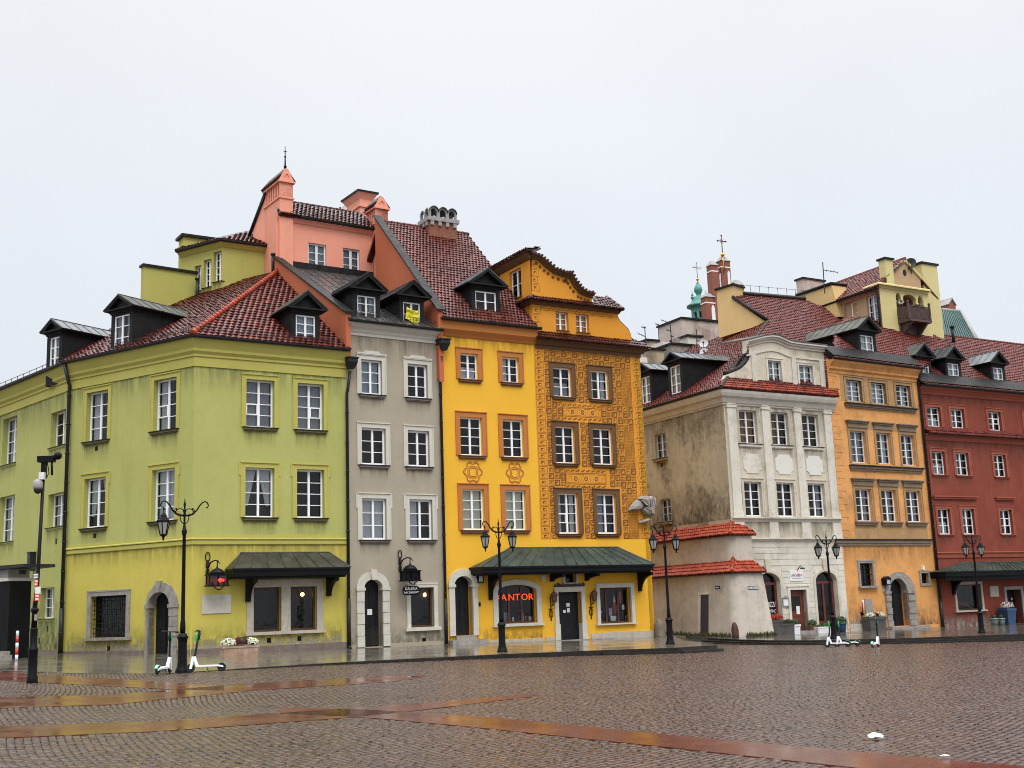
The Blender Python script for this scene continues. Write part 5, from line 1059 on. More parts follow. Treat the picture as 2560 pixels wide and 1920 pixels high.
# ================================================================ frames of the right row
BC = at_depth(1818, 1150, 65)
FbF = Fr(BC, 59.7); FbL = Fr(BC, 152.2); uB = FbF.u((2091, 1200))
For = Fr(FbF.P(uB, 0, 0), 56.6); uO = For.u((2316, 1200)); Frd = Fr(For.P(uO, 0, 0), 59.9); uD = 13.0
ZR = -1.6
def hpR(x, y): return -.7193 - .01535 * x + .00881 * y
on_paveR = lambda px: on_plane(px, -.7193, -.01535, .00881)
M['be'] = stucco('aged_beige_render', (.43, .36, .255), (.10, .095, .06), .6, .5, .3, spots=.7)
M['be_f'] = stucco('aged_pale_render', (.55, .49, .39), (.19, .18, .11), .5, .35, .35, spots=.45)
M['be_t'] = stucco('pale_pilaster', (.62, .58, .50), (.26, .24, .16), .45, .4, .3, spots=.35)
M['be_w'] = stucco('white_patch', (.66, .64, .58), (.4, .38, .32), .2, .2, .2)
M['be_b'] = stucco('pinkish_buttress_render', (.52, .46, .39), (.18, .15, .12), .6, .65, .35, spots=.3)
M['or'] = stucco('weathered_orange_render', (.66, .31, .095), (.28, .15, .07), .55, .45, .35, spots=.45)
M['or_t'] = stucco('brown_ochre_trim', (.34, .21, .10), (.2, .13, .07), .4, .4, .3, spots=.2)
M['or_s'] = mottled('brown_grey_ledge', (.25, .18, .12), (.16, .12, .085), 3, (.6, .85))
M['rd'] = stucco('brick_red_render', (.215, .042, .022), (.09, .026, .02), .55, .45, .3, spots=.3)
M['rd_t'] = stucco('light_red_trim', (.30, .075, .042), (.17, .045, .03), .35, .3, .3)
M['cream'] = stucco('cream_render', (.62, .44, .19), (.35, .27, .14), .2, .2, .2)
M['lemon'] = stucco('pale_yellow_render', (.58, .50, .23), (.3, .26, .13), .3, .25, .25)
M['tan'] = stucco('tan_render', (.45, .30, .17), (.28, .2, .12), .3, .25, .2)
M['oldwall'] = stucco('peeling_plaster', (.50, .42, .37), (.25, .17, .13), .6, .4, .5, spots=.7)
# ================================================================ beige corner house
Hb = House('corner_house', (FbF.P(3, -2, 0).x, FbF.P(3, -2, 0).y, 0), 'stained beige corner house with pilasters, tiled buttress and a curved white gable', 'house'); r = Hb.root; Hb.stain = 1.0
ZeB = 13.05
R1 = row(FbF, [(CO(1005, 250), CO(1170, 565)), (CO(1305, 268), CO(1465, 578)), (CO(1597, 285), CO(1752, 598))], .2); R2 = row(FbF, [(CO(1050, 925), CO(1215, 1250)), (CO(1355, 928), CO(1520, 1250)), (CO(1650, 940), CO(1810, 1253))], .2)
for k, q in enumerate(R1 + R2):
    o = window(Hb, FbF, q, 4, .2, fw=.07, sur=('be_f', .16, .03) if k > 2 else None, sill=('be_t', .22, .14, .16, 'flash') if k < 3 else None, back='brownroom', curt=[('blind', 'amber'), ('left', 'amber'), None, None, None, ('sides', 'netcurtain')][k])
zL1 = FbF.z(CO(1400, 1267)); zL2 = FbF.z(CO(1500, 1463)); zBd = FbF.z(CO(1300, 228)); zCn = FbF.z(CO(1300, 150))
# ground-floor openings
au0, au1 = FbF.u(CQ(1335, 800)), FbF.u(CQ(1480, 800), -.3); azs = FbF.z(CQ(1400, 720)); azt = FbF.z(CQ(1420, 622)); fz = hpR(*xy(FbF.P(3, 0, 0)))
bu0, bu1 = FbF.u(CQ(1884, 800)), FbF.u(CQ(2062, 800), -.3); ww_ = bu1 - bu0; au0 = au1 - ww_
def arch_glass(H, F, u0, u1, zs, zt, zb):
    H.hole(F, u0, u1, zb, zt, .5); m = MB(); a, b = -.36, -.28
    m.box(F, u0, u0 + .16, a, b, zb, zs); m.box(F, u1 - .16, u1, a, b, zb, zs); m.box(F, u0 + .16, u1 - .16, a, b, zs - .14, zs); m.box(F, (u0 + u1) / 2 - .07, (u0 + u1) / 2 + .07, a, b, zb, zs - .14); m.box(F, u0 + .16, u1 - .16, a + .01, b - .01, zb, zb + .35)
    o = m.build('window', 'redwood', H.root); g = MB(); g.poly([F.P(u0, -.33, zb), F.P(u1, -.33, zb), F.P(u1, -.33, zt), F.P(u0, -.33, zt)]); g.build('pane', 'glass', o)
    k = MB(); k.box(F, u0 - .2, u1 + .2, -1.6, -1.55, zb - .1, zt + .1); k.box(F, u0 - .1, u0, -1.55, -.37, zb, zt); k.box(F, u1, u1 + .1, -1.55, -.37, zb, zt); k.box(F, u0, u1, -1.55, -.37, zt, zt + .08); k.build('room', 'dark', o)
    s = MB(); arch_fill(s, F, u0, u1, zs, zt, zt + .001, .0, 0); arch_ring(s, F, u0, u1, zs, zt, u0 - .17, u1 + .17, zs, zt + .15, -.01, .05, 0, 14)
    for a_, b_ in ((u0 - .17, u0), (u1, u1 + .17)): s.box(F, a_, b_, -.01, .05, zb, zs)
    c = (u0 + u1) / 2; s.prism(F, [(c - .13, zt + .02), (c + .13, zt + .02), (c + .24, zt + .75), (c - .24, zt + .75)], .0, .09)
    s.build('surround', 'be_f', o); return o
ag1 = arch_glass(Hb, FbF, au0, au1, azs, azt, fz + .25); ag2 = arch_glass(Hb, FbF, bu0, bu1, azs, azt, fz + .25)
u_, z_ = FbF.px(*CQ(1425, 950), -.3); text_obj('lettering', 'PIZZA', FbF, u_ + .05, -.3, z_, .40, 'paper', ag1, ext=.003, sx=.62); text_obj('lettering', 'WINO', FbF, u_ + .08, -.3, z_ - .36, .28, 'paper', ag1, ext=.003, sx=.7)
du0, du1 = FbF.u(CQ(1628, 1000)), FbF.u(CQ(1768, 1000), -.2); dzt = FbF.z(CQ(1690, 797), -.15); Hb.hole(FbF, du0, du1, fz - .3, dzt, .35)
m = MB(); m.box(FbF, du0, du1, -.3, -.22, fz - .3, dzt); m.box(FbF, du0 + .1, du1 - .1, -.22, -.2, fz + .25, fz + .8); m.box(FbF, du0 + .12, du1 - .12, -.22, -.205, fz + .92, fz + 1.1)
o = m.build('door', 'redwood', r); g = MB(); g.box(FbF, du0 + .28, du1 - .28, -.22, -.21, fz + 1.2, dzt - .35); g.build('door_pane', 'dark', o)
m = MB(); q_ = FbF.px(*CQ(1680, 965), -.2); q2_ = FbF.px(*CQ(1720, 1045), -.2); m.box(FbF, q_[0], q2_[0], -.2, -.19, q2_[1], q_[1]); m.build('notice', 'paper', o)
m = MB()
for a, b in ((du0 - .18, du0), (du1, du1 + .18)): m.box(FbF, a, b, -.2, .06, fz - .3, dzt)
m.box(FbF, du0 - .18, du1 + .18, -.2, .06, dzt, dzt + .18); m.box(FbF, du0 - .24, du1 + .24, -.1, .1, dzt + .18, dzt + .25); m.build('surround', 'be_t', o)
m = MB(); m.box(FbF, du0 - .3, du1 + .5, -.2, .75, ZR, fz + .12); m.build('doorstep', 'greystone', r)
# front wall with its trims
m = MB(); wall_mesh(m, FbF, 0, uB, zL2, ZeB + .1, hs(FbF)); m.build('wall', 'be_f', r)
# rusticated ground floor: courses standing proud with grooves between
m = MB(); zz = ZR; ch_ = .335; zz0 = zL2 - .12; n = int((zz0 - fz) / ch_) + 2
for i in range(n):
    b_ = zz0 - i * ch_; a_ = b_ - ch_ + .02
    if i == 0: a_ = b_ - ch_ + .02
    for (x0, x1) in [(0, au0 - .17), (au1 + .17, bu0 - .17), (bu1 + .17, uB)] if b_ < azs + .3 else ([(0, uB)] if a_ > azt + .1 else [(0, au0 - .2), (au1 + .2, bu0 - .2), (bu1 + .2, uB)]):
        segs = [(x0, x1)]
        if a_ < dzt + .25: segs = [s_ for (p, q3) in segs for s_ in ([(p, q3)] if q3 < du0 or p > du1 else [(p, du0 - .18), (du1 + .18, q3)])]
        for p, q3 in segs:
            if q3 - p > .1: m.box(FbF, p + .003, q3 - .003, -.02, .016, a_, b_)
wall_mesh(m, FbF, 0, uB, ZR, zL2, hs(FbF), d=-.012); tag(m.build('wall', 'be_t', r), 'ground floor wall in grooved courses')
pz = [xy(FbF.P(-.02, 0, 0)), xy(FbF.P(uB + .0, 0, 0))]
m = MB(); m.molding(pz, [(-.02, zL1 - .22), (.06, zL1 - .2), (.1, zL1 - .08), (.24, zL1 - .02), (.24, zL1 + .03), (-.02, zL1 + .05)]); m.molding(pz, [(-.02, zL2 - .14), (.05, zL2 - .12), (.1, zL2 - .05), (.2, zL2), (.2, zL2 + .04), (-.02, zL2 + .06)]); m.build('ledge', 'be_t', r)
pil = [(FbF.u(CO(a, 260)), FbF.u(CO(b, 260))) for a, b in ((888, 968), (1212, 1282), (1512, 1578), (1795, 1862))]
for a, b in pil:
    m = MB(); m.box(FbF, a, b, 0, .10, zL1 + .35, zBd - .12); m.box(FbF, a - .05, b + .05, 0, .14, zL1 + .052, zL1 + .35); m.box(FbF, a - .05, b + .05, 0, .15, zBd - .119, zBd + .02); m.box(FbF, a - .04, b + .04, 0, .12, zL2 + .062, zL1 - .221); m.box(FbF, a - .1, b + .1, 0, .09, zL2 + .063, zL2 + .35); m.box(FbF, a, b, 0, .12, zBd + .06, zCn - .35); m.build('pilaster', 'be_t', r)
for (a, b), mt in zip(((CO(1040, 655), CO(1222, 845)), (CO(1343, 663), CO(1520, 855)), (CO(1633, 675), CO(1803, 862))), ('be_f', 'be_w', 'be_w')):
    u0, z1 = FbF.px(*a); u1, z0 = FbF.px(*b); c = .22; m = MB(); q = lambda cx, cz, a0: [(cx + c * math.cos(R_(a0 + 90 * i / 4)), cz + c * math.sin(R_(a0 + 90 * i / 4))) for i in range(5)]
    m.prism(FbF, [*q(u0, z0, 0)[::-1], *q(u1, z0, 90)[::-1], *q(u1, z1, 180)[::-1], *q(u0, z1, 270)[::-1]], 0, .03); m.build('panel', 'be_w' if mt == 'be_w' else 'be_t', r)
# eaves cornice round the corner, tiled strip on the front
pz = [xy(FbL.P(-16, 0, 0)), xy(BC), xy(FbF.P(uB + .25, 0, 0))]
m = MB(); m.molding(pz, [(-.02, zBd + .02), (.05, zBd + .02), (.08, zBd + .06), (.03, zBd + .1), (.03, zCn - .35), (.1, zCn - .33), (.2, zCn - .1), (.34, zCn), (.42, ZeB - .18), (.46, ZeB - .03), (-.02, ZeB - .03)]); m.build('cornice', 'creamstone', r)
gutter([xy(FbL.P(-16, 0, 0)), xy(FbL.P(.35, 0, 0))], ZeB + .1, r, .1, out=.4)
mvb = (FbF.n + FbL.n).normalized(); mvb /= mvb.dot(FbF.n)
Eb = Vector((BC.x, BC.y, ZeB + .08)) + mvb * .5; Ebr = FbF.P(uB + .35, .5, ZeB + .08); Ebl = FbL.P(-16, .5, ZeB + .08)
PB = 42; pf = FbF.t.cross(-FbF.n * math.cos(R_(PB)) + Vector((0, 0, math.sin(R_(PB))))).normalized(); psd = FbL.t.cross(-FbL.n * math.cos(R_(PB)) + Vector((0, 0, math.sin(R_(PB))))).normalized()
zst = FbF.z(CM(1200, 1350), .05); pt = [Eb + FbF.t * .35, Ebr, FbF.P(uB + .1, .02, zst + .1), FbF.P(.0, .02, zst + .1)]
tile_roof('cornice_roof', pt, (pt[0], pt[1]), 'tile_o', r, .17, .25, th=.05, wave=.05)
HT = isect(CM(1195, 806), Eb, pf)
B1 = isect(CM(905, 605), Eb, pf); B2 = isect(CM(975, 588), Eb, pf); B3 = isect(CM(1500, 632), Eb, pf); SEAM = isect(CN(400, 700), Eb, pf)
tile_roof('roof', [Eb, FbF.P(uB + .1, .5, ZeB + .08), isect(CN(520, 780), Eb, pf), isect(CN(590, 690), Eb, pf), B3, B2, B1, HT], (Eb, Ebr), 'tile_b', r, .19, .25)
SLt = HT - FbL.t * 14
tile_roof('roof', [Ebl, Eb, HT, SLt], (Ebl, Eb), 'tile_b', r, .19, .25)
ridge_caps('hip_tiles', Eb, HT, 'mossroof', r, .11)
ridge_caps('ridge_tiles', HT, SLt, 'tile_b', r, .11); psl = (Eb - Ebl).cross(HT - Eb).normalized(); psl = psl if psl.z > 0 else -psl; PSB = math.degrees(math.acos(psl.z))
m = MB(); m.tube([B2 + Vector((0, 0, .1)), B3 + Vector((0, 0, .1))], .16, 6)
for i in range(8): p = B2.lerp(B3, i / 7); m.tube([p, p + Vector((0, 0, .75))], .015, 4)
m.tube([B2 + Vector((0, 0, .7)), B3 + Vector((0, 0, .7))], .012, 4); m.build('ridge_rail', 'pipe', r)
dormer(Hb, FbL, CM(378, 1190), CM(475, 1393), CM(395, 1047), .2, PSB, 3, over=.28, side=.2, roofmat='zincroof', length=5.5, curt=('full', 'curtain'))
dormer(Hb, FbL, CM(138, 1280), CM(222, 1475), CM(148, 1140), .2, PSB, 3, over=.28, side=.2, roofmat='zincroof', length=5.5, curt=('full', 'curtain'))
# flank wall
M1 = row(FbL, [(CO(232, 482), CO(328, 690))], .15) + row(FbL, [(CO(285, 1092), CO(372, 1292))], .15)
for q in M1: window(Hb, FbL, q, 3, .15, fw=.06, mat='greywhite', sill=('be', .14, .25, .12, 'flash'), curt=('full', 'netcurtain') if q is M1[0] else None, back='dark')
m = MB(); wall_mesh(m, FbL, -16, 0, ZR, ZeB + .1, hs(FbL)); m.build('wall', 'be', r)
vt = MB(); u, z = FbL.px(*CO(282, 760)); vt.box(FbL, u - .12, u + .12, 0, .015, z - .12, z + .12); vt.build('vent', 'black', r)
# buttress: two steps, tiled tops, the lower one leaning out
def buttress(b, pc, pr_, ztop, zroof, bat, z0, mat='be_b', slope=.9):
    s_ = FbF.u(pc, b); e_ = FbF.u(pr_, b); a = FbL.t.dot(FbF.P(s_, b, 0) - FbL.O) if 0 else None
    A = FbF.P(s_, b, 0); back = -FbL.t * 15; nS = FbL.n; nF = FbF.n; P3 = lambda p, z: Vector((p.x, p.y, z)); m = MB()
    A0 = A + (nS + nF) * bat; E0 = FbF.P(e_, b, 0) + nF * bat + FbF.t * bat; K0 = A0 + back; E1 = FbF.P(e_, b, 0); inn = FbF.P(e_, -.3, 0)
    # rounded outer corner
    rd = .45; arc = lambda C_, z: [P3(C_ + nS * (rd * math.cos(R_(t)) - rd) + nF * (rd * math.sin(R_(t)) - rd), z) for t in range(0, 91, 15)]
    bot = [P3(K0, z0)] + arc(A0, z0) + [P3(E0, z0), P3(inn + FbF.t * bat, z0)]; top = [P3(A + back, ztop)] + arc(A, ztop) + [P3(E1, ztop), P3(inn, ztop)]
    n = len(bot)
    m.add(bot + top, [tuple(range(n, 2 * n))] + [(i, i + 1, n + i + 1, n + i) for i in range(n - 1)]); o = m.build('buttress', mat, r)
    h = zroof - ztop; w = slope; ov = .22
    c0 = A + nS * ov + nF * ov; e0 = E1 + nF * ov + FbF.t * ov; k0 = A + back + nS * ov
    c1 = A - (nS + nF) * w; e1 = E1 - nF * w - FbF.t * w * .5; k1 = A + back - nS * w
    f = [P3(c0, ztop), P3(e0, ztop), P3(e1, zroof), P3(c1, zroof)]; tile_roof('buttress_roof', f, (f[0], f[1]), 'tile_o', o, .19, .27, th=.06)
    f = [P3(k0, ztop), P3(c0, ztop), P3(c1, zroof), P3(k1, zroof)]; tile_roof('buttress_roof', f, (f[0], f[1]), 'tile_o', o, .19, .27, th=.06)
    f = [P3(e0, ztop), P3(e0 - nF * (w + b), ztop), P3(e1 - nF * b, zroof), P3(e1, zroof)]; tile_roof('buttress_roof', f, (f[0], f[1]), 'tile_o', o, .19, .27, th=.06)
    ridge_caps('hip_tiles', P3(c0, ztop + .05), P3(c1, zroof + .06), 'tile_o', o, .09); return A, E1
b1 = .55; zt1 = FbF.z(CQ(1100, 228), b1); zr1 = FbF.z(CQ(1100, 110), -.1); A1, E1_ = buttress(b1, CQ(1018, 340), CQ(1228, 340), zt1, zr1, .0, zt1 - 2.5, slope=.6)
b2 = .95; zt2 = FbF.z(CQ(1150, 612), b2); zr2 = FbF.z(CQ(1150, 462), b1); A2, E2_ = buttress(b2, CQ(1035, 700), CQ(1332, 640), zt2, zr2, .35, fz - .5, slope=.65)
FbB = Fr(A2 + FbL.n * .19, 152.2)
u0, z1 = FbB.px(*CQ(692, 848)); u1, z0 = FbB.px(*CQ(797, 1215)); bd = lambda z: -.19 + .35 * (zt2 - z) / (zt2 - fz + .5); m = MB(); pl8 = lambda a, b, c, e, k: [FbB.P(a, bd(c) + k, c), FbB.P(b, bd(c) + k, c), FbB.P(b, -.5, c), FbB.P(a, -.5, c), FbB.P(a, bd(e) + k, e), FbB.P(b, bd(e) + k, e), FbB.P(b, -.5, e), FbB.P(a, -.5, e)]
m.hexa(pl8(u0, u1, z0 - .4, z1, .02)); o = tag(m.build('door', plain('slate_blue_door', (.03, .034, .045), .5), r), 'plain slate blue door in the buttress'); m = MB(); m.hexa(pl8(u0 - .22, u0 - .001, z0 - .4, z1 + .1, .035)); m.hexa(pl8(u0 - .22, u1 + .04, z1 + .001, z1 + .12, .05)); m.build('surround', 'be_t', o)
# curved gable storey
Fg = Fr(FbF.P(0, -.25, 0), 59.7)
gl = [Fg.px(*CM(*p)) for p in ((838, 1325), (832, 1290), (850, 1250), (900, 1232), (965, 1205), (1010, 1165), (1035, 1130), (1045, 1105))]
gtop = [Fg.px(*CM(*p)) for p in ((1012, 1070), (1012, 1020), (1090, 1000), (1150, 985), (1210, 978), (1262, 985), (1320, 1010), (1360, 1028), (1430, 1040), (1660, 1065))]
uge = Fg.u(CM(1665, 1200)); zg0 = zst - .1; zg1 = gtop[-1][1] - .05
q1_ = wpx(Fg, CM(1190, 1135), CM(1300, 1310), .15); q2_ = wpx(Fg, CM(1448, 1172), CM(1560, 1340), .15)
window(Hb, Fg, q1_, 3, .15, fw=.06, mat='greywhite', curt=('full', 'curtain'), sur=('be_t', .12, .03), sill=('be_t', .1, .12, .06, 'flash')); window(Hb, Fg, q2_, 3, .15, fw=.06, mat='greywhite', curt=('full', 'curtain'), sur=('be_t', .12, .03), sill=('be_t', .1, .12, .06, 'flash'))
ua = gl[-1][0] - .05; zmin = min(g_[1] for g_ in gtop[2:])
m = MB(); wall_mesh(m, Fg, ua, uge, zg0, zmin - .02, hs(Fg)); m.prism(Fg, [(ua, zmin - .021), (uge, zmin - .021)] + [g_ for g_ in gtop[::-1]], -.3, 0); m.prism(Fg, [(gl[0][0], zg0), (ua + .001, zg0), (ua + .001, gl[-1][1])] + gl[::-1][1:], -.3, 0); m.box(Fg, uge - .3, uge, -2.5, -.001, zg0, zg1); m.build('gable_wall', 'be_f', r)
m = MB()
for i in range(1, len(gtop) - 1):
    a, b = gtop[i], gtop[i + 1]
    for f0, f1, d1 in ((0.0, .14, .08), (.14, .26, .18), (.26, .36, .3)): m.prism(Fg, [(a[0], a[1] + f0), (b[0], b[1] + f0), (b[0], b[1] + f1), (a[0], a[1] + f1)], -.3, d1)
    m.prism(Fg, [(a[0], a[1] - .55), (b[0], b[1] - .55), (b[0], b[1] - .45), (a[0], a[1] - .45)], -.01, .06)
for x in (ua + .1, Fg.u(CM(1390, 1200)), uge - .45): m.box(Fg, x, x + .35, 0, .07, zg0, zmin - .5)
m.build('gable_cornice', 'creamstone', r)
m = MB()
for i in range(1, len(gtop) - 1):
    a, b = gtop[i], gtop[i + 1]; m.hexa([Fg.P(a[0], .33, a[1] + .365), Fg.P(b[0], .33, b[1] + .365), Fg.P(b[0], -2.2, b[1] + .6), Fg.P(a[0], -2.2, a[1] + .6), Fg.P(a[0], .33, a[1] + .42), Fg.P(b[0], .33, b[1] + .42), Fg.P(b[0], -2.2, b[1] + .7), Fg.P(a[0], -2.2, a[1] + .7)])
m.build('gable_roof', 'zincroof', r)
m = MB(); m.tube([Fg.P(u, -.15, z + .05) for u, z in gl[2:]], .16, 6); m.build('volute_coping', 'flash', r)
# fire walls crossing the roof
def firewall(H, p0, pts, th, mat, name='party_wall', az=152.2):
    F = Fr(p0, az); P2 = [F.px(*p) for p in pts]; m = MB(); m.prism(F, P2, -th, 0); o = m.build(name, mat, H.root); return F, P2, o
F1, P1, o = firewall(Hb, HT + FbL.n * .06, [CM(790, 945), CM(1150, 832), CM(1192, 806), CM(905, 612), CM(905, 508), CM(768, 552)], 1.25, 'cream', az=math.degrees(math.atan2((HT - B1).x, (HT - B1).y)))
m = MB(); m.hexa([F1.P(P1[5][0] - .1, .12, P1[5][1]), F1.P(P1[4][0] + .12, .12, P1[4][1]), F1.P(P1[4][0] + .12, -1.35, P1[4][1]), F1.P(P1[5][0] - .1, -1.35, P1[5][1])] + [F1.P(P1[5][0] - .1, .12, P1[5][1] + .12), F1.P(P1[4][0] + .12, .12, P1[4][1] + .12), F1.P(P1[4][0] + .12, -1.35, P1[4][1] + .12), F1.P(P1[5][0] - .1, -1.35, P1[5][1] + .12)]); m.tube([F1.P(P1[3][0], .05, P1[3][1] + .05), F1.P(P1[2][0], .05, P1[2][1] + .05)], .13, 6); m.build('flashing', 'flash', o)
pB2 = isect(CN(455, 690), Eb, pf); F2, P2_, o = firewall(Hb, pB2, [CN(118, 515), CN(250, 580), CN(455, 695), CN(500, 690), CN(430, 400), CN(115, 505)], 1.3, 'cream')
m = MB(); m.tube([F2.P(*[P2_[5][0], .05, P2_[5][1] + .06]), F2.P(P2_[4][0], .05, P2_[4][1] + .06)], .12, 6); m.tube([F2.P(P2_[4][0], .0, P2_[4][1] + .06), F2.P(P2_[4][0], -1.35, P2_[4][1] + .06)], .12, 6); m.build('flashing', 'flash', o)
FX = Fr(pB2 + FbF.n * -4.5, 59.7); x0, zt = FX.px(*CN(170, 350)); x1 = FX.u(CN(362, 355)); sdx = side_for(FX, x0, 0, zt, CN(108, 0)[0]); m = MB(); m.box(FX, x0, x1, -sdx, 0, zt - 5, zt); o2 = m.build('chimney', 'oldwall', r); m = MB(); m.box(FX, x0 - .1, x1 + .1, -sdx - .1, .1, zt + .001, zt + .13); m.build('chimney_cap', 'flash', o2)
stain(r, FbL, -14, -.05, zr1 + .2, zr1 + 2.6, 'splash'); stain(r, FbL, -14, -.05, zBd - 3, zBd); stain(r, FbF, .05, uB - .05, zBd - 2, zBd, 'drip_shade', .012); stain(r, FbF, 2.5, uB - .05, fz, fz + 1.2, 'splash', .02); stain(r, FbF, .05, uB - .05, zL1 - 1.6, zL1 - .2, 'drip_shade', .012)
shell(Hb, [xy(FbF.P(.9, -1.7, 0)), xy(FbF.P(uB - .05, -1.7, 0)), xy(FbF.P(uB - .05, -14, 0)), xy(FbF.P(.9, -14, 0))], ZR, ZeB - .2, 'dark')
# ================================================================ orange house
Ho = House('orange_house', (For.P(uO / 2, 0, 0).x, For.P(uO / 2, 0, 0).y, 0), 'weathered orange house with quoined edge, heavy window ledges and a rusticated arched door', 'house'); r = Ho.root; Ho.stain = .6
ZeO = For.z(CN(800, 1118), .4)
O1 = row(For, [(CN(555, 1268), CN(687, 1463)), (CN(778, 1288), CN(905, 1480)), (CN(1003, 1310), CN(1127, 1500))], .2); O2 = row(For, [(CP(390, 447), CP(537, 745)), (CP(637, 460), CP(772, 758)), (CP(868, 477), CP(997, 768))], .2); O3 = row(For, [(CP(440, 992), CP(592, 1298)), (CP(683, 997), CP(825, 1300)), (CP(915, 1005), CP(1057, 1302))], .2)
for k, q in enumerate(O1 + O2 + O3): window(Ho, For, q, 4, .2, fw=.065, mat='greywhite' if k < 6 else 'white', sur=('or_t', .17, .03), curt=[('full', 'curtain'), ('full', 'curtain'), ('sides', 'curtain'), ('full', 'netcurtain'), ('sides', 'curtain'), ('sides', 'netcurtain')][k % 6] if k < 6 else ('sides', 'netcurtain'), back='dusk' if k < 6 else 'dark', vent=(0, 1) if k == 5 else None)
def ledge(H, F, a, b, dep, th, mat, n_='ledge'):
    u0, z0 = F.px(*a); u1, z1 = F.px(*b); z = (z0 + z1) / 2; m = MB(); m.box(F, u0, u1, -.02, dep, z - .05, z + .02, 1); m.box(F, u0 + .04, u1 - .04, -.02, dep * .7, z - .05 - th * .5, z - .051); m.box(F, u0 + .09, u1 - .09, -.02, dep * .4, z - .05 - th, z - .051 - th * .5); return m.build(n_, [mat, 'flash'], H.root)
ledge(Ho, For, CP(340, 180), CP(1010, 238), .25, .2, 'or_s'); ledge(Ho, For, CP(385, 765), CP(1072, 797), .25, .25, 'or_s')
for q in O2 + O3:
    m = MB(); z = q[3] + .55; m.box(For, q[0] - .3, q[1] + .3, -.02, .26, z, z + .06); m.box(For, q[0] - .24, q[1] + .24, -.02, .18, z - .1, z - .001); m.box(For, q[0] - .17, q[1] + .17, -.02, .1, z - .36, z - .101); m.build('window_head', 'or_s', r)
for q in O3: m = MB(); m.box(For, q[0] - .26, q[1] + .3, -.2, .22, q[2] - .08, q[2] - .001); m.box(For, q[0] - .2, q[1] + .24, -.02, .14, q[2] - .22, q[2] - .081); m.build('sill', 'or_s', r)
ledge(Ho, For, CP(250, 1462), CP(1155, 1470), .2, .3, 'or_s', 'string_course')
zq = lambda F, p: F.z(p)
M['or_p'] = stucco('brown_tan_render', (.40, .24, .105), (.24, .15, .075), .5, .45, .35, spots=.4)
def panel_(F, u0, u1, z0, z1, mt, holes): m = MB(); wall_mesh(m, F, u0, u1, z0, z1, holes, 0, .006); return m.build('panel', mt, Ho.root)
panel_(For, O1[0][0] - .5, O1[2][1] + .35, O1[0][2] - .05, O1[0][3] + .45, 'or_p', House.open[id(For)]); panel_(For, O3[0][0] - .3, O3[2][1] + .35, O3[0][2] - 1.1, O3[0][2] - .1, 'or_p', [])
for R in (O2, O3): panel_(For, R[0][0] - .1, R[2][1] + .1, R[0][3] + .12, R[0][3] + .55, 'or_p', [])
# quoins
m = MB(); z = For.z(CP(280, 1460)) + .1; i = 0
while z < ZeO - .6: w = .75 if i % 2 else .5; m.box(For, .02, w, 0, .02, z + .015, z + .37); z += .38; i += 1
m.build('quoins', 'or', r)
q = wpx(For, CS(522, 527), CS(645, 755), .2); o = plain_pane(Ho, For, q, .2, 'black'); stone_surround(For, q, .16, .06, .12, o, 'greystone', so=.1, sd=.25); gq = MB()
for i in range(1, 3): x = q[0] + (q[1] - q[0]) * i / 3; gq.tube([For.P(x, -.1, q[2]), For.P(x, -.1, q[3])], .02, 5)
for i in range(1, 4): z = q[2] + (q[3] - q[2]) * i / 4; gq.tube([For.P(q[0], -.1, z), For.P(q[1], -.1, z)], .02, 5)
gq.build('window_grille', 'iron', o)
q = wpx(For, CS(1152, 627), CS(1216, 730), .15); o = plain_pane(Ho, For, q, .15, 'black', fw=.03); stone_surround(For, q, .15, .06, .14, o, 'greystone', so=0, sd=.08)
o0, o1 = For.u(CS(790, 900)), For.u(CS(1092, 900)); i0, i1 = For.u(CS(848, 1000)), For.u(CS(968, 1000), -.4); zd = hpR(*xy(For.P(i0, 0, 0))) + .15
dO = arch_door(Ho, For, (i0, i1, For.z(CS(910, 680), -.2)), (o0, o1, For.z(CS(930, 612))), For.z(CS(850, 815)), zd, 'door', 'greystone', quoin=.36, pr=.1, key=False, proudalt=.05)
m = MB(); m.box(For, o0 - .2, o1 + .6, 0, .5, ZR, zd - .02); m.build('doorstep', 'greystone', r)
rr = random.Random(9); m = MB()
for k in range(9):   # worn carved letters on the arch
    t_ = R_(125 - k * 8.5); c = (o0 + o1) / 2; zs_ = For.z(CS(850, 815)); R1_ = ((i1 - i0) / 2 + (o1 - o0) / 2) / 2; Rz_ = (For.z(CS(910, 680), -.2) + For.z(CS(930, 612))) / 2 - zs_
    x, z = c + R1_ * math.cos(t_), zs_ + Rz_ * math.sin(t_); m.box(For, x - .03, x + .03, .1, .112, z - .06, z + .06)
m.build('carving', 'stone', dO)
m = MB(); wall_mesh(m, For, 0, uO, ZR, ZeO + .1, Ho.open[id(For)]); m.build('wall', 'or', r)
pz = [xy(For.P(.05, 0, 0)), xy(For.P(uO - .02, 0, 0))]; zA = For.z(CN(800, 1240))
m = MB(); m.molding(pz, [(-.02, zA), (.05, zA), (.08, zA + .15), (.2, zA + .25), (.2, zA + .36), (.3, zA + .5), (.42, ZeO - .1), (.46, ZeO), (-.02, ZeO)]); m.build('cornice', 'or', r)
m = MB(); m.box(For, .1, o0 - .25, 0, .04, ZR, zd + .25); m.build('plinth', 'be_b', r)
gutter([xy(For.P(.2, 0, 0)), xy(For.P(uO + .1, 0, 0))], ZeO + .1, r, .1, out=.42)
Eo0, Eo1 = For.P(.1, .5, ZeO + .1), For.P(uO + .1, .5, ZeO + .1); po = For.t.cross(-For.n * math.cos(R_(PB)) + Vector((0, 0, math.sin(R_(PB))))).normalized()
I = lambda p: isect(p, Eo0, po)
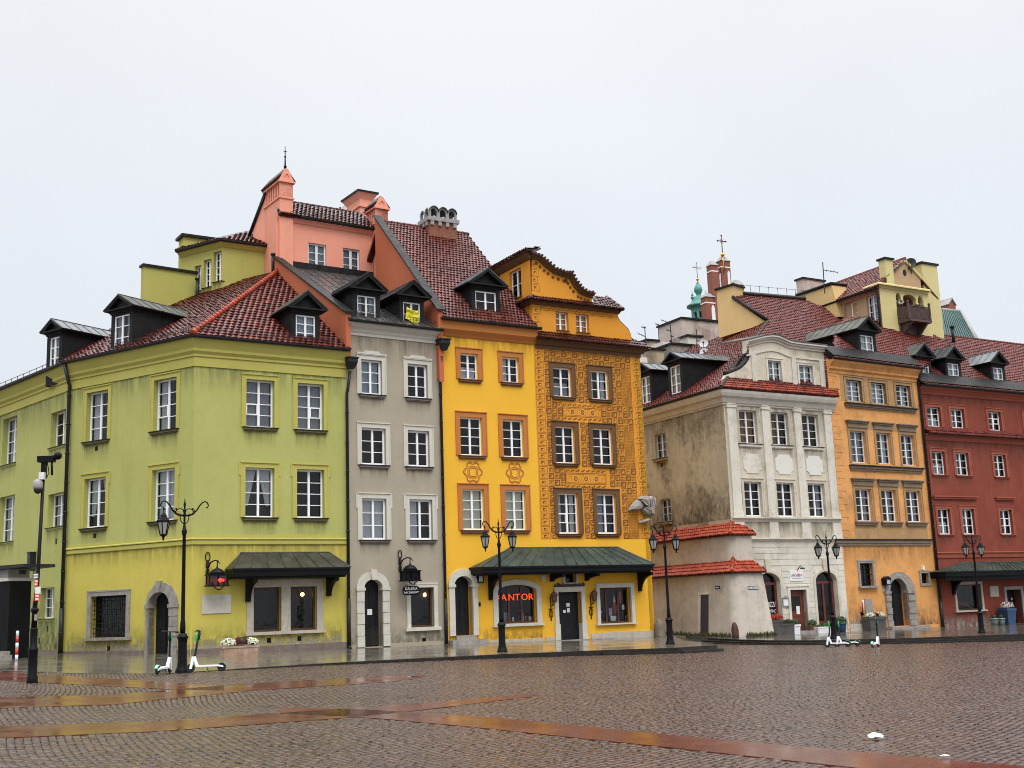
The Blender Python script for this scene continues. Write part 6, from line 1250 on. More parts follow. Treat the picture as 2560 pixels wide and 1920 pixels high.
mono = [Eo0, Eo1, I(CN(1500, 925)), I(CN(1270, 825)), I(CN(890, 700)), I(CN(600, 690)), I(CN(470, 770))]
tile_roof('roof', mono, (Eo0, Eo1), 'tile_b', r, .19, .25)
m = MB(); q_ = [For.P(.1, .5, ZeO + .26), For.P(uO + .1, .5, ZeO + .26), For.P(uO + .1, -.35, ZeO + .26 + .85 * math.tan(R_(PB))), For.P(.1, -.35, ZeO + .26 + .85 * math.tan(R_(PB)))]; m.slab(q_, .05); m.build('roof_flashing', 'flash', r)
dormer(Ho, For, CN(686, 852), CN(820, 1055), CN(762, 677), .35, PB, 3, over=.3, side=.22, roofmat='mossroof', length=4.6, curt=('full', 'curtain'), wmat='greywhite')
downpipe(For, uO + .02, fz - .6, ZeO - .6, r, .14, .08, None, (.0, .3, .55))
stain(r, For, .1, o0 - .3, zd + .25, zd + 1.5, 'splash'); stain(r, For, o1 + .1, uO - .1, zd, zd + 1.4, 'splash'); stain(r, For, .1, o0 - .3, zd + .25, zd + 1.1, 'peel', .0055); stain(r, For, .1, uO - .1, zL2 - 1.7, zL2 - .4)
shell(Ho, [xy(For.P(.05, -1.5, 0)), xy(For.P(uO - .05, -1.5, 0)), xy(For.P(uO - .05, -13, 0)), xy(For.P(.05, -13, 0))], ZR, ZeO - .2, 'dark')
# ================================================================ red house
Hr = House('red_house', (Frd.P(4, 0, 0).x, Frd.P(4, 0, 0).y, 0), 'brick red house at the right edge with three dark dormers and a long shop canopy', 'house'); r = Hr.root; Hr.stain = .7
ZeD = Frd.z(CN(1500, 1335), .4)
D1_ = row(Frd, [(CP(1115, 220), CP(1240, 402)), (CP(1340, 235), CP(1463, 417)), (CP(1693, 260), CP(1810, 442))], .18); D2_ = row(Frd, [(CP(1163, 640), CP(1285, 858)), (CP(1383, 648), CP(1507, 865)), (CP(1745, 662), CP(1858, 873))], .18); D3_ = row(Frd, [(CP(1218, 1178), CP(1337, 1415)), (CP(1443, 1180), CP(1563, 1418)), (CP(1803, 1185), CP(1918, 1420))], .18)
gap = D1_[2][0] - D1_[1][0]
ext = lambda R: R + [(R[2][0] + gap * 1.0, R[2][1] + gap * 1.0, R[2][2], R[2][3]), (R[2][0] + gap * 1.65, R[2][1] + gap * 1.65, R[2][2], R[2][3])]
for k, q in enumerate(ext(D1_) + ext(D2_) + ext(D3_)): window(Hr, Frd, q, 3, .18, fw=.065, sur=('rd_t', .19, .025), sill=('rd_t', .16, .12, .08, 'rd_t') if k > 4 else None, back='brownroom' if k % 2 else 'dark', curt=[('half', 'curtain'), ('left', 'curtain'), None, ('sides', 'netcurtain'), None][k % 5], vent=(1, 1) if k in (2, 12) else None)
for a, b in ((D3_[0][0] - .35, D3_[1][1] + .35), (D3_[2][0] - .35, D3_[2][1] + .35)): m = MB(); z = D3_[0][3] + .72; m.box(Frd, a, b, -.02, .2, z, z + .07); m.box(Frd, a + .06, b - .06, -.02, .12, z - .12, z - .001); m.build('window_head', 'rd_t', r)
# canopy, shop window, door
q = wpx(Frd, CS(1508, 747), CS(1760, 1000), .2); o = plain_pane(Hr, Frd, q, .25, 'wood', back='dark'); stone_surround(Frd, q, .17, .05, .1, o, 'stone', so=.1, sd=.16)
m = MB(); rr = random.Random(2)
for k in range(6): x = q[0] + .2 + (q[1] - q[0] - .7) * k / 5; m.ball(Frd.P(x, -.7, q[2] + .25 + rr.uniform(0, .2)), rr.uniform(.14, .26), 8)
m.build('window_display', plain('muted_red_goods', (.12, .012, .008), .7), o)
u0, u1 = Frd.u(CS(2040, 950)), Frd.u(CS(2150, 950), -.3); zt = Frd.z(CS(2080, 795), -.2); fz2 = hpR(*xy(Frd.P(u0, 0, 0))); Hr.hole(Frd, u0, u1, fz2, zt, .6)
m = MB(); m.box(Frd, u0, u1, -.58, -.5, fz2, zt); o = m.build('door', 'door', r); m = MB(); m.box(Frd, u1 - .15, u1 - .11, -.5, -.44, fz2 + 1, fz2 + 1.15); m.build('handle', 'pipe', o); m = MB()
for a, b in ((u0 - .2, u0), (u1, u1 + .2)): m.box(Frd, a, b, -.5, .06, fz2 - .2, zt)
m.box(Frd, u0 - .2, u1 + .2, -.5, .06, zt, zt + .2); m.build('surround', 'greystone', o)
for a in ((CS(2088, 890)), (CS(2063, 935)), (CS(2095, 935))): u, z = Frd.px(*a, -.48); m = MB(); m.box(Frd, u - .06, u + .06, -.5, -.49, z - .08, z + .08); m.build('notice', 'paper', o)
eu = Frd.P(uD - 1.5, 1.3, 0); zce = Frd.z(CS(1800, 598), 1.3); zcr = Frd.z(CS(1800, 517), .02)
canopy(Hr, Frd, CS(1570, 520), proj(Frd.P(uD - 2.5, .02, zcr)), CS(1405, 610), proj(Frd.P(uD - 1.2, 1.3, zce)), 1.3, .3, ((CS(1468, 0)[0], 1.0),), mat='copper', seams=26, bw=.2)
m = MB(); u0c = Frd.u(CS(1405, 610), 1.3); n = 60
for i in range(n): x = u0c + .2 + i * .16; m.prism(Frd, [(x, zce - .52), (x + .08, zce - .6), (x + .16, zce - .52), (x + .16, zce - .3), (x, zce - .3)], 1.08, 1.1)
m.build('valance', 'black', r)
m = MB(); wall_mesh(m, Frd, 0, uD, ZR, ZeD + .1, Hr.open[id(Frd)]); m.build('wall', 'rd', r)
zB1 = Frd.z(CP(1600, 1605)); zB0 = Frd.z(CP(1600, 1635)); pz = [xy(Frd.P(.02, 0, 0)), xy(Frd.P(uD, 0, 0))]
m = MB(); m.molding(pz, [(-.02, zB0), (.06, zB0), (.09, zB1), (.16, zB1 + .1), (.16, zB1 + .13), (-.02, zB1 + .17)]); m.build('string_course', 'rd_t', r)
zP0 = Frd.z(CP(1600, 497)); zP1 = Frd.z(CP(1600, 445)); m = MB(); m.molding([xy(Frd.P(.25, 0, 0)), xy(Frd.P(uD, 0, 0))], [(-.02, zP0 - .4), (.05, zP0 - .38), (.12, zP0 - .18), (.24, zP0 - .1), (.28, zP0), (-.02, zP0)]); m.build('ledge', 'rd_t', r)
pt = [Frd.P(.25, .42, zP0 - .02), Frd.P(uD, .42, zP0 - .02), Frd.P(uD, .02, zP1), Frd.P(.25, .02, zP1)]; tile_roof('ledge_roof', pt, (pt[0], pt[1]), 'tile_b', r, .18, .26, th=.05)
zA = Frd.z(CN(1500, 1395)); m = MB(); m.molding(pz, [(-.02, zA - .1), (.05, zA - .1), (.1, zA + .02), (.26, zA + .2), (.34, ZeD - .1), (.4, ZeD), (-.02, ZeD)]); m.build('cornice', 'rd_t', r)
gutter([xy(Frd.P(.1, 0, 0)), xy(Frd.P(uD, 0, 0))], ZeD + .1, r, .1, out=.4)
Ed0, Ed1 = Frd.P(-.1, .5, ZeD + .1), Frd.P(uD, .5, ZeD + .1); pd = Frd.t.cross(-Frd.n * math.cos(R_(PB)) + Vector((0, 0, math.sin(R_(PB))))).normalized(); I = lambda p: isect(p, Ed0, pd)
k1 = I(CN(1330, 850)); k2 = k1 + Frd.t * 16; tile_roof('roof', [Ed0, Ed1, k2, k1 - Frd.t * 2.5], (Ed0, Ed1), 'tile_b', r, .19, .25); ridge_caps('ridge_tiles', k1, k2, 'tile_b', r, .12)
m = MB(); tq = ZeD + .26; m.slab([Frd.P(-.1, .5, tq), Frd.P(uD, .5, tq), Frd.P(uD, -.35, tq + .85 * math.tan(R_(PB))), Frd.P(-.1, -.35, tq + .85 * math.tan(R_(PB)))], .05); m.build('roof_flashing', 'flash', r)
for a, b, c in ((CN(1204, 1087), CN(1320, 1255), CN(1267, 917)), (CN(1473, 1108), CN(1590, 1277), CN(1527, 942)), (CN(1882, 1146), CN(1988, 1308), CN(1932, 987))): dormer(Hr, Frd, a, b, c, .35, PB, 3, over=.26, side=.2, roofmat='zincroof', length=3.4, wmat='greywhite', curt=('full', 'curtain'))
p = I(CN(1532, 930)); m = MB(); m.tube([p, p + Vector((0, 0, 1.1))], .11, 8); m.tube([p + Vector((0, 0, 1.1)), p + Vector((0, 0, 1.25))], .17, 8); m.build('vent_pipe', 'pipe', r)
stain(r, Frd, .2, u0 - .3, fz2, fz2 + 1.3, 'splash'); stain(r, Frd, .2, u0 - .3, fz2, fz2 + .8, 'peel', .0055); stain(r, Frd, .2, uD, zP0 - 2.2, zP0 - .4); stain(r, Frd, .2, uD, zA - 1.5, zA - .1)
shell(Hr, [xy(Frd.P(.05, -1.5, 0)), xy(Frd.P(uD, -1.5, 0)), xy(Frd.P(uD, -13, 0)), xy(Frd.P(.05, -13, 0))], ZR, ZeD - .2, 'dark')
# ================================================================ cream attic house with a balcony, above the orange roof
KC = isect(CN(893, 800), Eo0, po); FcA = Fr(KC, 59.7); FcL = Fr(KC, 152.2)
Hc = House('rear_house', (FcA.P(2, -3, 0).x, FcA.P(2, -3, 0).y, 0), 'pale yellow house rising behind the orange one, with a wooden balcony under its gable', 'house'); r = Hc.root
zb = KC.z - 3; zc1 = FcA.z(CN(880, 432)); zc0 = FcA.z(CN(880, 395), .25); uC = FcA.u(CN(1290, 600))
lo0, lz1 = FcA.px(*CN(1012, 560)); lo1 = FcA.u(CN(1262, 600)); lz1 = FcA.z(CN(1010, 468)) ; lz0 = FcA.z(CN(1030, 745)); Hc.hole(FcA, lo0, lo1, lz0, lz1, .3)
m = MB(); wall_mesh(m, FcA, 0, uC + .3, zb, zc0 + .05, hs(FcA)); m.build('wall', 'lemon', r)
m = MB(); s0 = FcA.z(CN(1040, 548)); w_ = lo1 - lo0
A_ = [(lo0 + .03, lo0 + w_ * .19), (lo0 + w_ * .27, lo0 + w_ * .73), (lo0 + w_ * .81, lo1 - .03)]
for k, (a, b) in enumerate(A_): zs = s0 + (.25 if k == 1 else .2); arch_fill(m, FcA, a, b, zs, lz1 - .05, lz1, -.02)
for a, b in ((lo0, A_[0][0]), (A_[0][1], A_[1][0]), (A_[1][1], A_[2][0]), (A_[2][1], lo1)): m.box(FcA, a, b, -.3, -.02, s0, lz1); m.box(FcA, a - .03, b + .03, -.32, .02, s0 - .08, s0 - .001)
m.build('loggia_arch', 'lemon', r)
m = MB(); m.box(FcA, lo0 - .2, lo1 + .2, -1.9, -1.7, lz0 - .3, lz1 + .3); m.box(FcA, lo0 - .3, lo0 - .01, -1.7, -.31, lz0, lz1); m.box(FcA, lo1 + .01, lo1 + .3, -1.7, -.31, lz0, lz1); m.box(FcA, lo0 - .2, lo1 + .2, -1.7, -.31, lz1 + .01, lz1 + .2); m.build('loggia', 'tan', r)
q = wpx(Fr(FcA.P(0, -1.6, 0), 59.7), CN(1060, 525), CN(1150, 660), .02); FcB = Fr(FcA.P(0, -1.62, 0), 59.7); window(Hc, FcB, (q[0], q[1], lz0 + .1, q[3]), 3, .0, fw=.07, curt=('full', 'netcurtain'), name='balcony_door')
# balcony
bz = FcA.z(CN(1100, 745), .0); pj = 1.0; by0 = lo0 - .02; by1 = FcA.u(CN(1320, 700), pj); rz = FcA.z(CN(1200, 598), pj)
m = MB(); m.box(FcA, by0, by1 + .05, -.3, pj + .08, bz - .16, bz); m.prism(Fr(FcA.P(by0 + .3, 0, 0), 149.7), [(0, bz - .9), (.2, bz - .9), (pj, bz - .161), (0, bz - .161)], -.1, .1); m.prism(Fr(FcA.P(by1 - .3, 0, 0), 149.7), [(0, bz - .9), (.2, bz - .9), (pj, bz - .161), (0, bz - .161)], -.1, .1); m.box(FcA, by0 + .1, by1 - .1, 0, .12, bz - 1.0, bz - .161)
bl_ = m.build('balcony', 'balwood', r)
m = MB(); n = 24
for i in range(n): x = by0 + (by1 - by0) * i / n; m.box(FcA, x + .015, x + (by1 - by0) / n - .015, pj - .03, pj, bz + .06, rz - .02 - (.04 if i % 2 else 0))
for i in range(8): x = pj * i / 8; m.box(FcA, by0, by0 + .03, x + .01, x + pj / 8 - .015, bz + .06, rz - .02); m.box(FcA, by1 - .03, by1, x + .01, x + pj / 8 - .015, bz + .06, rz - .02)
for zz in (bz + .12, rz - .12): m.box(FcA, by0, by1, pj - .07, pj - .031, zz, zz + .07); m.box(FcA, by0 + .03, by0 + .07, 0, pj - .07, zz, zz + .07); m.box(FcA, by1 - .07, by1 - .03, 0, pj - .07, zz, zz + .07)
m.box(FcA, by0 - .02, by1 + .02, pj - .08, pj + .03, rz - .019, rz + .03)
for x in (by0, by1): m.box(FcA, x - .06, x + .06, pj - .08, pj + .04, bz, rz + .18); m.ball(FcA.P(x, pj - .02, rz + .26), .1, 8)
m.build('railing', 'balwood', bl_)
# cornice, pediment, roof
m = MB(); m.molding([xy(FcL.P(-1.2, 0, 0)), xy(KC), xy(FcA.P(uC + .2, 0, 0))], [(-.02, zc1), (.06, zc1), (.08, zc1 + .12), (.2, zc1 + .18), (.2, zc1 + .32), (.32, zc0 - .05), (.32, zc0 + .03), (-.02, zc0 + .06)]); m.build('cornice', 'lemon', r)
Fp = Fr(FcA.P(0, -.3, 0), 59.7); ax, az_ = Fp.px(*CN(1082, 195)); pl_, _ = Fp.px(*CN(905, 410)); pr2, pz2 = Fp.px(*CN(1228, 345)); hw = pr2 - ax
m = MB(); m.prism(Fp, [(ax - hw, zc0 - .1), (ax + hw, zc0 - .1), (ax + hw, pz2), (ax, az_), (ax - hw, pz2)], -.3, 0); o = m.build('pediment', 'tan', r)
m = MB()
for sg_ in (-1, 1): m.prism(Fp, [(ax + sg_ * (hw + .1), pz2 - .12), (ax + sg_ * (hw + .1), pz2 + .1), (ax, az_ + .2), (ax, az_ - .02)][::-sg_], -.3, .12)
m.build('pediment_rim', 'lemon', o); m = MB(); u, z = Fp.px(*CN(1087, 295)); m.prism(Fp, [(u + .17 * math.cos(k * math.pi / 8), z + .23 * math.sin(k * math.pi / 8)) for k in range(16)], 0, .02); m.build('oculus', 'dark', o)
zle = FcL.z(CN(840, 425), .2); ap_ = Fp.P(ax, .1, az_ + .2); e0, e1 = FcL.P(-13, .35, zle), FcL.P(.1, .35, zle)
hz = (ap_ - e1); rb = ap_ - FcL.t * 13; tile_roof('roof', [e0, e1, ap_, rb], (e0, e1), 'tile_b', r, .23, .3, th=.1); ridge_caps('ridge_tiles', rb, ap_, 'tile_b', r, .12)
er_ = ap_ + (ap_ - e1) * 1.0; er_ = Vector((2 * ap_.x - e1.x, 2 * ap_.y - e1.y, e1.z)); m = MB(); m.slab([ap_, rb, er_ - FcL.t * 13, er_], .1); m.build('roof', 'tile_b', r)
gutter([xy(FcL.P(-13, 0, 0)), xy(FcL.P(-.1, 0, 0))], zle - .06, r, .1, out=.3)
for a, b, rw in ((CN(555, 580), CN(665, 705), 3), (CN(757, 517), CN(862, 775), 4)): window(Hc, FcL, wpx(FcL, a, b, .18), rw, .18, fw=.08, curt=('full', 'curtain'))
m = MB(); wall_mesh(m, FcL, -13, 0, zb - 1, zle + .1, hs(FcL)); m.build('wall', 'tan', r)
m = MB(); m.molding([xy(FcL.P(-13, 0, 0)), xy(FcL.P(-1.2, 0, 0))], [(-.02, zle - .3), (.04, zle - .3), (.2, zle - .05), (.26, zle), (-.02, zle)]); m.build('cornice', 'tan', r)
downpipe(FcL, FcL.u(CN(868, 620)), zb, zle - .4, r, .12, .08, None, (-.1, .2, .3))
u0, u1 = FcA.u(CN(917, 250)), FcA.u(CN(984, 250)); zt = FcA.z(CN(915, 172)); sdc = side_for(FcA, u0, .0, zt, CN(850, 0)[0]); m = MB(); m.box(FcA, u0, u1, -sdc, -.002, zc0 - .3, zt); o = m.build('chimney', 'lemon', r); m = MB(); m.box(FcA, u0 - .1, u1 + .1, -sdc - .1, .1, zt + .001, zt + .13); m.build('chimney_cap', 'flash', o)
FcT = Fr(FcA.P(0, -.5, 0), 59.7); u0, zt = FcT.px(*CN(1240, 212)); u1 = FcT.u(CN(1378, 235)); sdc = side_for(FcT, u0, .0, zt, CN(1203, 0)[0]); m = MB(); m.box(FcT, u0, u1, -max(sdc, 1.2), 0, zb - 3, zt); o = m.build('stair_tower', 'lemon', r); m = MB(); m.box(FcT, u0 - .1, u1 + .1, -max(sdc, 1.2) - .1, .1, zt + .001, zt + .14); m.build('tower_cap', 'flash', o)
shell(Hc, [xy(FcA.P(.3, -2.0, 0)), xy(FcA.P(uC, -2.0, 0)), xy(FcA.P(uC, -12, 0)), xy(FcA.P(.3, -12, 0))], zb, zc1, 'tan')
M['zinc_pale'] = plain('pale_grey_dish', (.5, .52, .53), .5)
def dish(c, aim, R, mat, label, grp='satellite dishes on the roofs'):
    t = empty('satellite_dish', c, 0, label, 'satellite dish', grp); a = Vector(aim).normalized(); x = a.cross(Vector((0, 0, 1))).normalized(); y = x.cross(a); m = MB(); n = 20; rings = [(0.001, .22), (.35, .18), (.7, .09), (1, 0)]
    for f, b in rings:
        for k in range(n): q = 2 * math.pi * k / n; m.v.append(tuple(Vector(c) + (x * math.cos(q) + y * math.sin(q)) * R * f - a * R * b))
    for i in range(3):
        for k in range(n): m.f.append((i * n + k, i * n + (k + 1) % n, (i + 1) * n + (k + 1) % n, (i + 1) * n + k)); m.m.append(0)
    m.build('reflector', mat, t); m = MB(); m.tube([Vector(c) - y * R, Vector(c) + a * R * .9 - y * R * .2], .02, 5); m.ball(Vector(c) + a * R * .9 - y * R * .2, .07, 8); m.tube([Vector(c) - a * R * .2, Vector(c) - a * R * .5 - Vector((0, 0, R * 1.4))], .03, 6); m.build('arm', 'pipe', t); return t
dish(FcA.P(FcA.u(CN(1155, 205)), -.2, FcA.z(CN(1155, 205))), (-.5, -.8, .3), .40 * 1.1, 'pipe', 'dark satellite dish between the pediment and the stair tower')
dish(FcA.P(lo0 + .35, .1, FcA.z(CN(1040, 562))), (-.3, -.9, .35), .18, 'slate', 'white satellite dish at the left end of the balcony')
# ================================================================ further back, right to left
def roofhouse(name, loc, label, cat='house', group=None): return House(name, tuple(loc), label, cat, group)
Y1 = 112; p0 = at_depth(*CN(1500, 800), Y1); nC = (FbF.n * math.cos(R_(38)) * -0 + FbF.n * math.sin(R_(55)) + Vector((0, 0, math.cos(R_(55))))).normalized(); Ic = lambda p: isect(p, p0, nC)
Hk = House('church', (p0.x, p0.y + 5, 0), 'church with green copper roof and small brick bell gable, far right behind the roofs', 'church'); r = Hk.root
a, b, c, d = Ic(CN(1415, 630)), Ic(CN(1590, 645)), Ic(CN(1800, 1010)), Ic(CN(1480, 1015)); m = MB(); m.slab([a, b, c, d], .2); n = 13
for i in range(n + 1): m.tube([a.lerp(b, i / n) + nC * .06, d.lerp(c, i / n) + nC * .06], .07, 5)
m.build('roof', M.setdefault('seamcopper', mottled('blue_green_copper', (.06, .115, .11), (.09, .155, .145), .5, (.45, .65), c3=(.045, .085, .08), spec=.3)), r)
m = MB(); m.tube([b, c], .25, 6); m.tube([a, b], .2, 6); m.build('flashing', 'slate', r)
Fk = Fr(Ic(CN(1540, 650)), 59.7); u0, u1 = Fk.u(CN(1487, 620)), Fk.u(CN(1550, 620)); zt = Fk.z(CN(1523, 530)); ze = Fk.z(CN(1490, 580)); zl = Fk.z(CN(1540, 665)) - 1; m = MB(); dk = 3.2
m.prism(Fk, [(u0, zl), (u1, zl), (u1, ze), ((u0 + u1) / 2, zt), (u0, ze)], -dk, 0); o = m.build('bell_gable', 'chbrick', r); m = MB(); cu = (u0 + u1) / 2
for s_ in (-1, 1): m.slab([Fk.P(cu, .1, zt + .1), Fk.P(cu + s_ * (u1 - u0) * .6, .1, ze), Fk.P(cu + s_ * (u1 - u0) * .6, -dk - .1, ze), Fk.P(cu, -dk - .1, zt + .1)], .1)
m.build('gable_roof', 'slate', o); m = MB(); a_ = arch_pts(cu - .3, cu + .3, ze - 1.2, ze - .5, 8); m.prism(Fk, [(cu - .3, ze - 2), (cu + .3, ze - 2)] + a_, 0, .03); m.build('niche', 'dark', o)
def cross(base, h, F, par, mat='iron', fl=True, th=.07):
    m = MB(); top = base + Vector((0, 0, h)); m.tube([base, top], th, 6); k = base + Vector((0, 0, h * .68)); L = h * .27; m.tube([k - F.t * L, k + F.t * L], th, 6)
    if fl:
        for e in (top, k - F.t * L, k + F.t * L): m.ball(e, th * 2, 8)
        for s1 in (-1, 1):
            for s2 in (-1, 1): m.tube([k, k + F.t * s1 * L * .45 + Vector((0, 0, s2 * L * .45))], th * .5, 5)
    return m.build('cross', mat, par)
cross(Fk.P(cu, -dk / 2, zt), Fk.z(CN(1522, 432)) - zt, Fk, o, fl=False, th=.07)
dish(FpK.P(FpK.u(CE(1320, 522), -3), -3, FpK.z(CE(1320, 522), -3)), (-.6, -.7, .3), .24, 'zinc_pale', 'small pale satellite dish beside the salmon pink chimney stack')
# brick church gable with a gilded cross
Fch = Fr(at_depth(*CT(830, 900), 118), 66); Hh = House('church', (Fch.P(0, 0, 0).x, Fch.P(0, 0, 0).y + 4, 0), 'red brick church gable with grey capped pillars and a cross on a gold ball', 'church'); r = Hh.root
def col(x0, x1, yt, yc, yb, dk=.9, white=()):
    u0, u1 = Fch.u(CT(x0, 900)), Fch.u(CT(x1, 900)); zc = Fch.z(CT((x0 + x1) / 2, yc)); zt = Fch.z(CT((x0 + x1) / 2, yt)); zb = Fch.z(CT((x0 + x1) / 2, yb)) - 12; m = MB(); m.box(Fch, u0, u1, -dk, 0, zb, zc); o = m.build('pillar', 'chbrick', r)
    i = (u1 - u0) * .28; m = MB(); m.hexa([Fch.P(u0 - .1, .1, zc), Fch.P(u1 + .1, .1, zc), Fch.P(u1 + .1, -dk - .1, zc), Fch.P(u0 - .1, -dk - .1, zc), Fch.P(u0 + i, -.3, zt), Fch.P(u1 - i, -.3, zt), Fch.P(u1 - i, -dk + .3, zt), Fch.P(u0 + i, -dk + .3, zt)]); m.build('cap', 'slate', o)
    m = MB(); zz = zc - (zt - zc) * 1.1; m.box(Fch, u0 - .05, u1 + .05, -dk - .02, .02, zz - .12, zz); m.build('white_band', 'paper', o); return o
col(675, 762, 502, 570, 1300); col(812, 938, 440, 512, 1300); col(565, 690, 942, 1008, 1300); col(975, 1104, 765, 840, 1300)
m = MB(); m.box(Fch, Fch.u(CT(700, 900)), Fch.u(CT(900, 900)), -.7, -.25, Fch.z(CT(800, 1300)) - 12, Fch.z(CT(790, 610))); m.box(Fch, Fch.u(CT(600, 900)), Fch.u(CT(1050, 900)), -.7, -.3, Fch.z(CT(800, 1300)) - 12, Fch.z(CT(700, 1080))); m.build('gable_wall', 'chbrick', r)
for x0, x1, yt, yb in ((775, 828, 675, 880), (888, 922, 650, 840), (668, 715, 1120, 1330)):
    d_ = .03 if x0 != 775 else -.2; u0, u1 = Fch.u(CT(x0, yb), d_), Fch.u(CT(x1, yb), d_); zt = Fch.z(CT(x0, yt), d_); zb = Fch.z(CT(x0, yb), d_) - 3; m = MB(); m.prism(Fch, [(u0, zb), (u1, zb)] + arch_pts(u0, u1, zt - (u1 - u0) * 1.3, zt, 8), d_ - .06, d_ + .02); m.build('niche', 'paper', r)
gb = at_depth(*CT(810, 425), 118); m = MB(); m.ball(gb, .22, 14); m.tube([gb - Vector((0, 0, 2.0)), gb], .06, 6); m.build('gold_ball', 'gold', r); cross(gb + Vector((0, 0, .2)), at_depth(*CT(800, 160), 118).z - gb.z - .2, Fr(gb, 66), r, 'wood', True, .05)
m = MB()
for k in range(7): rr = random.Random(k); p = gb - Vector((0, 0, rr.uniform(.5, 1.8))); m.tube([p, p + Fch.t * rr.uniform(-.35, .35) + Vector((0, 0, rr.uniform(.2, .5)))], .03, 5)
m.build('ironwork', 'iron', r)
# green belfry with onion dome
tb = at_depth(*CT(492, 1200), 135); Hv = House('bell_tower', (tb.x, tb.y, 0), 'small verdigris belfry with an onion dome, a bell and a thin cross', 'tower'); r = Hv.root
sc_ = 135 / CF / 5.53 * 1.02; Z = lambda y: at_depth(*CT(492, y), 135).z; base = Vector((tb.x, tb.y, 0)); R3 = lambda p: p * sc_
m = MB(); m.lathe(base, [(R3(w), Z(y)) for w, y in ((175, 1150), (178, 1128), (150, 1112), (128, 1098), (110, 1075), (100, 1050), (92, 1025), (70, 1005), (45, 998), (30, 992), (32, 975), (58, 930), (60, 905), (48, 870), (30, 840), (20, 825), (22, 815), (8, 800), (5, 770))], 20); m.build('dome', 'verdigris', r, smooth=True)
m = MB(); m.lathe(base, [(R3(130), Z(1165)), (R3(165), Z(1150))], 8, rot=math.pi / 8)
for k in range(8):
    q = math.pi / 4 * k + math.pi / 8; c_ = base + Vector((math.cos(q), math.sin(q), 0)) * R3(98); m.lathe(c_, [(R3(20), Z(1420)), (R3(20), Z(1190)), (R3(30), Z(1175)), (R3(30), Z(1160))], 6)
m.lathe(base, [(R3(115), Z(1230)), (R3(118), Z(1160))], 8, rot=math.pi / 8); m.lathe(base, [(R3(115), Z(1480)), (R3(118), Z(1320))], 8, rot=math.pi / 8); m.build('lantern', 'verdigris', r)
m = MB(); m.lathe(base, [(R3(38), Z(1290)), (R3(28), Z(1270)), (R3(20), Z(1235)), (R3(6), Z(1225))], 12); m.build('bell', 'wood', r)
m = MB(); m.tube([base + Vector((0, 0, Z(810))), base + Vector((0, 0, Z(770)))], .07, 6); m.ball(base + Vector((0, 0, Z(765))), R3(22), 12); m.build('gold_ball', 'gold', r); cross(base + Vector((0, 0, Z(745))), Z(535) - Z(745), Fr(base, 66), r, 'slate', True, .045)
for k in (3, 1): q = math.pi / 2 * k + .6; c_ = base + Vector((-1 if k == 3 else 1, -.3, 0)) * R3(92); m = MB(); m.lathe(c_, [(R3(22), Z(1040)), (R3(28), Z(1020)), (R3(14), Z(1005)), (R3(18), Z(985)), (R3(5), Z(960)), (R3(3), Z(925))], 8); m.build('pinnacle', 'verdigris', r)
# flat-roofed rear building with chimney blocks and aerials
Fo = Fr(at_depth(*CT(480, 1450), 86), 62); Hq = House('rear_building', (Fo.P(0, -3, 0).x, Fo.P(0, -3, 0).y, 0), 'grey flat-topped building behind the side street with white and peeling chimney blocks', 'house'); r = Hq.root
def blk_(px0, px1, pyt, dk, mat, cap=None, d=0, n_='chimney', zdown=9):
    u0, zt = Fo.px(*CM(px0, pyt), d); u1, zt2 = Fo.px(*CM(px1, pyt), d); m = MB(); m.box(Fo, u0, u1, d - dk, d, zt - zdown, zt); o = m.build(n_, mat, r)
    if cap: m = MB(); m.box(Fo, u0 - .12, u1 + .12, d - dk - .12, d + .12, zt + .001, zt + .14); m.build('chimney_cap', cap, o)
    return o
blk_(478, 800, 787, 3.0, 'oldwall', 'flash', 0); blk_(462, 482, 800, .5, 'oldwall', None, -2.0); blk_(190, 470, 968, 4, 'be', 'flash', -3, 'wall'); blk_(320, 425, 975, 1.5, 'be_w', None, 1.0); blk_(395, 645, 1000, 2, 'greystone', 'flash', 2.2); blk_(528, 642, 932, 2, 'be_w', 'flash', 1.2); blk_(90, 192, 1100, 2, 'be_w', None, 2.5); blk_(192, 330, 1040, 2, 'be', 'flash', 2.0, 'wall')
blk_(438, 460, 945, .7, 'greystone', None, 1.0); blk_(445, 458, 955, .5, 'greystone', None, 1.05)
dish(at_depth(*CM(660, 990), 78), (-.2, -.95, .25), .30, 'zinc_pale', 'white satellite dish by the dormer roof, higher of the two', 'satellite dishes on the roofs'); dish(at_depth(*CM(665, 1062), 77.5), (-.2, -.95, .25), .30, 'zinc_pale', 'white satellite dish half hidden behind the dormer roof, lower of the two', 'satellite dishes on the roofs')
def aerial(pts_, els, label, Y=84):
    b = at_depth(*pts_[0], Y); t = at_depth(*pts_[1], Y); o = empty('aerial', b, 0, label, 'antenna', 'television aerials on the roofs'); m = MB(); m.tube([b - Vector((0, 0, 1)), t], .035, 5); m.build('mast', 'pipe', o); m = MB()
    for (a, c) in els:
        p, q = at_depth(*a, Y), at_depth(*c, Y); m.tube([p, q], .025, 4); n = 5
        for i in range(n): k = p.lerp(q, i / (n - 1)); m.tube([k - Vector((.05, .3, 0)), k + Vector((.05, .3, 0))], .012, 4)
    m.build('boom', 'pipe', o); return o
aerial((CM(178, 960), CM(172, 850)), ((CM(145, 855), CM(180, 860)), (CM(115, 908), CM(178, 935))), 'thin aerial just right of the sgraffito gable')
aerial((CM(288, 960), CM(285, 830)), ((CM(262, 828), CM(288, 840)),), 'plain thin aerial, middle of the three on the grey parapet')
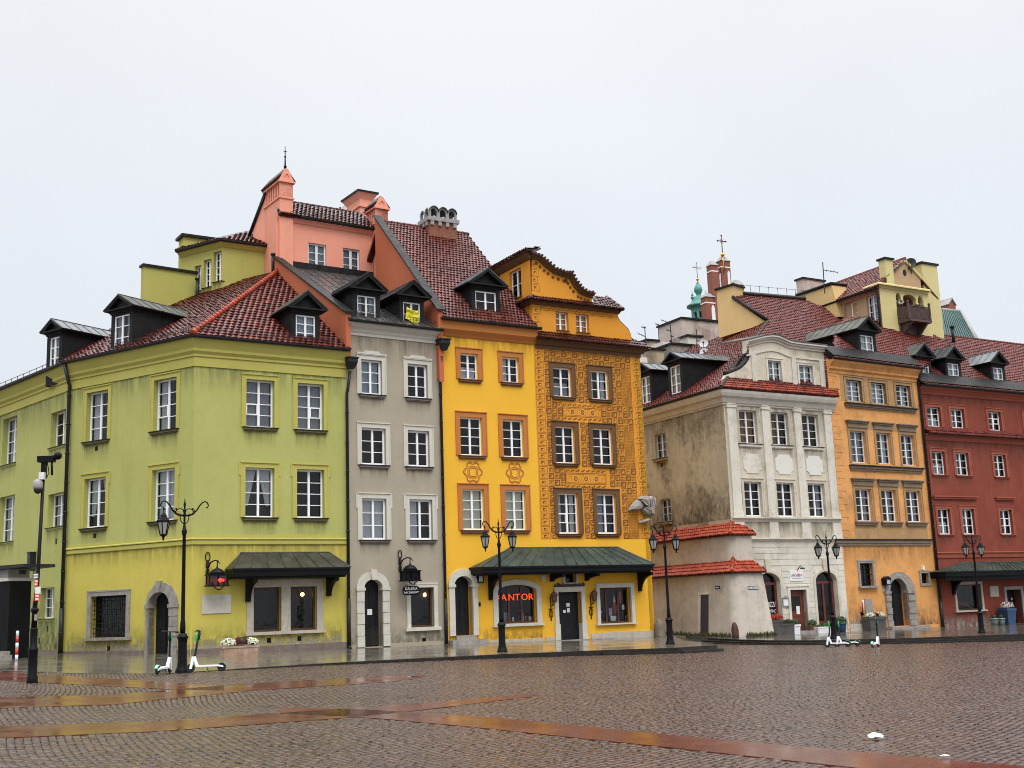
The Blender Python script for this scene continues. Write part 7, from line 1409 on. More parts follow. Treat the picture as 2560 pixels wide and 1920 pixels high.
aerial((CM(398, 962), CM(380, 805)), ((CM(312, 798), CM(385, 822)), (CM(352, 878), CM(392, 888)), (CM(385, 928), CM(412, 935))), 'tall leaning aerial with three booms on the grey parapet')
aerial((CM(600, 1050), CM(603, 875)), ((CM(560, 930), CM(650, 930)), (CM(602, 970), CM(632, 970))), 'dark aerial standing by the white dishes', 79)
aerial((CN(357, 350), CN(349, 200)), ((CN(352, 270), CN(485, 292)),), 'bare right-angled aerial on the plastered chimney', 76)
# ================================================================ ground
def struct(o): o['kind'] = 'structure'; return o
m_, t_, p_, N_, L_k = newmat('dark_wet_joint'); M['joint'] = m_; p_.inputs['Base Color'].default_value = (.035, .028, .022, 1); p_.inputs['Roughness'].default_value = .35
# far setts: bump-mapped stone paving
def settmat(name):
    m, t, p, N, L = newmat(name); co = N('ShaderNodeTexCoord').outputs['Object']
    v = N('ShaderNodeTexVoronoi'); v.inputs['Scale'].default_value = 8.5; L(scaled(N, L, co, 1, .85, 0), v.inputs['Vector'])
    w = N('ShaderNodeTexVoronoi'); w.feature = 'DISTANCE_TO_EDGE'; w.inputs['Scale'].default_value = 8.5; L(scaled(N, L, co, 1, .85, 0), w.inputs['Vector'])
    r = N('ShaderNodeValToRGB'); sep = N('ShaderNodeSeparateColor'); L(v.outputs['Color'], sep.inputs[0]); L(sep.outputs[0], r.inputs[0]); e = r.color_ramp.elements; e[0].color = (.045, .024, .016, 1); e[1].color = (.08, .046, .032, 1); q = e.new(.5); q.color = (.06, .03, .021, 1)
    big = noise(N, L, co, .22, 5, .6); c = mixc(N, L, mrange(N, L, big, .4, .7, 0, .5), r.outputs[0], (.10, .075, .06)); c = mixc(N, L, mrange(N, L, w.outputs['Distance'], 0, .09, .75, 0), c, (.03, .024, .02))
    L(c, p.inputs['Base Color']); wet = noise(N, L, co, .16, 4, .55); L(mrange(N, L, wet, .35, .7, .17, .36), p.inputs['Roughness'])
    h = mrange(N, L, w.outputs['Distance'], 0, .2, 0, 1); n2 = N('ShaderNodeMath'); n2.operation = 'ADD'; L(h, n2.inputs[0]); L(v.outputs['Distance'], n2.inputs[1]); b = bump(N, L, p, n2.outputs[0], .35, .015); return m
M['sett'] = settmat('wet_setts')
xs = np.concatenate([np.linspace(-200, -40, 9), np.linspace(-38, 60, 50), np.linspace(64, 200, 9)]); ys = np.concatenate([np.linspace(-60, 2, 8), np.linspace(4, 110, 54), np.linspace(120, 400, 8)])
m = MB(); gi = {}
for j, y in enumerate(ys):
    for i, x in enumerate(xs): gi[i, j] = len(m.v); yy = min(max(y, 0), 90); xx = min(max(x, -40), 60); m.v.append((x, y, gz(xx, yy) - .012))
for j in range(len(ys) - 1):
    for i in range(len(xs) - 1): m.f.append((gi[i, j], gi[i + 1, j], gi[i + 1, j + 1], gi[i, j + 1])); m.m.append(0)
struct(m.build('ground', 'sett'))
# brick bands let into the square (quads between two seen edges)
def seg(poly, x):
    for (x0, y0), (x1, y1) in zip(poly, poly[1:]):
        if x0 <= x <= x1: return y0 + (y1 - y0) * (x - x0) / (x1 - x0)
bands = [([(700, 1758), (930, 1764), (1100, 1773), (1250, 1783), (1700, 1823), (2560, 1892), (2700, 1904)], [(700, 1772), (930, 1781), (1100, 1795), (1250, 1808), (1700, 1850), (2560, 1934), (2700, 1948)]),
         ([(-150, 1800), (0, 1796), (400, 1787), (930, 1757), (1330, 1733)], [(-150, 1826), (0, 1821), (400, 1808), (930, 1777), (1330, 1737)]),
         ([(-150, 1736), (0, 1734), (290, 1729), (620, 1706), (1000, 1691), (1060, 1689)], [(-150, 1760), (0, 1757), (290, 1750), (620, 1722), (1000, 1703), (1060, 1693)]),
         ([(-200, 1668), (0, 1679), (420, 1703), (560, 1711)], [(-200, 1684), (0, 1698), (420, 1718), (560, 1722)])]
def bandmat():
    m, t, p, N, L = newmat('wet_brick_band'); co = N('ShaderNodeTexCoord').outputs['Object']; mp = N('ShaderNodeMapping'); mp.inputs['Rotation'].default_value = (0, 0, R_(-38)); L(co, mp.inputs[0])
    b = N('ShaderNodeTexBrick'); L(mp.outputs[0], b.inputs[0]); b.inputs['Scale'].default_value = 4; b.inputs['Color1'].default_value = (.13, .03, .019, 1); b.inputs['Color2'].default_value = (.085, .021, .014, 1); b.inputs['Mortar'].default_value = (.06, .02, .014, 1); b.inputs['Mortar Size'].default_value = .012; b.inputs['Brick Width'].default_value = .9; b.inputs['Row Height'].default_value = .26
    c = mixc(N, L, mrange(N, L, noise(N, L, co, .6, 5), .35, .7, 0, .6), b.outputs['Color'], (.09, .034, .025)); L(c, p.inputs['Base Color']); L(mrange(N, L, noise(N, L, co, .9, 4), .3, .7, .10, .30), p.inputs['Roughness']); bump(N, L, p, b.outputs['Fac'], -.4, .006); return m
M['band'] = bandmat(); band_polys = []
for top, bot in bands:
    xa, xb = top[0][0], top[-1][0]; n = 28; m = MB(); T = []; B = []
    for i in range(n + 1):
        x = xa + (xb - xa) * i / n; a = on_square((x, seg(top, x))); b = on_square((x, seg(bot, x)))
        T.append(Vector((a.x, a.y, gz(a.x, a.y) + .018))); B.append(Vector((b.x, b.y, gz(b.x, b.y) + .018)))
    for i in range(n): m.poly([B[i], B[i + 1], T[i + 1], T[i]])
    for i in range(n): m.poly([B[i + 1], B[i], B[i] - Vector((0, 0, .08)), B[i + 1] - Vector((0, 0, .08))])
    struct(m.build('brick_band', 'band')); band_polys.append([(p.x, p.y) for p in B] + [(p.x, p.y) for p in T[::-1]])
# near setts: every stone is real
def pave_poly(pts): return [(p.x, p.y) for p in pts]
kerb_px = [(423, 1684), (560, 1675), (800, 1659.5), (1050, 1646), (1256, 1636), (1480, 1627), (1695, 1619.5), (1792, 1613)]
kerb = [on_pave(p) for p in kerb_px]
left_px = [(-400, 1655), (0, 1677.5), (220, 1684), (423, 1690)]
pave_front = [on_pave(p) for p in left_px[:3]] + kerb
ret = [on_pave((1775, 1607)), on_pave((1725, 1601)), Fsg.P(U3 + .9, .9, 0), Fsg.P(U3 + .5, -6, 0)]
back = [Fsg.P(U3 - 1, -6, 0), Fsg.P(0, -1, 0), Fye.P(0, -1, 0), Fgy.P(0, -1, 0), Vector((C0.x, C0.y + 1.3, 0)), FgL.P(uL, -1.2, 0), FLW.P(-15, -1.2, 0), Vector((-40, 60, 0))]
PLV = [Vector((p.x, p.y, hpL(p.x, p.y))) for p in pave_front + ret + back]; PL2 = [(p.x, p.y) for p in PLV]
fr = [on_paveR(p) for p in ((1640, 1577), (1700, 1587), (1770, 1595), (1850, 1599), (1922, 1601), (2020, 1601), (2240, 1596.5), (2560, 1585))]; d_ = (fr[-1] - fr[-2]).normalized(); fr.append(fr[-1] + d_ * 25)
bk_ = [Frd.P(uD + 14, -1, 0), Frd.P(0, -1, 0), For.P(0, -1, 0), Vector((BC.x + .8, BC.y + .8, 0)), FbL.P(-14, -1, 0)]
PR2 = [(p.x, p.y) for p in fr + bk_]
def setts():
    a, b = .108, .122; th = R_(24); ct, st = math.cos(th), math.sin(th); i = np.arange(-640, 640); j = np.arange(-640, 640); I, J = np.meshgrid(i, j); I = I.ravel().astype(float); J = J.ravel().astype(float)
    I = I + (J % 2) * 0; u = I * a; v = (J + .5 * (I.astype(int) % 2)) * b
    x = u * ct - v * st; y = u * st + v * ct + 22
    k = (y > 0) & (y < 75); x, y = x[k], y[k]
    wx = x + .5 * np.sin(y * .21 + .6) + .10 * np.sin(y * .8 + x * .21) + .08 * np.sin(x * .7); wy = y + .3 * np.sin(x * .3 + 1.1) + .08 * np.sin(x * 1.1 + y * .2)
    k = (wy > 9.8) & (wy < 66) & (np.abs(wx) < .45 * wy + .8); wx, wy = wx[k], wy[k]; ok = ~inpoly(wx, wy, PL2) & ~inpoly(wx, wy, PR2)
    for bp in band_polys: ok &= ~inpoly(wx, wy, bp)
    wx, wy = wx[ok], wy[ok]; n = len(wx); g = np.minimum(.10355 - .02221 * wx - .00758 * wy, -.13865 - .01606 * wx + .00142 * wy - .02)
    ang = th - .21 * .5 * np.cos(wy * .21 + .6) + RNG.normal(0, .05, n); hw = a * .5 * RNG.uniform(.88, 1.02, n); hl = b * .5 * RNG.uniform(.86, 1.02, n); hz = g + RNG.normal(.012, .0035, n); tx, ty = RNG.normal(0, .016, n), RNG.normal(0, .016, n)
    prof = [(1.0, -.03), (.94, -.004), (.74, .0004)]; V = np.zeros((n, 13, 3)); cs, sn = np.cos(ang), np.sin(ang); q = 0
    for f, dz in prof:
        for sx, sy in ((-1, -1), (1, -1), (1, 1), (-1, 1)):
            lx, ly = sx * hw * f, sy * hl * f; jx = RNG.normal(0, .004, n); V[:, q, 0] = wx + lx * cs - ly * sn + jx; V[:, q, 1] = wy + lx * sn + ly * cs; V[:, q, 2] = hz + dz + tx * lx + ty * ly; q += 1
    V[:, 12, 0] = wx; V[:, 12, 1] = wy; V[:, 12, 2] = hz + .0012
    F = []
    for r0 in (0, 4):
        for c in range(4): F.append((r0 + c, r0 + (c + 1) % 4, r0 + 4 + (c + 1) % 4, r0 + 4 + c))
    quads = (np.array(F)[None] + (np.arange(n) * 13)[:, None, None]).reshape(-1, 4); tris = (np.array([(8, 9, 12), (9, 10, 12), (10, 11, 12), (11, 8, 12)])[None] + (np.arange(n) * 13)[:, None, None]).reshape(-1, 3)
    me = bpy.data.meshes.new('cobblestones'); me.vertices.add(n * 13); me.vertices.foreach_set('co', V.astype(np.float32).ravel()); li = np.concatenate([quads.ravel(), tris.ravel()]).astype(np.int32); me.loops.add(len(li)); me.loops.foreach_set('vertex_index', li)
    tot = np.concatenate([np.full(len(quads), 4), np.full(len(tris), 3)]).astype(np.int32); s0 = np.zeros(len(tot), np.int32); s0[1:] = np.cumsum(tot)[:-1]; me.polygons.add(len(tot)); me.polygons.foreach_set('loop_start', s0); me.polygons.foreach_set('loop_total', tot); me.polygons.foreach_set('use_smooth', np.ones(len(tot), bool)); me.update(calc_edges=True)
    M['cob'] = island('wet_cobbles', [(.042, .018, .010), (.08, .038, .022), (.05, .020, .012), (.105, .056, .036), (.036, .022, .016), (.07, .026, .014)], (.07, .2), .10, 40, .5); me.materials.append(M['cob']); o = bpy.data.objects.new('cobblestones', me); COL.objects.link(o); print('setts', n); return struct(o)
setts()
# pavements: wet stone slabs
def slabmat(name, rot, c1, c2, rr=(.05, .22)):
    m, t, p, N, L = newmat(name); co = N('ShaderNodeTexCoord').outputs['Object']; mp = N('ShaderNodeMapping'); mp.inputs['Rotation'].default_value = (0, 0, R_(rot)); L(co, mp.inputs[0]); b = N('ShaderNodeTexBrick'); L(mp.outputs[0], b.inputs[0])
    b.inputs['Scale'].default_value = 1; b.inputs['Brick Width'].default_value = .75; b.inputs['Row Height'].default_value = .5; b.inputs['Mortar Size'].default_value = .008; b.inputs['Color1'].default_value = rgb(c1); b.inputs['Color2'].default_value = rgb(c2); b.inputs['Mortar'].default_value = (.03, .028, .025, 1)
    c = mixc(N, L, mrange(N, L, noise(N, L, co, .8, 6, .65), .38, .7, 0, .6), b.outputs['Color'], tuple(k * .55 for k in c1)); L(c, p.inputs['Base Color']); w = noise(N, L, co, .55, 5, .6); L(mrange(N, L, w, .38, .66, rr[0], rr[1]), p.inputs['Roughness'])
    hh = N('ShaderNodeMath'); hh.operation = 'SUBTRACT'; L(noise(N, L, co, 2.2, 3), hh.inputs[0]); L(b.outputs['Fac'], hh.inputs[1]); bump(N, L, p, hh.outputs[0], .1, .006); return m
M['slabL'] = slabmat('wet_pavement_slabs', -32.5, (.15, .135, .105), (.12, .105, .085)); M['kerb'] = mottled('dark_granite_kerb', (.012, .010, .008), (.03, .025, .02), 2.5, (.2, .45), spec=.3); M['slabR'] = slabmat('wet_pavement_slabs_far', -30.3, (.12, .10, .085), (.10, .085, .072))
m = MB(); m.poly(PLV); struct(m.build('pavement', 'slabL'))
def kerbline(line, h, top_of, base_of, name='kerb', w=.28, off=0.0, dz=0.0):
    m = MB(); n = len(line); pts = [Vector((p.x, p.y)) for p in line]
    nr = []
    for i in range(n): d = (pts[min(i + 1, n - 1)] - pts[max(i - 1, 0)]).normalized(); nr.append(Vector((d.y, -d.x)))
    for i in range(n - 1):
        vs = []
        for k in (i, i + 1):
            p, o = pts[k], nr[k]; a = p + o * (off + .02); b = p - o * (w - off); zt = top_of(p.x, p.y) + dz; zb = base_of(p.x, p.y) - .25; vs += [(a.x, a.y, zb), (b.x, b.y, zb), (a.x, a.y, zt), (b.x, b.y, zt)]
        m.add(vs, [(2, 6, 7, 3), (0, 4, 6, 2), (1, 3, 7, 5), (0, 2, 3, 1), (4, 5, 7, 6)])
    return struct(m.build(name, 'kerb'))
kerbline(kerb + ret[:3], .15, lambda x, y: hpL(x, y) + .004, gz); k2 = [on_pave(p) for p in ((1500, 1626), (1620, 1622), (1695, 1619.5), (1792, 1613))]
kerbline(k2, .1, lambda x, y: (hpL(x, y) + gz(x, y)) / 2, gz, 'step', .3, .3)
m = MB(); m.poly([Vector((p.x, p.y, hpR(p.x, p.y))) for p in fr + bk_]); struct(m.build('pavement', 'slabR'))
kerbline(fr, .15, lambda x, y: hpR(x, y) + .004, gz, 'step'); kerbline(fr, .15, lambda x, y: hpR(x, y) * .62 + gz(x, y) * .38, gz, 'step', .34, .34); kerbline(fr, .15, lambda x, y: hpR(x, y) * .3 + gz(x, y) * .7, gz, 'step', .34, .68)
# ================================================================ street furniture
rzT = math.atan2(FgR.t.y, FgR.t.x)
LAMP_G = 'old style street lamps along the square'
def make_lamp():
    t = empty('street_lamp', (0, 0, 0), 0, 'x', 'street lamp', LAMP_G)
    m = MB(); m.lathe((0, 0, 0), [(.2, -.3), (.2, .04), (.175, .10), (.155, .16), (.135, .3), (.128, .85), (.135, .95), (.165, .99), (.165, 1.03), (.13, 1.05), (.13, 1.1), (.08, 1.12)], 14); m.build('base', 'iron', t)
    m = MB(); m.lathe((0, 0, 0), [(.075, 1.12), (.085, 1.25), (.075, 1.42), (.062, 1.5), (.05, 3.95), (.06, 3.98), (.085, 4.08), (.06, 4.14), (.045, 4.2), (.03, 4.3), (.035, 4.62), (.05, 4.68), (.025, 4.74), (.028, 4.82), (.04, 4.88), (.02, 4.95), (.002, 5.1)], 12); m.build('post', 'iron', t, True)
    for s in (-1, 1):
        m = MB(); P = lambda x, z: (s * x, 0, z)
        m.tube([P(.03, 4.56), P(.14, 4.55), P(.26, 4.60), P(.37, 4.72), P(.46, 4.86), P(.54, 4.95), P(.62, 4.98), P(.69, 4.94), P(.72, 4.86), P(.69, 4.79), P(.64, 4.79)], [.028, .028, .027, .026, .024, .022, .02, .02, .019, .018, .02], 7)
        cl_ = [P(.03 + .13 * (1 - math.cos(k)) * .9 + 0.0, 4.66 + .11 * math.sin(k) * (1 - k / 12)) for k in [i * .5 for i in range(11)]]; m.tube(cl_, .016, 6)
        m.tube([P(.02, 4.30), P(.07, 4.34), P(.12, 4.42), P(.13, 4.50), P(.08, 4.55), P(.03, 4.53)], .015, 6); m.tube([P(.26, 4.62), P(.30, 4.70), P(.27, 4.76), P(.22, 4.74)], .012, 5); m.ball(P(.25, 4.75), .03, 6)
        m.build('bracket', 'iron', t)
    return t
def make_lantern(parent, s):
    m = MB(); c = Vector((s * .62, 0, 0)); n = 6
    m.tube([c + Vector((0, 0, 4.8)), c + Vector((0, 0, 4.55))], .018, 6); m.ball(c + Vector((0, 0, 4.74)), .035, 8)
    m.lathe(c, [(.03, 4.62), (.06, 4.6), (.09, 4.55), (.10, 4.50), (.14, 4.48), (.16, 4.43), (.205, 4.41), (.21, 4.37), (.19, 4.35)], n)
    for k in range(n): q = 2 * math.pi * k / n; d = Vector((math.cos(q), math.sin(q), 0)); m.tube([c + d * .185 + Vector((0, 0, 4.36)), c + d * .10 + Vector((0, 0, 3.98))], .016, 5)
    m.lathe(c, [(.115, 4.0), (.12, 3.975), (.09, 3.95), (.05, 3.93), (.03, 3.88), (.035, 3.85), (.01, 3.80)], n); o = m.build('lantern', 'iron', parent)
    g = MB(); g.lathe(c, [(.09, 3.99), (.172, 4.355)], n); g.build('lamp_glass', M.setdefault('frost', plain('milky_lantern_glass', (.34, .34, .31), .25)), o); return o
Lp = make_lamp(); Ll = make_lantern(Lp, -1); Lr = make_lantern(Lp, 1)
lamps = [(on_pave((455, 1681)), 'street lamp with only one lantern, between the two scooters'), (on_pave((1256, 1629.5)), 'two lantern street lamp in front of the yellow exchange shop'), (on_pave((1676, 1611)), 'two lantern street lamp by the corner of the sgraffito house'), (on_paveR((2086, 1597)), 'two lantern street lamp in front of the beige house arch'), (on_paveR((2455, 1583)), 'two lantern street lamp in front of the red house')]
for k, (p, lb) in enumerate(lamps):
    o = Lp if k == 0 else copy_tree(Lp); o.location = p; o.rotation_euler = (0, 0, rzT); o['label'] = lb
bpy.data.objects.remove([c for c in Lr.children][0]); bpy.data.objects.remove(Lr)
# a sensor box and clamp on the first lamp
m = MB(); m.abox(-.26, -.09, -.08, .08, 1.72, 2.02); m.abox(-.10, .0, -.02, .02, 1.85, 1.9); m.build('control_box', 'iron', Lp); m = MB(); m.lathe((0, 0, 0), [(.08, 3.02), (.09, 3.04), (.09, 3.09), (.08, 3.11)], 10); m.abox(-.14, -.08, -.04, .04, 3.0, 3.12); m.build('clamp', 'slate', Lp)
# ---- scooters
def make_scooter():
    t = empty('kick_scooter', (0, 0, 0), 0, 'x', 'electric scooter', 'parked electric scooters')
    for x, nm in ((0, 'front_wheel'), (.88, 'rear_wheel')):
        m = MB(); b = len(m.v)
        for i in range(18):
            q = 2 * math.pi * i / 18
            for k in range(6): a = 2 * math.pi * k / 6; rr = .1 + .026 * math.cos(a); m.v.append((x + rr * math.cos(q), .026 * math.sin(a), .126 + rr * math.sin(q)))
        for i in range(18):
            for k in range(6): m.f.append((i * 6 + k, ((i + 1) % 18) * 6 + k, ((i + 1) % 18) * 6 + (k + 1) % 6, i * 6 + (k + 1) % 6)); m.m.append(0)
        m.tube([(x, -.02, .126), (x, .02, .126)], .085, 14); m.build(nm, 'rubber', t)
    m = MB(); m.abox(.2, .78, -.075, .075, .15, .20); m.hexa([(.16, -.05, .15), (.24, -.05, .15), (.24, .05, .15), (.16, .05, .15), (.06, -.035, .44), (.13, -.035, .46), (.13, .035, .46), (.06, .035, .44)]); m.hexa([(.78, -.06, .15), (.94, -.045, .12), (.94, .045, .12), (.78, .06, .15), (.78, -.06, .2), (.92, -.045, .17), (.92, .045, .17), (.78, .06, .2)]); m.build('deck', 'white', t)
    m = MB(); m.tube([(.075, 0, .42), (.12, 0, .5), (.2, 0, 1.0), (.235, 0, 1.16)], [.035, .033, .03, .035], 8); m.tube([(.19, 0, .92), (.225, 0, 1.12)], .045, 8); m.build('stem', 'rubber', t)
    m = MB(); m.hexa([(-.03, -.05, .10), (.04, -.05, .10), (.04, .05, .10), (-.03, .05, .10), (.03, -.045, .45), (.12, -.045, .45), (.12, .045, .45), (.03, .045, .45)]); m.build('fork', 'white', t)
    m = MB(); m.tube([(.2, -.26, 1.17), (.225, -.1, 1.175), (.235, 0, 1.17), (.225, .1, 1.175), (.2, .26, 1.17)], .017, 8); m.tube([(.2, -.26, 1.17), (.21, -.15, 1.173)], .024, 8); m.tube([(.2, .26, 1.17), (.21, .15, 1.173)], .024, 8); m.tube([(.2, .13, 1.17), (.12, .16, 1.15)], .01, 5); m.tube([(.2, -.13, 1.17), (.12, -.16, 1.15)], .01, 5); m.build('handlebar', 'rubber', t)
    m = MB(); m.lathe((.155, 0, .98), [(.005, -.16), (.04, -.12), (.055, 0), (.045, .1), (.01, .14)], 10, sx=.8); m.build('battery_pod', 'green', t)
    m = MB()
    for k in range(6):
        a0, a1 = math.pi * .12 + k * .3, math.pi * .12 + (k + 1) * .3; m.hexa([(.88 + r0 * math.cos(a), y, .126 + r0 * math.sin(a)) for (r0, y, a) in ((.132, -.04, a0), (.132, -.04, a1), (.132, .04, a1), (.132, .04, a0), (.15, -.045, a0), (.15, -.045, a1), (.15, .045, a1), (.15, .045, a0))])
    m.build('fender', 'mint', t); m = MB(); m.tube([(.45, .04, .16), (.49, .12, .02)], .012, 5); m.build('kickstand', 'pipe', t); return t
Sc = make_scooter()
sp = [(on_pave((476, 1682)), R_(6), 'white scooter with green battery pod, seen side on, right of the one lantern lamp'), (on_pave((424, 1683)), R_(-96), 'white scooter seen end on, left of the one lantern lamp'), (on_square((2068, 1619)), R_(-12), 'white scooter left of the two by the lamp at the beige house'), (on_square((2093, 1617)), R_(-6), 'scooter with pale green deck, right of the two by the lamp at the beige house'), (on_square((2196, 1618)), R_(-122), 'scooter standing alone in front of the orange house steps')]
for k, (p, a, lb) in enumerate(sp): o = Sc if k == 0 else copy_tree(Sc); o.location = (p.x, p.y, (hpL if k < 2 else gz)(p.x, p.y) + .004); o.rotation_euler = (R_(-4), 0, a); o['label'] = lb
# ---- camera pole
pp = on_square((80, 1703)); cp = empty('camera_pole', pp, 0, 'thin dark pole with cameras on top and red stickers at mid height', 'camera pole'); s_ = pp.y / CF; zz = lambda y: (1703 - y) * s_ * 1.02
m = MB(); m.lathe(pp, [(.14, -.3), (.14, .1), (.12, .14), (.115, .75), (.13, .78), (.13, .82), (.1, .86), (.09, 1.3), (.1, 1.33), (.08, 1.36)], 14); m.build('base', 'iron', cp)
m = MB(); lean = Vector((.10, 0, 0)); top_ = pp + lean + Vector((0, 0, zz(1172))); m.tube([pp + Vector((0, 0, 1.3)), pp + Vector((0, 0, 1.9)), pp + lean * .4 + Vector((0, 0, 2.4)), top_], [.075, .062, .05, .042], 12); m.lathe(pp, [(.085, 1.75), (.1, 1.78), (.1, 1.84), (.08, 1.87)], 12); m.build('pole', 'iron', cp)
m = MB(); c = top_; m.abox(c.x - .16, c.x + .28, c.y - .1, c.y + .1, c.z - .06, c.z + .10); m.tube([c + Vector((.25, 0, .05)), c + Vector((.42, -.12, .09))], .08, 10); m.ball(c + Vector((.4, -.1, .09)), .11, 10); m.abox(c.x - .06, c.x + .06, c.y - .06, c.y + .06, c.z - .5, c.z - .06); m.tube([c + Vector((.1, -.05, -.05)), c + Vector((.16, -.05, -.35)), c + Vector((.1, -.05, -.48))], .012, 5); m.tube([c + Vector((.22, -.05, -.05)), c + Vector((.24, -.05, -.42))], .03, 6); m.build('camera', 'iron', cp)
m = MB(); k = pp + lean * .95 + Vector((0, 0, zz(1212))); m.abox(k.x - .07, k.x + .07, k.y - .15, k.y - .04, k.z - .1, k.z + .09); m.build('junction_box', 'oldwhite', cp)
m = MB(); k = pp + lean * .85 + Vector((-.09, -.1, zz(1230))); m.lathe(k, [(.11, -.16), (.125, -.1), (.12, .05), (.06, .1)], 14); o = m.build('dome_camera', 'slate', cp); m = MB(); m.ball(k + Vector((0, 0, -.18)), .105, 12); m.build('camera_bulb', 'rubber', o)
Fpp = Fr(pp + Vector((0, -.12, 0)), 90)
def sticker(x0, y0, x1, y1, mt, nm, lines=0, d=.0):
    u0, z1 = Fpp.px(x0, y0, d); u1, z0 = Fpp.px(x1, y1, d); m = MB(); m.box(Fpp, u0, u1, d - .006, d, z0, z1); o = m.build(nm, mt, cp)
    if lines:
        w = MB(); rr = random.Random(int(x0 + y0))
        for i in range(lines): z = z1 - (z1 - z0) * (i + .6) / (lines + .2); w.box(Fpp, u0 + (u1 - u0) * .15, u0 + (u1 - u0) * rr.uniform(.6, .88), d, d + .003, z - .022, z + .022)
        w.build('sticker_print', 'paper' if mt != 'paper' else 'slate', o)
M['purple'] = plain('dark_violet_plaque', (.05, .045, .08), .5); M['redst'] = plain('red_sticker', (.75, .06, .03), .5)
sticker(82, 1433, 97, 1447, 'purple', 'plaque', 2, .02); sticker(87, 1449, 95, 1465, 'redst', 'sticker', 2, .06); sticker(88, 1467, 101, 1484, 'paper', 'sticker', 0, .07); sticker(87, 1485, 99, 1502, 'redst', 'sticker', 2, .06); sticker(86, 1536, 92, 1551, 'slate', 'sticker', 0, .04)
# ---- bollard and gate at the left edge
bp = on_pave((41, 1652)); bo = empty('bollard', bp, 0, 'red and white striped bollard near the iron gate', 'bollard'); H_ = 72 * bp.y / CF; m = MB()
for i in range(5): m.lathe(bp, [(.055, H_ * i / 5), (.055, H_ * (i + 1) / 5 - (.0 if i < 4 else .04))] + ([(.03, H_)] if i == 4 else []), 12, mi=i % 2)
m.build('post', ['paper', 'red'], bo); m = MB(); m.ball(bp + Vector((-.05, 0, H_ * .95)), .04, 8); m.build('cap', 'rubber', bo)
gp = on_pave((54, 1628)); FG_ = Fr(gp, 95); gt = empty('iron_gate', gp, 0, 'black iron railing gate beside the dark entrance', 'gate'); hG = FG_.z(CC(150, 1085)) - gp.z; wG = 2.3
m = MB(); m.box(FG_, -.05, .05, -.05, .05, gp.z, gp.z + hG + .08); m.build('post', 'iron', gt); m = MB()
for i in range(8): x = -.28 - i * .28; m.tube([FG_.P(x, 0, gp.z + .15), FG_.P(x, 0, gp.z + hG)], .017, 6); m.ball(FG_.P(x, 0, gp.z + hG), .035, 6)
m.build('bars', 'iron', gt); m = MB()
for f in (.13, .50, .82, .92): m.box(FG_, -wG, -.05, -.015, .015, gp.z + hG * f, gp.z + hG * f + .03)
m.build('rails', 'iron', gt)
# ---- plants
def mound(parent, c, R, cols, n=260, sz=.035, flat=.7, name='flowers', seed=1):
    m = MB(); rr = random.Random(seed); c = Vector(c)
    for k in range(n):
        th = rr.uniform(0, 2 * math.pi); z = rr.uniform(-.15, 1); q = math.sqrt(max(0, 1 - z * z)); d = Vector((q * math.cos(th), q * math.sin(th), z * flat)); p = c + d * R * rr.uniform(.78, 1.03); x = d.cross(Vector((rr.uniform(-1, 1), rr.uniform(-1, 1), rr.uniform(-1, 1)))).normalized(); y = d.cross(x).normalized(); s = sz * rr.uniform(.6, 1.3); b = d.normalized() * s * .5
        m.add([p - b, p + x * s, p + y * s, p - x * s, p - y * s], [(0, 1, 2), (0, 2, 3), (0, 3, 4), (0, 4, 1)], 0 if rr.random() < .8 or len(cols) < 2 else 1)
    m.lathe(c, [(R * .5, -R * .15), (R * .8, R * .15), (R * .55, R * flat * .75), (.01, R * flat * .88)], 10, mi=len(cols)); return m.build(name, list(cols) + ['leaf'], parent)
M['leaf'] = mottled('dark_leaves', (.018, .04, .012), (.035, .07, .02), 6, (.5, .7)); M['leaf2'] = mottled('mid_leaves', (.04, .09, .02), (.07, .12, .03), 6, (.5, .7))
M['fw'] = plain('white_petals', (.72, .72, .6), .8); M['fy'] = plain('cream_petals', (.66, .66, .3), .8); M['fm'] = plain('maroon_petals', (.085, .008, .01), .8); M['fr_'] = plain('scarlet_petals', (.55, .015, .012), .8); M['fp'] = plain('pinkish_white_petals', (.68, .56, .58), .8)
M['terr'] = mottled('terracotta', (.28, .09, .045), (.2, .07, .04), 5, (.6, .8)); M['blue'] = mottled('blue_glaze', (.02, .05, .12), (.03, .07, .16), 2, (.3, .5)); M['trough'] = mottled('peeling_pink_stone', (.42, .30, .23), (.30, .15, .085), 2.2, (.6, .85), c3=(.5, .46, .4)); M['dstone'] = mottled('dark_stone', (.05, .045, .042), (.10, .09, .085), 3, (.5, .8)); M['zinc'] = mottled('galvanised_zinc', (.22, .25, .24), (.3, .33, .32), 4, (.35, .5), .3)
def planter(c, az, w, dp, h, mt, label, fl, taper=.92, name='planter', group='flower planters on the pavement'):
    t = empty(name, c, 0, label, 'planter', group); F = Fr(c, az); z = c.z; m = MB(); P = F.P; k = taper
    m.hexa([P(-w / 2 * k, dp / 2 * k, z - .02), P(w / 2 * k, dp / 2 * k, z - .02), P(w / 2 * k, -dp / 2 * k, z - .02), P(-w / 2 * k, -dp / 2 * k, z - .02), P(-w / 2, dp / 2, z + h), P(w / 2, dp / 2, z + h), P(w / 2, -dp / 2, z + h), P(-w / 2, -dp / 2, z + h)]); m.box(F, -w / 2 - .02, w / 2 + .02, -dp / 2 - .02, dp / 2 + .02, z + h * .82, z + h - .003); m.build('box', mt, t)
    m = MB(); m.box(F, -w / 2 + .03, w / 2 - .03, -dp / 2 + .03, dp / 2 - .03, z + h, z + h + .012); m.build('soil', 'leaf', t)
    for i, (f, R, cols, n) in enumerate(fl): mound(t, P(w * f, .03, z + h + R * .25), R, cols, n, seed=i + int(abs(c.x * 10)))
    return t
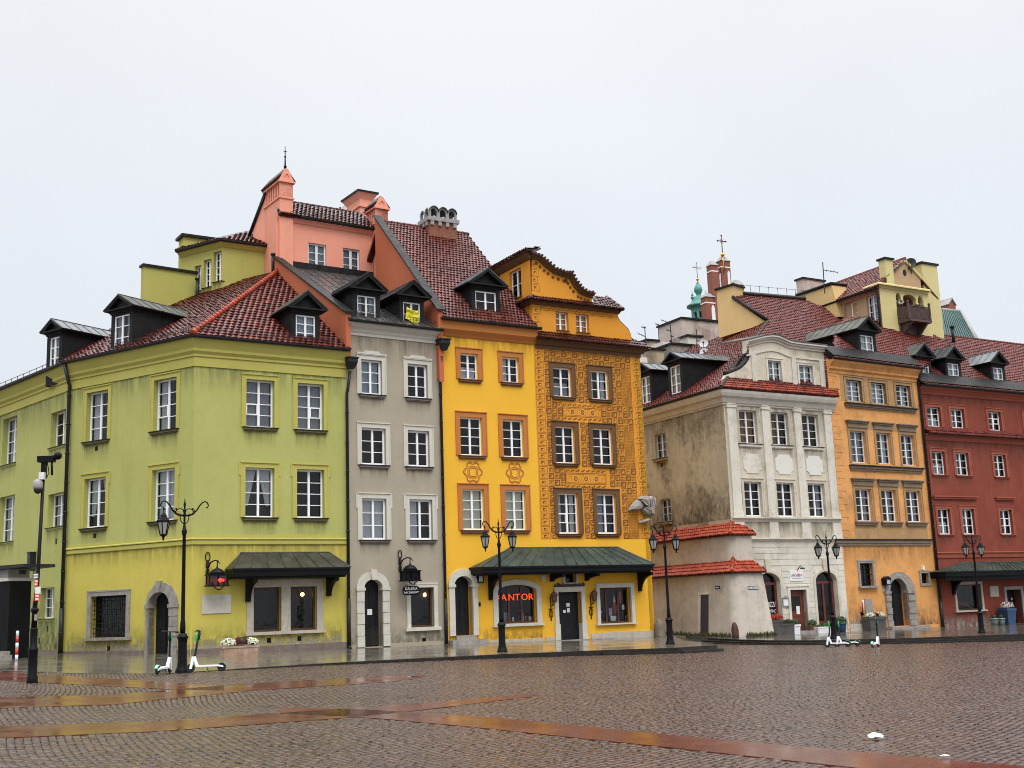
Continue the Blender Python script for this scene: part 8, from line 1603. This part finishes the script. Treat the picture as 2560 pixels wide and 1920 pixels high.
planter(on_pave(CD(738, 1441)) , 57.5, 1.38, .5, .44, 'trough', 'peeling pinkish stone trough with white and maroon flowers under the green house window', [(-.31, .32, ('fw', 'fy'), 300), (0.02, .33, ('fm',), 260), (.33, .3, ('fw', 'fy'), 280)])
def at_fac(F, px, d): u = F.u(px, d); p = F.P(u, d, 0); return Vector((p.x, p.y, hpR(p.x, p.y)))
planter(at_fac(For, CS(685, 1180), .45), 56.6, 1.4, .6, .75, 'dstone', 'dark stone trough with white and maroon flowers below the orange house plaque', [(-.25, .3, ('fw', 'fy'), 260), (.06, .27, ('fm',), 220), (.33, .3, ('fw', 'fy'), 240)])
planter(at_fac(Frd, CS(2055, 1170), .6), 59.9, .82, .7, 1.0, 'blue', 'tall blue planter with pinkish white flowers beside the red house door', [(0, .42, ('fp', 'fw'), 380)], .8)
def pot(c, R, h, mt, label, plants=(), group='flower pots on the pavement'):
    t = empty('flower_pot', c, 0, label, 'flower pot', group); m = MB(); m.lathe(c, [(R * .72, -.02), (R * .9, h * .6), (R, h * .86), (R * 1.08, h * .88), (R * 1.08, h), (R * .92, h), (R * .9, h * .93)], 16); m.build('pot', mt, t)
    for i, (dx, R2, cols, n) in enumerate(plants): mound(t, Vector(c) + Vector((dx, 0, h + R2 * .2)), R2, cols, n, .045, 1.0, 'foliage' if cols[0].startswith('leaf') else 'flowers', i + int(abs(c[0] * 10)))
    return t
pot(at_fac(Frd, CS(1915, 1185), .8), .25, .42, 'zinc', 'empty looking zinc pot, left of the two by the blue planter', [(0, .2, ('leaf',), 60)]); pot(at_fac(Frd, CS(1985, 1180), .8), .24, .40, 'zinc', 'zinc pot touching the blue planter, right of the two', [(0, .19, ('leaf',), 60)])
planter(at_fac(FbF, CQ(1460, 1252), .75), 59.7, 1.0, .5, .8, 'dstone', 'dark box of scarlet flowers in the first arch beside the buttress', [(-.25, .34, ('fr_', 'leaf2'), 260), (.2, .36, ('fr_', 'leaf2'), 280)])
planter(at_fac(FbF, CQ(1578, 1250), .8), 59.7, .95, .4, .58, 'dstone', 'low dark trough with rusty plants left of the white pot', [(-.25, .24, ('leaf', 'fm'), 160), (.2, .24, ('leaf', 'fm'), 160)])
planter(at_fac(FbF, CQ(1666, 1235), .75), 59.7, .48, .48, .52, 'paper', 'square white pot with a shaggy green plant left of the brown door', [(0, .3, ('leaf2', 'leaf'), 220)], .85)
pot(at_fac(FbF, CQ(1850, 1195), .4), .22, .40, 'terr', 'terracotta pot with a green plant right of the brown door', [(0, .27, ('leaf2', 'leaf'), 200)])
planter(at_fac(FbF, CQ(1950, 1222), .7), 59.7, 1.0, .4, .34, 'oldwhite', 'low white trough under the right arch of the beige house', [(.2, .22, ('leaf2',), 160), (-.2, .14, ('leaf2',), 80)]); planter(at_fac(FbF, CQ(2045, 1140), .15), 59.7, 1.5, .3, .3, 'dstone', 'dark window box of scarlet flowers in the right arch', [(-.3, .22, ('fr_', 'leaf2'), 170), (0, .24, ('fr_', 'leaf2'), 190), (.3, .22, ('fr_', 'leaf2'), 170)]).location.z += 0
pot(at_fac(FbF, CQ(2150, 1235), .6), .28, .5, 'blue', 'blue glazed pot with green plant behind the lamp at the beige house', [(0, .32, ('leaf2', 'leaf'), 240)])
# ---- bollard stones
def stone(c, R, h, mt, label, n='corner_stone'):
    m = MB(); rr = random.Random(int(h * 100)); pf = [(R * 1.02, -.2), (R, h * .1), (R * .95, h * .4), (R * .8, h * .7), (R * .5, h * .92), (R * .15, h)]; m.lathe(c, pf, 12); m.v = [(x + rr.uniform(-.02, .02), y + rr.uniform(-.02, .02), z) for x, y, z in m.v]; o = m.build(n, mt, None, True); return tag(o, label, 'guard stone', 'guard stones at house corners')
stone(Fsg.P(U3 + .12, .25, hpL(*xy(Fsg.P(U3, .2, 0)))), .30, .9, mottled('brown_grey_stone', (.2, .16, .12), (.11, .09, .07), 4, (.6, .85)), 'rough grey guard stone at the corner of the sgraffito house')
sp_ = A2 + (FbL.n + FbF.n) * .56; stone(Vector((sp_.x, sp_.y, hpR(sp_.x, sp_.y) + .1)), .19, .68, mottled('rust_brown_stone', (.085, .028, .02), (.05, .02, .015), 6, (.6, .8)), 'egg shaped brown guard stone at the foot of the beige buttress')
# moss and weeds along the buttress foot
m = MB(); rr = random.Random(5)
for k in range(900):
    s = rr.uniform(-9, 0); a = A2 + FbL.t * s + FbL.n * (.40 + rr.uniform(0, .12)) if rr.random() < .7 else A2 + FbF.t * rr.uniform(.3, 2.3) + FbF.n * (.40 + rr.uniform(0, .12)); p = Vector((a.x, a.y, hpR(a.x, a.y))); h = rr.uniform(.05, .28); w = rr.uniform(.03, .08); q = rr.uniform(0, 6.3); d = Vector((math.cos(q), math.sin(q), 0)) * w; m.add([p - d, p + d, p + Vector((rr.uniform(-.05, .05), rr.uniform(-.05, .05), h))], [(0, 1, 2)])
o = m.build('weeds', mottled('mossy_weeds', (.05, .055, .015), (.09, .08, .03), 4, (.7, .9))); o['kind'] = 'stuff'; tag(o, 'moss and weeds along the foot of the beige buttress', 'weeds')
# ---- signs and wall things (hung on the houses)
def thing(name, label, cat, loc, group=None): return empty(name, loc, 0, label, cat, group)
u0, z1 = FgR.px(*CD(470, 993)); u1, z0 = FgR.px(*CD(678, 1122)); m = MB(); m.box(FgR, u0, u1, .002, .05, z0, z1); tag(m.build('stone_plaque', 'creamstone'), 'blank pale stone plaque on the yellow green ground floor wall', 'plaque')
def hanging_lantern(F, px0, s, label, body, glow=None):
    u, z = F.px(*px0); t = thing('hanging_lantern', label, 'lantern', F.P(u, 0, z), 'forged sign lanterns on house fronts'); P = F.P; d0 = .62
    m = MB(); m.tube([P(u, .06, z - .75), P(u, .06, z + .1)], .03, 6)
    for k, (rr, zz_) in enumerate(((.13, .22), (.09, -.12), (.09, -.42))): m.tube([P(u + rr * math.cos(q) * .75, .06, z + zz_ + rr * 1.5 * math.sin(q)) for q in [i * math.pi / 8 for i in range(17)]], .022, 5)
    m.tube([P(u, .06, z - .25), P(u + .08, .2, z - .02), P(u + .18, .42, z + .06), P(u + .26, .6, z + .02), P(u + .32, .72, z - .12)], [.03, .03, .028, .03, .01], 6); m.tube([P(u + .24, d0 - .05, z + .02), P(u + .24, d0 - .05, z - .35)], .025, 6); m.build('bracket', 'iron', t)
    m = MB(); c = u + .24; w = .42; zz_ = z - .58
    for zc, ww, hh in ((zz_, w * 1.08, .05), (zz_ - .45, w * 1.12, .05)): m.box(F, c - ww, c + ww, d0 - .3, d0 + .2, zc, zc + hh)
    for x in (-w, -.02, w - .05): m.box(F, c + x, c + x + .05, d0 + .1, d0 + .16, zz_ - .4, zz_); m.box(F, c + x, c + x + .05, d0 - .26, d0 - .2, zz_ - .4, zz_)
    m.lathe(P(c, d0 - .05, zz_ + .05), [(.34, 0), (.30, .1), (.2, .2), (.05, .26), (.03, .34)], 14, sy=.7); m.tube([P(c + .26 * math.cos(q), d0 + .17, zz_ - .22 + .36 * math.sin(q)) for q in [math.pi * 1.05 + i * math.pi * .95 / 12 for i in range(13)]], .025, 6); o = m.build('lantern', body, t)
    g = MB(); g.box(F, c - w + .03, c + w - .03, d0 - .22, d0 + .1, zz_ - .4, zz_); g.build('lantern_glass', M.setdefault('redglass', plain('dark_red_glass', (.07, .012, .01), .2)) if glow else 'black', o)
    if glow: k = MB(); k.ball(P(c + .06, d0 + .13, zz_ - .2), .09, 10); k.ball(P(c + .2, d0 + .12, zz_ - .2), .06, 8); k.build('lamp_bulb', M.setdefault('redlight', plain('red_light', (.9, .05, .03), .4, emit=(1, .03, .02), es=2.2)), o)
    return t, (c, d0, zz_ - .45)
hanging_lantern(FgR, CD(510, 760), 1, 'forged lantern with glowing red glass on the green house', 'iron', True)
t, (c, d0, zz_) = hanging_lantern(Fgy, CI(572, 715), 1, 'black bell shaped forged lantern over the gallery sign on the grey house', 'iron')
sg_t = thing('shop_sign', 'small black rounded sign with white lettering hanging under the black lantern', 'sign', Fgy.P(c, d0, zz_ - .4), 'shop signs'); m = MB(); w, h = .44, .205; zc = zz_ - .42
m.prism(Fgy, [(c + (w - .16) * sx + .16 * math.cos(R_(a)), zc + (h - .16) * sy + .16 * math.sin(R_(a))) for sx, sy, a0 in ((1, -1, -90), (1, 1, 0), (-1, 1, 90), (-1, -1, 180)) for a in range(a0, a0 + 91, 18)], d0 - .02, d0 + .02); m.build('board', 'black', sg_t)
for x in (-.2, .18): m = MB(); m.tube([Fgy.P(c + x, d0, zc + h), Fgy.P(c + x, d0, zc + h + .18)], .012, 5); m.build('hook', 'iron', sg_t)
text_obj('lettering', 'GALERIA', Fgy, c, d0 + .024, zc + .085, .19, 'paper', sg_t, sx=.86); text_obj('lettering', '"PLAC ZAMKOWY"', Fgy, c, d0 + .024, zc - .085, .12, 'paper', sg_t, sx=.78)
# yellow banner hung in the dormer window
Fd_ = Fr(Fgy.P(0, -.25 + .06, 0), 56.3); C9 = crop(980, 740, 18.43); ban = thing('banner', 'crumpled yellow for sale banner hung across the right dormer window', 'banner', Fd_.P(Fd_.u(C9(900, 870)), 0, Fd_.z(C9(900, 870)))); m = MB(); nx, nz_ = 14, 8; tl, tr, bl, br = (Fd_.px(*C9(*p)) for p in ((670, 490), (1185, 680), (610, 1030), (1215, 1250)))
for j in range(nz_ + 1):
    for i in range(nx + 1):
        f, g = i / nx, j / nz_; a = (tl[0] * (1 - f) + tr[0] * f, tl[1] * (1 - f) + tr[1] * f - .07 * math.sin(math.pi * f)); b = (bl[0] * (1 - f) + br[0] * f, bl[1] * (1 - f) + br[1] * f - .06 * math.sin(math.pi * f)); m.v.append(tuple(Fd_.P(a[0] * (1 - g) + b[0] * g, .03 + .03 * math.sin(f * 7 + g * 3) * math.sin(g * 4), a[1] * (1 - g) + b[1] * g)))
for j in range(nz_):
    for i in range(nx): q = j * (nx + 1) + i; m.f.append((q, q + 1, q + nx + 2, q + nx + 1)); m.m.append(0)
m.build('cloth', 'yellowflyer', ban); rot = math.atan2(tr[1] - tl[1] + bl[1] * 0, tr[0] - tl[0]); cu, cz = (tl[0] + br[0]) / 2, (tl[1] + br[1]) / 2
text_obj('lettering', 'SPRZEDAM', Fd_, cu - .02, .075, cz + .12, .17, 'ink', ban, sx=.75, rot=rot * .8); text_obj('lettering', '797 012 812', Fd_, cu, .075, cz - .14, .14, 'ink', ban, sx=.8, rot=rot * .8)
# house number lamp, bell and box by the yellow door
def wallbox(F, a, b, d, mt, name, label, cat, group=None, frame=None):
    u0, z1 = F.px(*a, .02); u1, z0 = F.px(*b, .02); t = thing(name, label, cat, F.P((u0 + u1) / 2, 0, z0), group); m = MB(); m.box(F, u0, u1, .002, d, z0, z1); m.build('board' if not frame else 'panel', mt, t)
    if frame: m = MB(); w = .05; m.box(F, u0 - w, u0 - .001, 0, d + .02, z0 - w, z1 + w); m.box(F, u1 + .001, u1 + w, 0, d + .02, z0 - w, z1 + w); m.box(F, u0, u1, 0, d + .02, z1 + .001, z1 + w); m.box(F, u0, u1, 0, d + .02, z0 - w, z0 - .001); m.prism(F, [(u0 - .07, z1 + w), (u1 + .07, z1 + w), ((u0 + u1) / 2, z1 + w + .14)], 0, d + .04); m.build('frame', frame, t)
    return t, u0, u1, z0, z1
t, u0, u1, z0, z1 = wallbox(Fye, CL(138, 578), CL(180, 632), .14, 'paper', 'house_number_sign', 'small white house number lamp box beside the yellow arched door', 'house sign', None, 'black'); m = MB()
for i in range(3): m.box(Fye, u0 + .05 + i * .1, u0 + .08 + i * .1, .14, .145, z0 + .14, z1 - .06)
m.box(Fye, u0 + .08, u1 - .08, .14, .145, z0 + .05, z0 + .08); m.build('lettering', 'pipe', t)
u, z = Fye.px(*CL(145, 518)); m = MB(); m.prism(Fye, [(u + .13 * math.cos(k * math.pi / 8), z + .13 * math.sin(k * math.pi / 8)) for k in range(16)], 0, .12); tag(m.build('alarm_bell', 'wood'), 'round brown bell above the house number lamp', 'bell')
wallbox(Fye, CL(138, 843), CL(168, 882), .06, 'black', 'door_panel', 'small black entry panel right of the yellow arched door', 'entry panel')
wallbox(Fye, CL(790, 570), CL(828, 628), .1, 'be_w', 'alarm_box', 'pale alarm box with red base under the green canopy', 'alarm box')
# wall lanterns either side of the shop door
def wall_lantern(F, px0, label):
    u, z = F.px(*px0); t = thing('wall_lantern', label, 'wall lantern', F.P(u, 0, z), 'forged wall lanterns by the shop door'); P = F.P; m = MB(); m.tube([P(u, .04, z - 1.15), P(u, .04, z - .1)], .024, 6); m.tube([P(u + .11 * math.cos(q), .04, z - .95 + .17 * math.sin(q)) for q in [i * math.pi / 8 for i in range(17)]], .018, 5); m.tube([P(u - .13, .04, z - .72), P(u + .13, .04, z - .72)], .02, 5); m.tube([P(u, .05, z - .6), P(u + .1, .15, z - .5), P(u + .14, .25, z - .36), P(u + .06, .32, z - .3)], .02, 6); m.tube([P(u + .12 + .08 * math.cos(q), .1, z - .42 + .12 * math.sin(q)) for q in [i * math.pi / 6 for i in range(11)]], .014, 5); m.lathe(P(u, .04, z - 1.18), [(.01, -.12), (.04, -.05), (.015, .02)], 6); m.build('bracket', 'iron', t)
    m = MB(); c = P(u + .05, .3, z - .2); m.lathe(c, [(.05, -.22), (.12, -.18), (.15, .12), (.19, .15), (.12, .26), (.04, .3), (.02, .42)], 6); o = m.build('lantern', 'wood', t); g = MB(); g.lathe(c, [(.121, -.15), (.142, .1)], 6); g.build('lamp_glass', 'amber', o); return t
wall_lantern(Fsg, CL(880, 760), 'forged wall lantern left of the dark shop door'); wall_lantern(Fsg, CL(1290, 745), 'forged wall lantern right of the dark shop door')
# beige house: restaurant board, menu case, street signs
t, u0, u1, z0, z1 = wallbox(FbF, CQ(1610, 600), CQ(1752, 705), .05, 'paper', 'shop_sign', 'white restaurant board with red and dark lettering over the brown door', 'sign', 'shop signs'); cu = (u0 + u1) / 2; cz = (z0 + z1) / 2
text_obj('lettering', 'LA', FbF, u0 + .17, .055, cz + .02, .19, 'ink', t); text_obj('lettering', 'DOLCE', FbF, cu - .02, .055, cz + .02, .19, 'red', t, sx=.85); text_obj('lettering', 'VITA', FbF, u1 - .24, .055, cz + .02, .19, 'red', t, sx=.85); m = MB(); m.box(FbF, u0 + .15, u1 - .1, .05, .054, cz - .15, cz - .12); m.build('underline', 'slate', t); m = MB(); m.tube([FbF.P(cu + .1, .03, z1), FbF.P(cu + .1, .3, z1 + .25), FbF.P(cu + .1, .45, z1 + .12)], .025, 5); m.tube([FbF.P(cu - .05, .45, z1 + .1), FbF.P(cu + .25, .45, z1 + .1)], .04, 6); m.build('sign_lamp', 'iron', t)
wallbox(FbF, CQ(1540, 893), CQ(1596, 957), .08, 'paper', 'menu_case', 'white menu case on the grooved wall left of the brown door', 'menu board', None, 'slate')
def street_sign(F, a, b, txt, label, d):
    u0, z1 = F.px(*a, d); u1, z0 = F.px(*b, d); t = thing('street_sign', label, 'street sign', F.P((u0 + u1) / 2, d, z0), 'blue street name signs'); m = MB(); m.box(F, u0, u1, d + .004, d + .03, z0, z1, 0); m.box(F, u0 + .03, u1 - .03, d + .03, d + .033, z0 + .03, z1 - .03, 1); m.build('plate', [M.setdefault('navy', plain('navy_enamel', (.012, .016, .06), .35)), 'paper' if len(txt) > 6 else 'navy'], t); text_obj('lettering', txt, F, (u0 + u1) / 2, d + .037, (z0 + z1) / 2, (z1 - z0) * .62, 'navy' if len(txt) > 6 else 'paper', t, sx=min(1, (u1 - u0) * .9 / (len(txt) * .55 * (z1 - z0) * .62)))
street_sign(FbB, CQ(850, 757), CQ(905, 791), 'Piwna', 'short navy street sign above the slate blue door', .1); street_sign(Fr(FbF.P(0, b2, 0), 59.7), CQ(1183, 760), CQ(1291, 793), 'Plac Zamkowy', 'long white on navy street sign on the front of the buttress', .08)
# winged stone carving at the corner of the sgraffito house
C8 = crop(1560, 1220, 13.825); Fw = Fr(Fsg.P(0, .06, 0), 59.5); cr_t = thing('stone_carving', 'grey stone winged carving with folds on the corner of the sgraffito house', 'carving', Fw.P(U3, 0, Fw.z(C8(700, 700)))); m = MB()
def relief(pts, d0, d1, dd=.0):
    P2 = [Fw.px(*C8(*p)) for p in pts]; cu = sum(p[0] for p in P2) / len(P2); cz = sum(p[1] for p in P2) / len(P2); n = len(P2); vs = [Fw.P(u, d0, z) for u, z in P2] + [Fw.P(cu + (u - cu) * .72, d1, cz + (z - cz) * .72) for u, z in P2] + [Fw.P(cu, d1 + .06, cz)]; m.add(vs, [(i, (i + 1) % n, n + (i + 1) % n, n + i) for i in range(n)] + [(n + i, n + (i + 1) % n, 2 * n) for i in range(n)])
relief([(130, 780), (200, 800), (400, 790), (560, 750), (640, 600), (540, 430), (430, 390), (330, 480), (220, 620)], 0, .28); relief([(430, 390), (520, 420), (660, 560), (780, 720), (800, 560), (780, 300), (720, 255), (560, 290)], .0, .38); relief([(560, 750), (640, 620), (760, 760), (860, 900), (820, 950), (720, 930), (640, 860)], 0, .3)
relief([(780, 300), (1000, 260), (1010, 620), (900, 700), (880, 920), (960, 1010), (800, 950), (790, 700)], -.1, .34); relief([(480, 1220), (560, 1240), (760, 1180), (850, 1100), (780, 1040), (700, 1070), (560, 1130)], .02, .3)
for a, b in (((470, 440), (640, 620)), ((520, 420), (790, 770)), ((640, 700), (800, 800)), ((880, 330), (950, 640)), ((830, 300), (860, 620))): p, q = Fw.px(*C8(*a)), Fw.px(*C8(*b)); m.tube([Fw.P(p[0], .36, p[1]), Fw.P(q[0], .40, q[1])], .035, 5)
m.build('relief', mottled('carved_grey_stone', (.36, .32, .28), (.24, .21, .19), 3, (.6, .85)), cr_t)
# orange house: plaque, flag stick, hanging number, little lamp
wallbox(For, CS(578, 890), CS(664, 1034), .06, 'slate', 'stone_plaque', 'grey memorial plaque on the orange wall below the barred window', 'plaque')
u, z = For.px(*CS(560, 1040), .1); t = thing('flag_holder', 'furled white and red flag in a wall holder left of the grey plaque', 'flag', For.P(u, 0, z)); m = MB(); m.box(For, u - .07, u + .07, 0, .16, z - .1, z + .08); m.build('holder', 'iron', t); z9 = For.z(CS(545, 905), .25); m = MB(); m.tube([For.P(u + .02, .12, z), For.P(u - .06, .25, z9)], .05, 6); m.build('flag', 'paper', t); m = MB(); m.tube([For.P(u - .04, .14, z + .05), For.P(u - .13, .27, z9 - .1)], .04, 6); m.build('flag', 'red', t)
t, u0, u1, z0, z1 = wallbox(For, CS(758, 694), CS(800, 740), .35, 'bluepane', 'house_number_sign', 'square house number lamp left of the stone arch on the orange house', 'house sign', None, 'black'); wallbox(For, CS(760, 782), CS(785, 815), .04, 'bluepane', 'notice_board', 'small pale blue notice below the square number lamp', 'notice'); wallbox(For, CS(1158, 550), CS(1186, 592), .12, 'blind', 'wall_lamp', 'small cream wall lamp above the little stone framed window', 'wall lamp'); wallbox(Frd, CS(1858, 758), CS(1955, 866), .05, 'stone', 'stone_plaque', 'square pale plaque under the canopy of the red house', 'plaque')
# lit lamps inside the shops
M['warm'] = plain('warm_bulb', (1, .8, .5), .5, emit=(1, .55, .18), es=7)
def bulb(F, px0, d, R, label): u, z = F.px(*px0, d); t = thing('ceiling_lamp', label, 'lamp', F.P(u, d, z), 'lit lamps inside the shops'); m = MB(); m.ball(F.P(u, d, z), R, 10); m.build('lamp_bulb', 'warm', t); m = MB(); m.tube([F.P(u, d, z + R), F.P(u, d, z + .5)], .015, 5); m.build('cord', 'black', t); return t
bulb(Fgy, CI(803, 1035), -.8, .10, 'warm lit lamp inside the grey house shop window'); bulb(FgR, CD(1190, 990), -.8, .09, 'warm lit lamp inside the green house shop window, at its right pane'); bulb(FgL, CC(742, 1075), -.9, .06, 'small lit lamp behind the barred window of the green house')
# gulls' litter on the setts
for k, (px0, s) in enumerate((((2186, 1833), .075), ((2362, 1874), .035))):
    p = on_square(px0); m = MB(); rr = random.Random(k); c = Vector((p.x, p.y, gz(p.x, p.y) + .03)); m.lathe(c, [(s * .3, -.01), (s, .01), (s * .8, s * .5), (s * .2, s * .7)], 9, sx=1.5); m.v = [(x + rr.uniform(-s, s) * .35, y + rr.uniform(-s, s) * .35, z + rr.uniform(0, s) * .3) for x, y, z in m.v]; m.sm = []; tag(m.build('paper_scrap', 'paper'), ['crumpled white paper on the cobbles near the brick band', 'small white scrap beside the brick band at the right edge'][k], 'paper scrap', 'paper scraps on the cobbles')
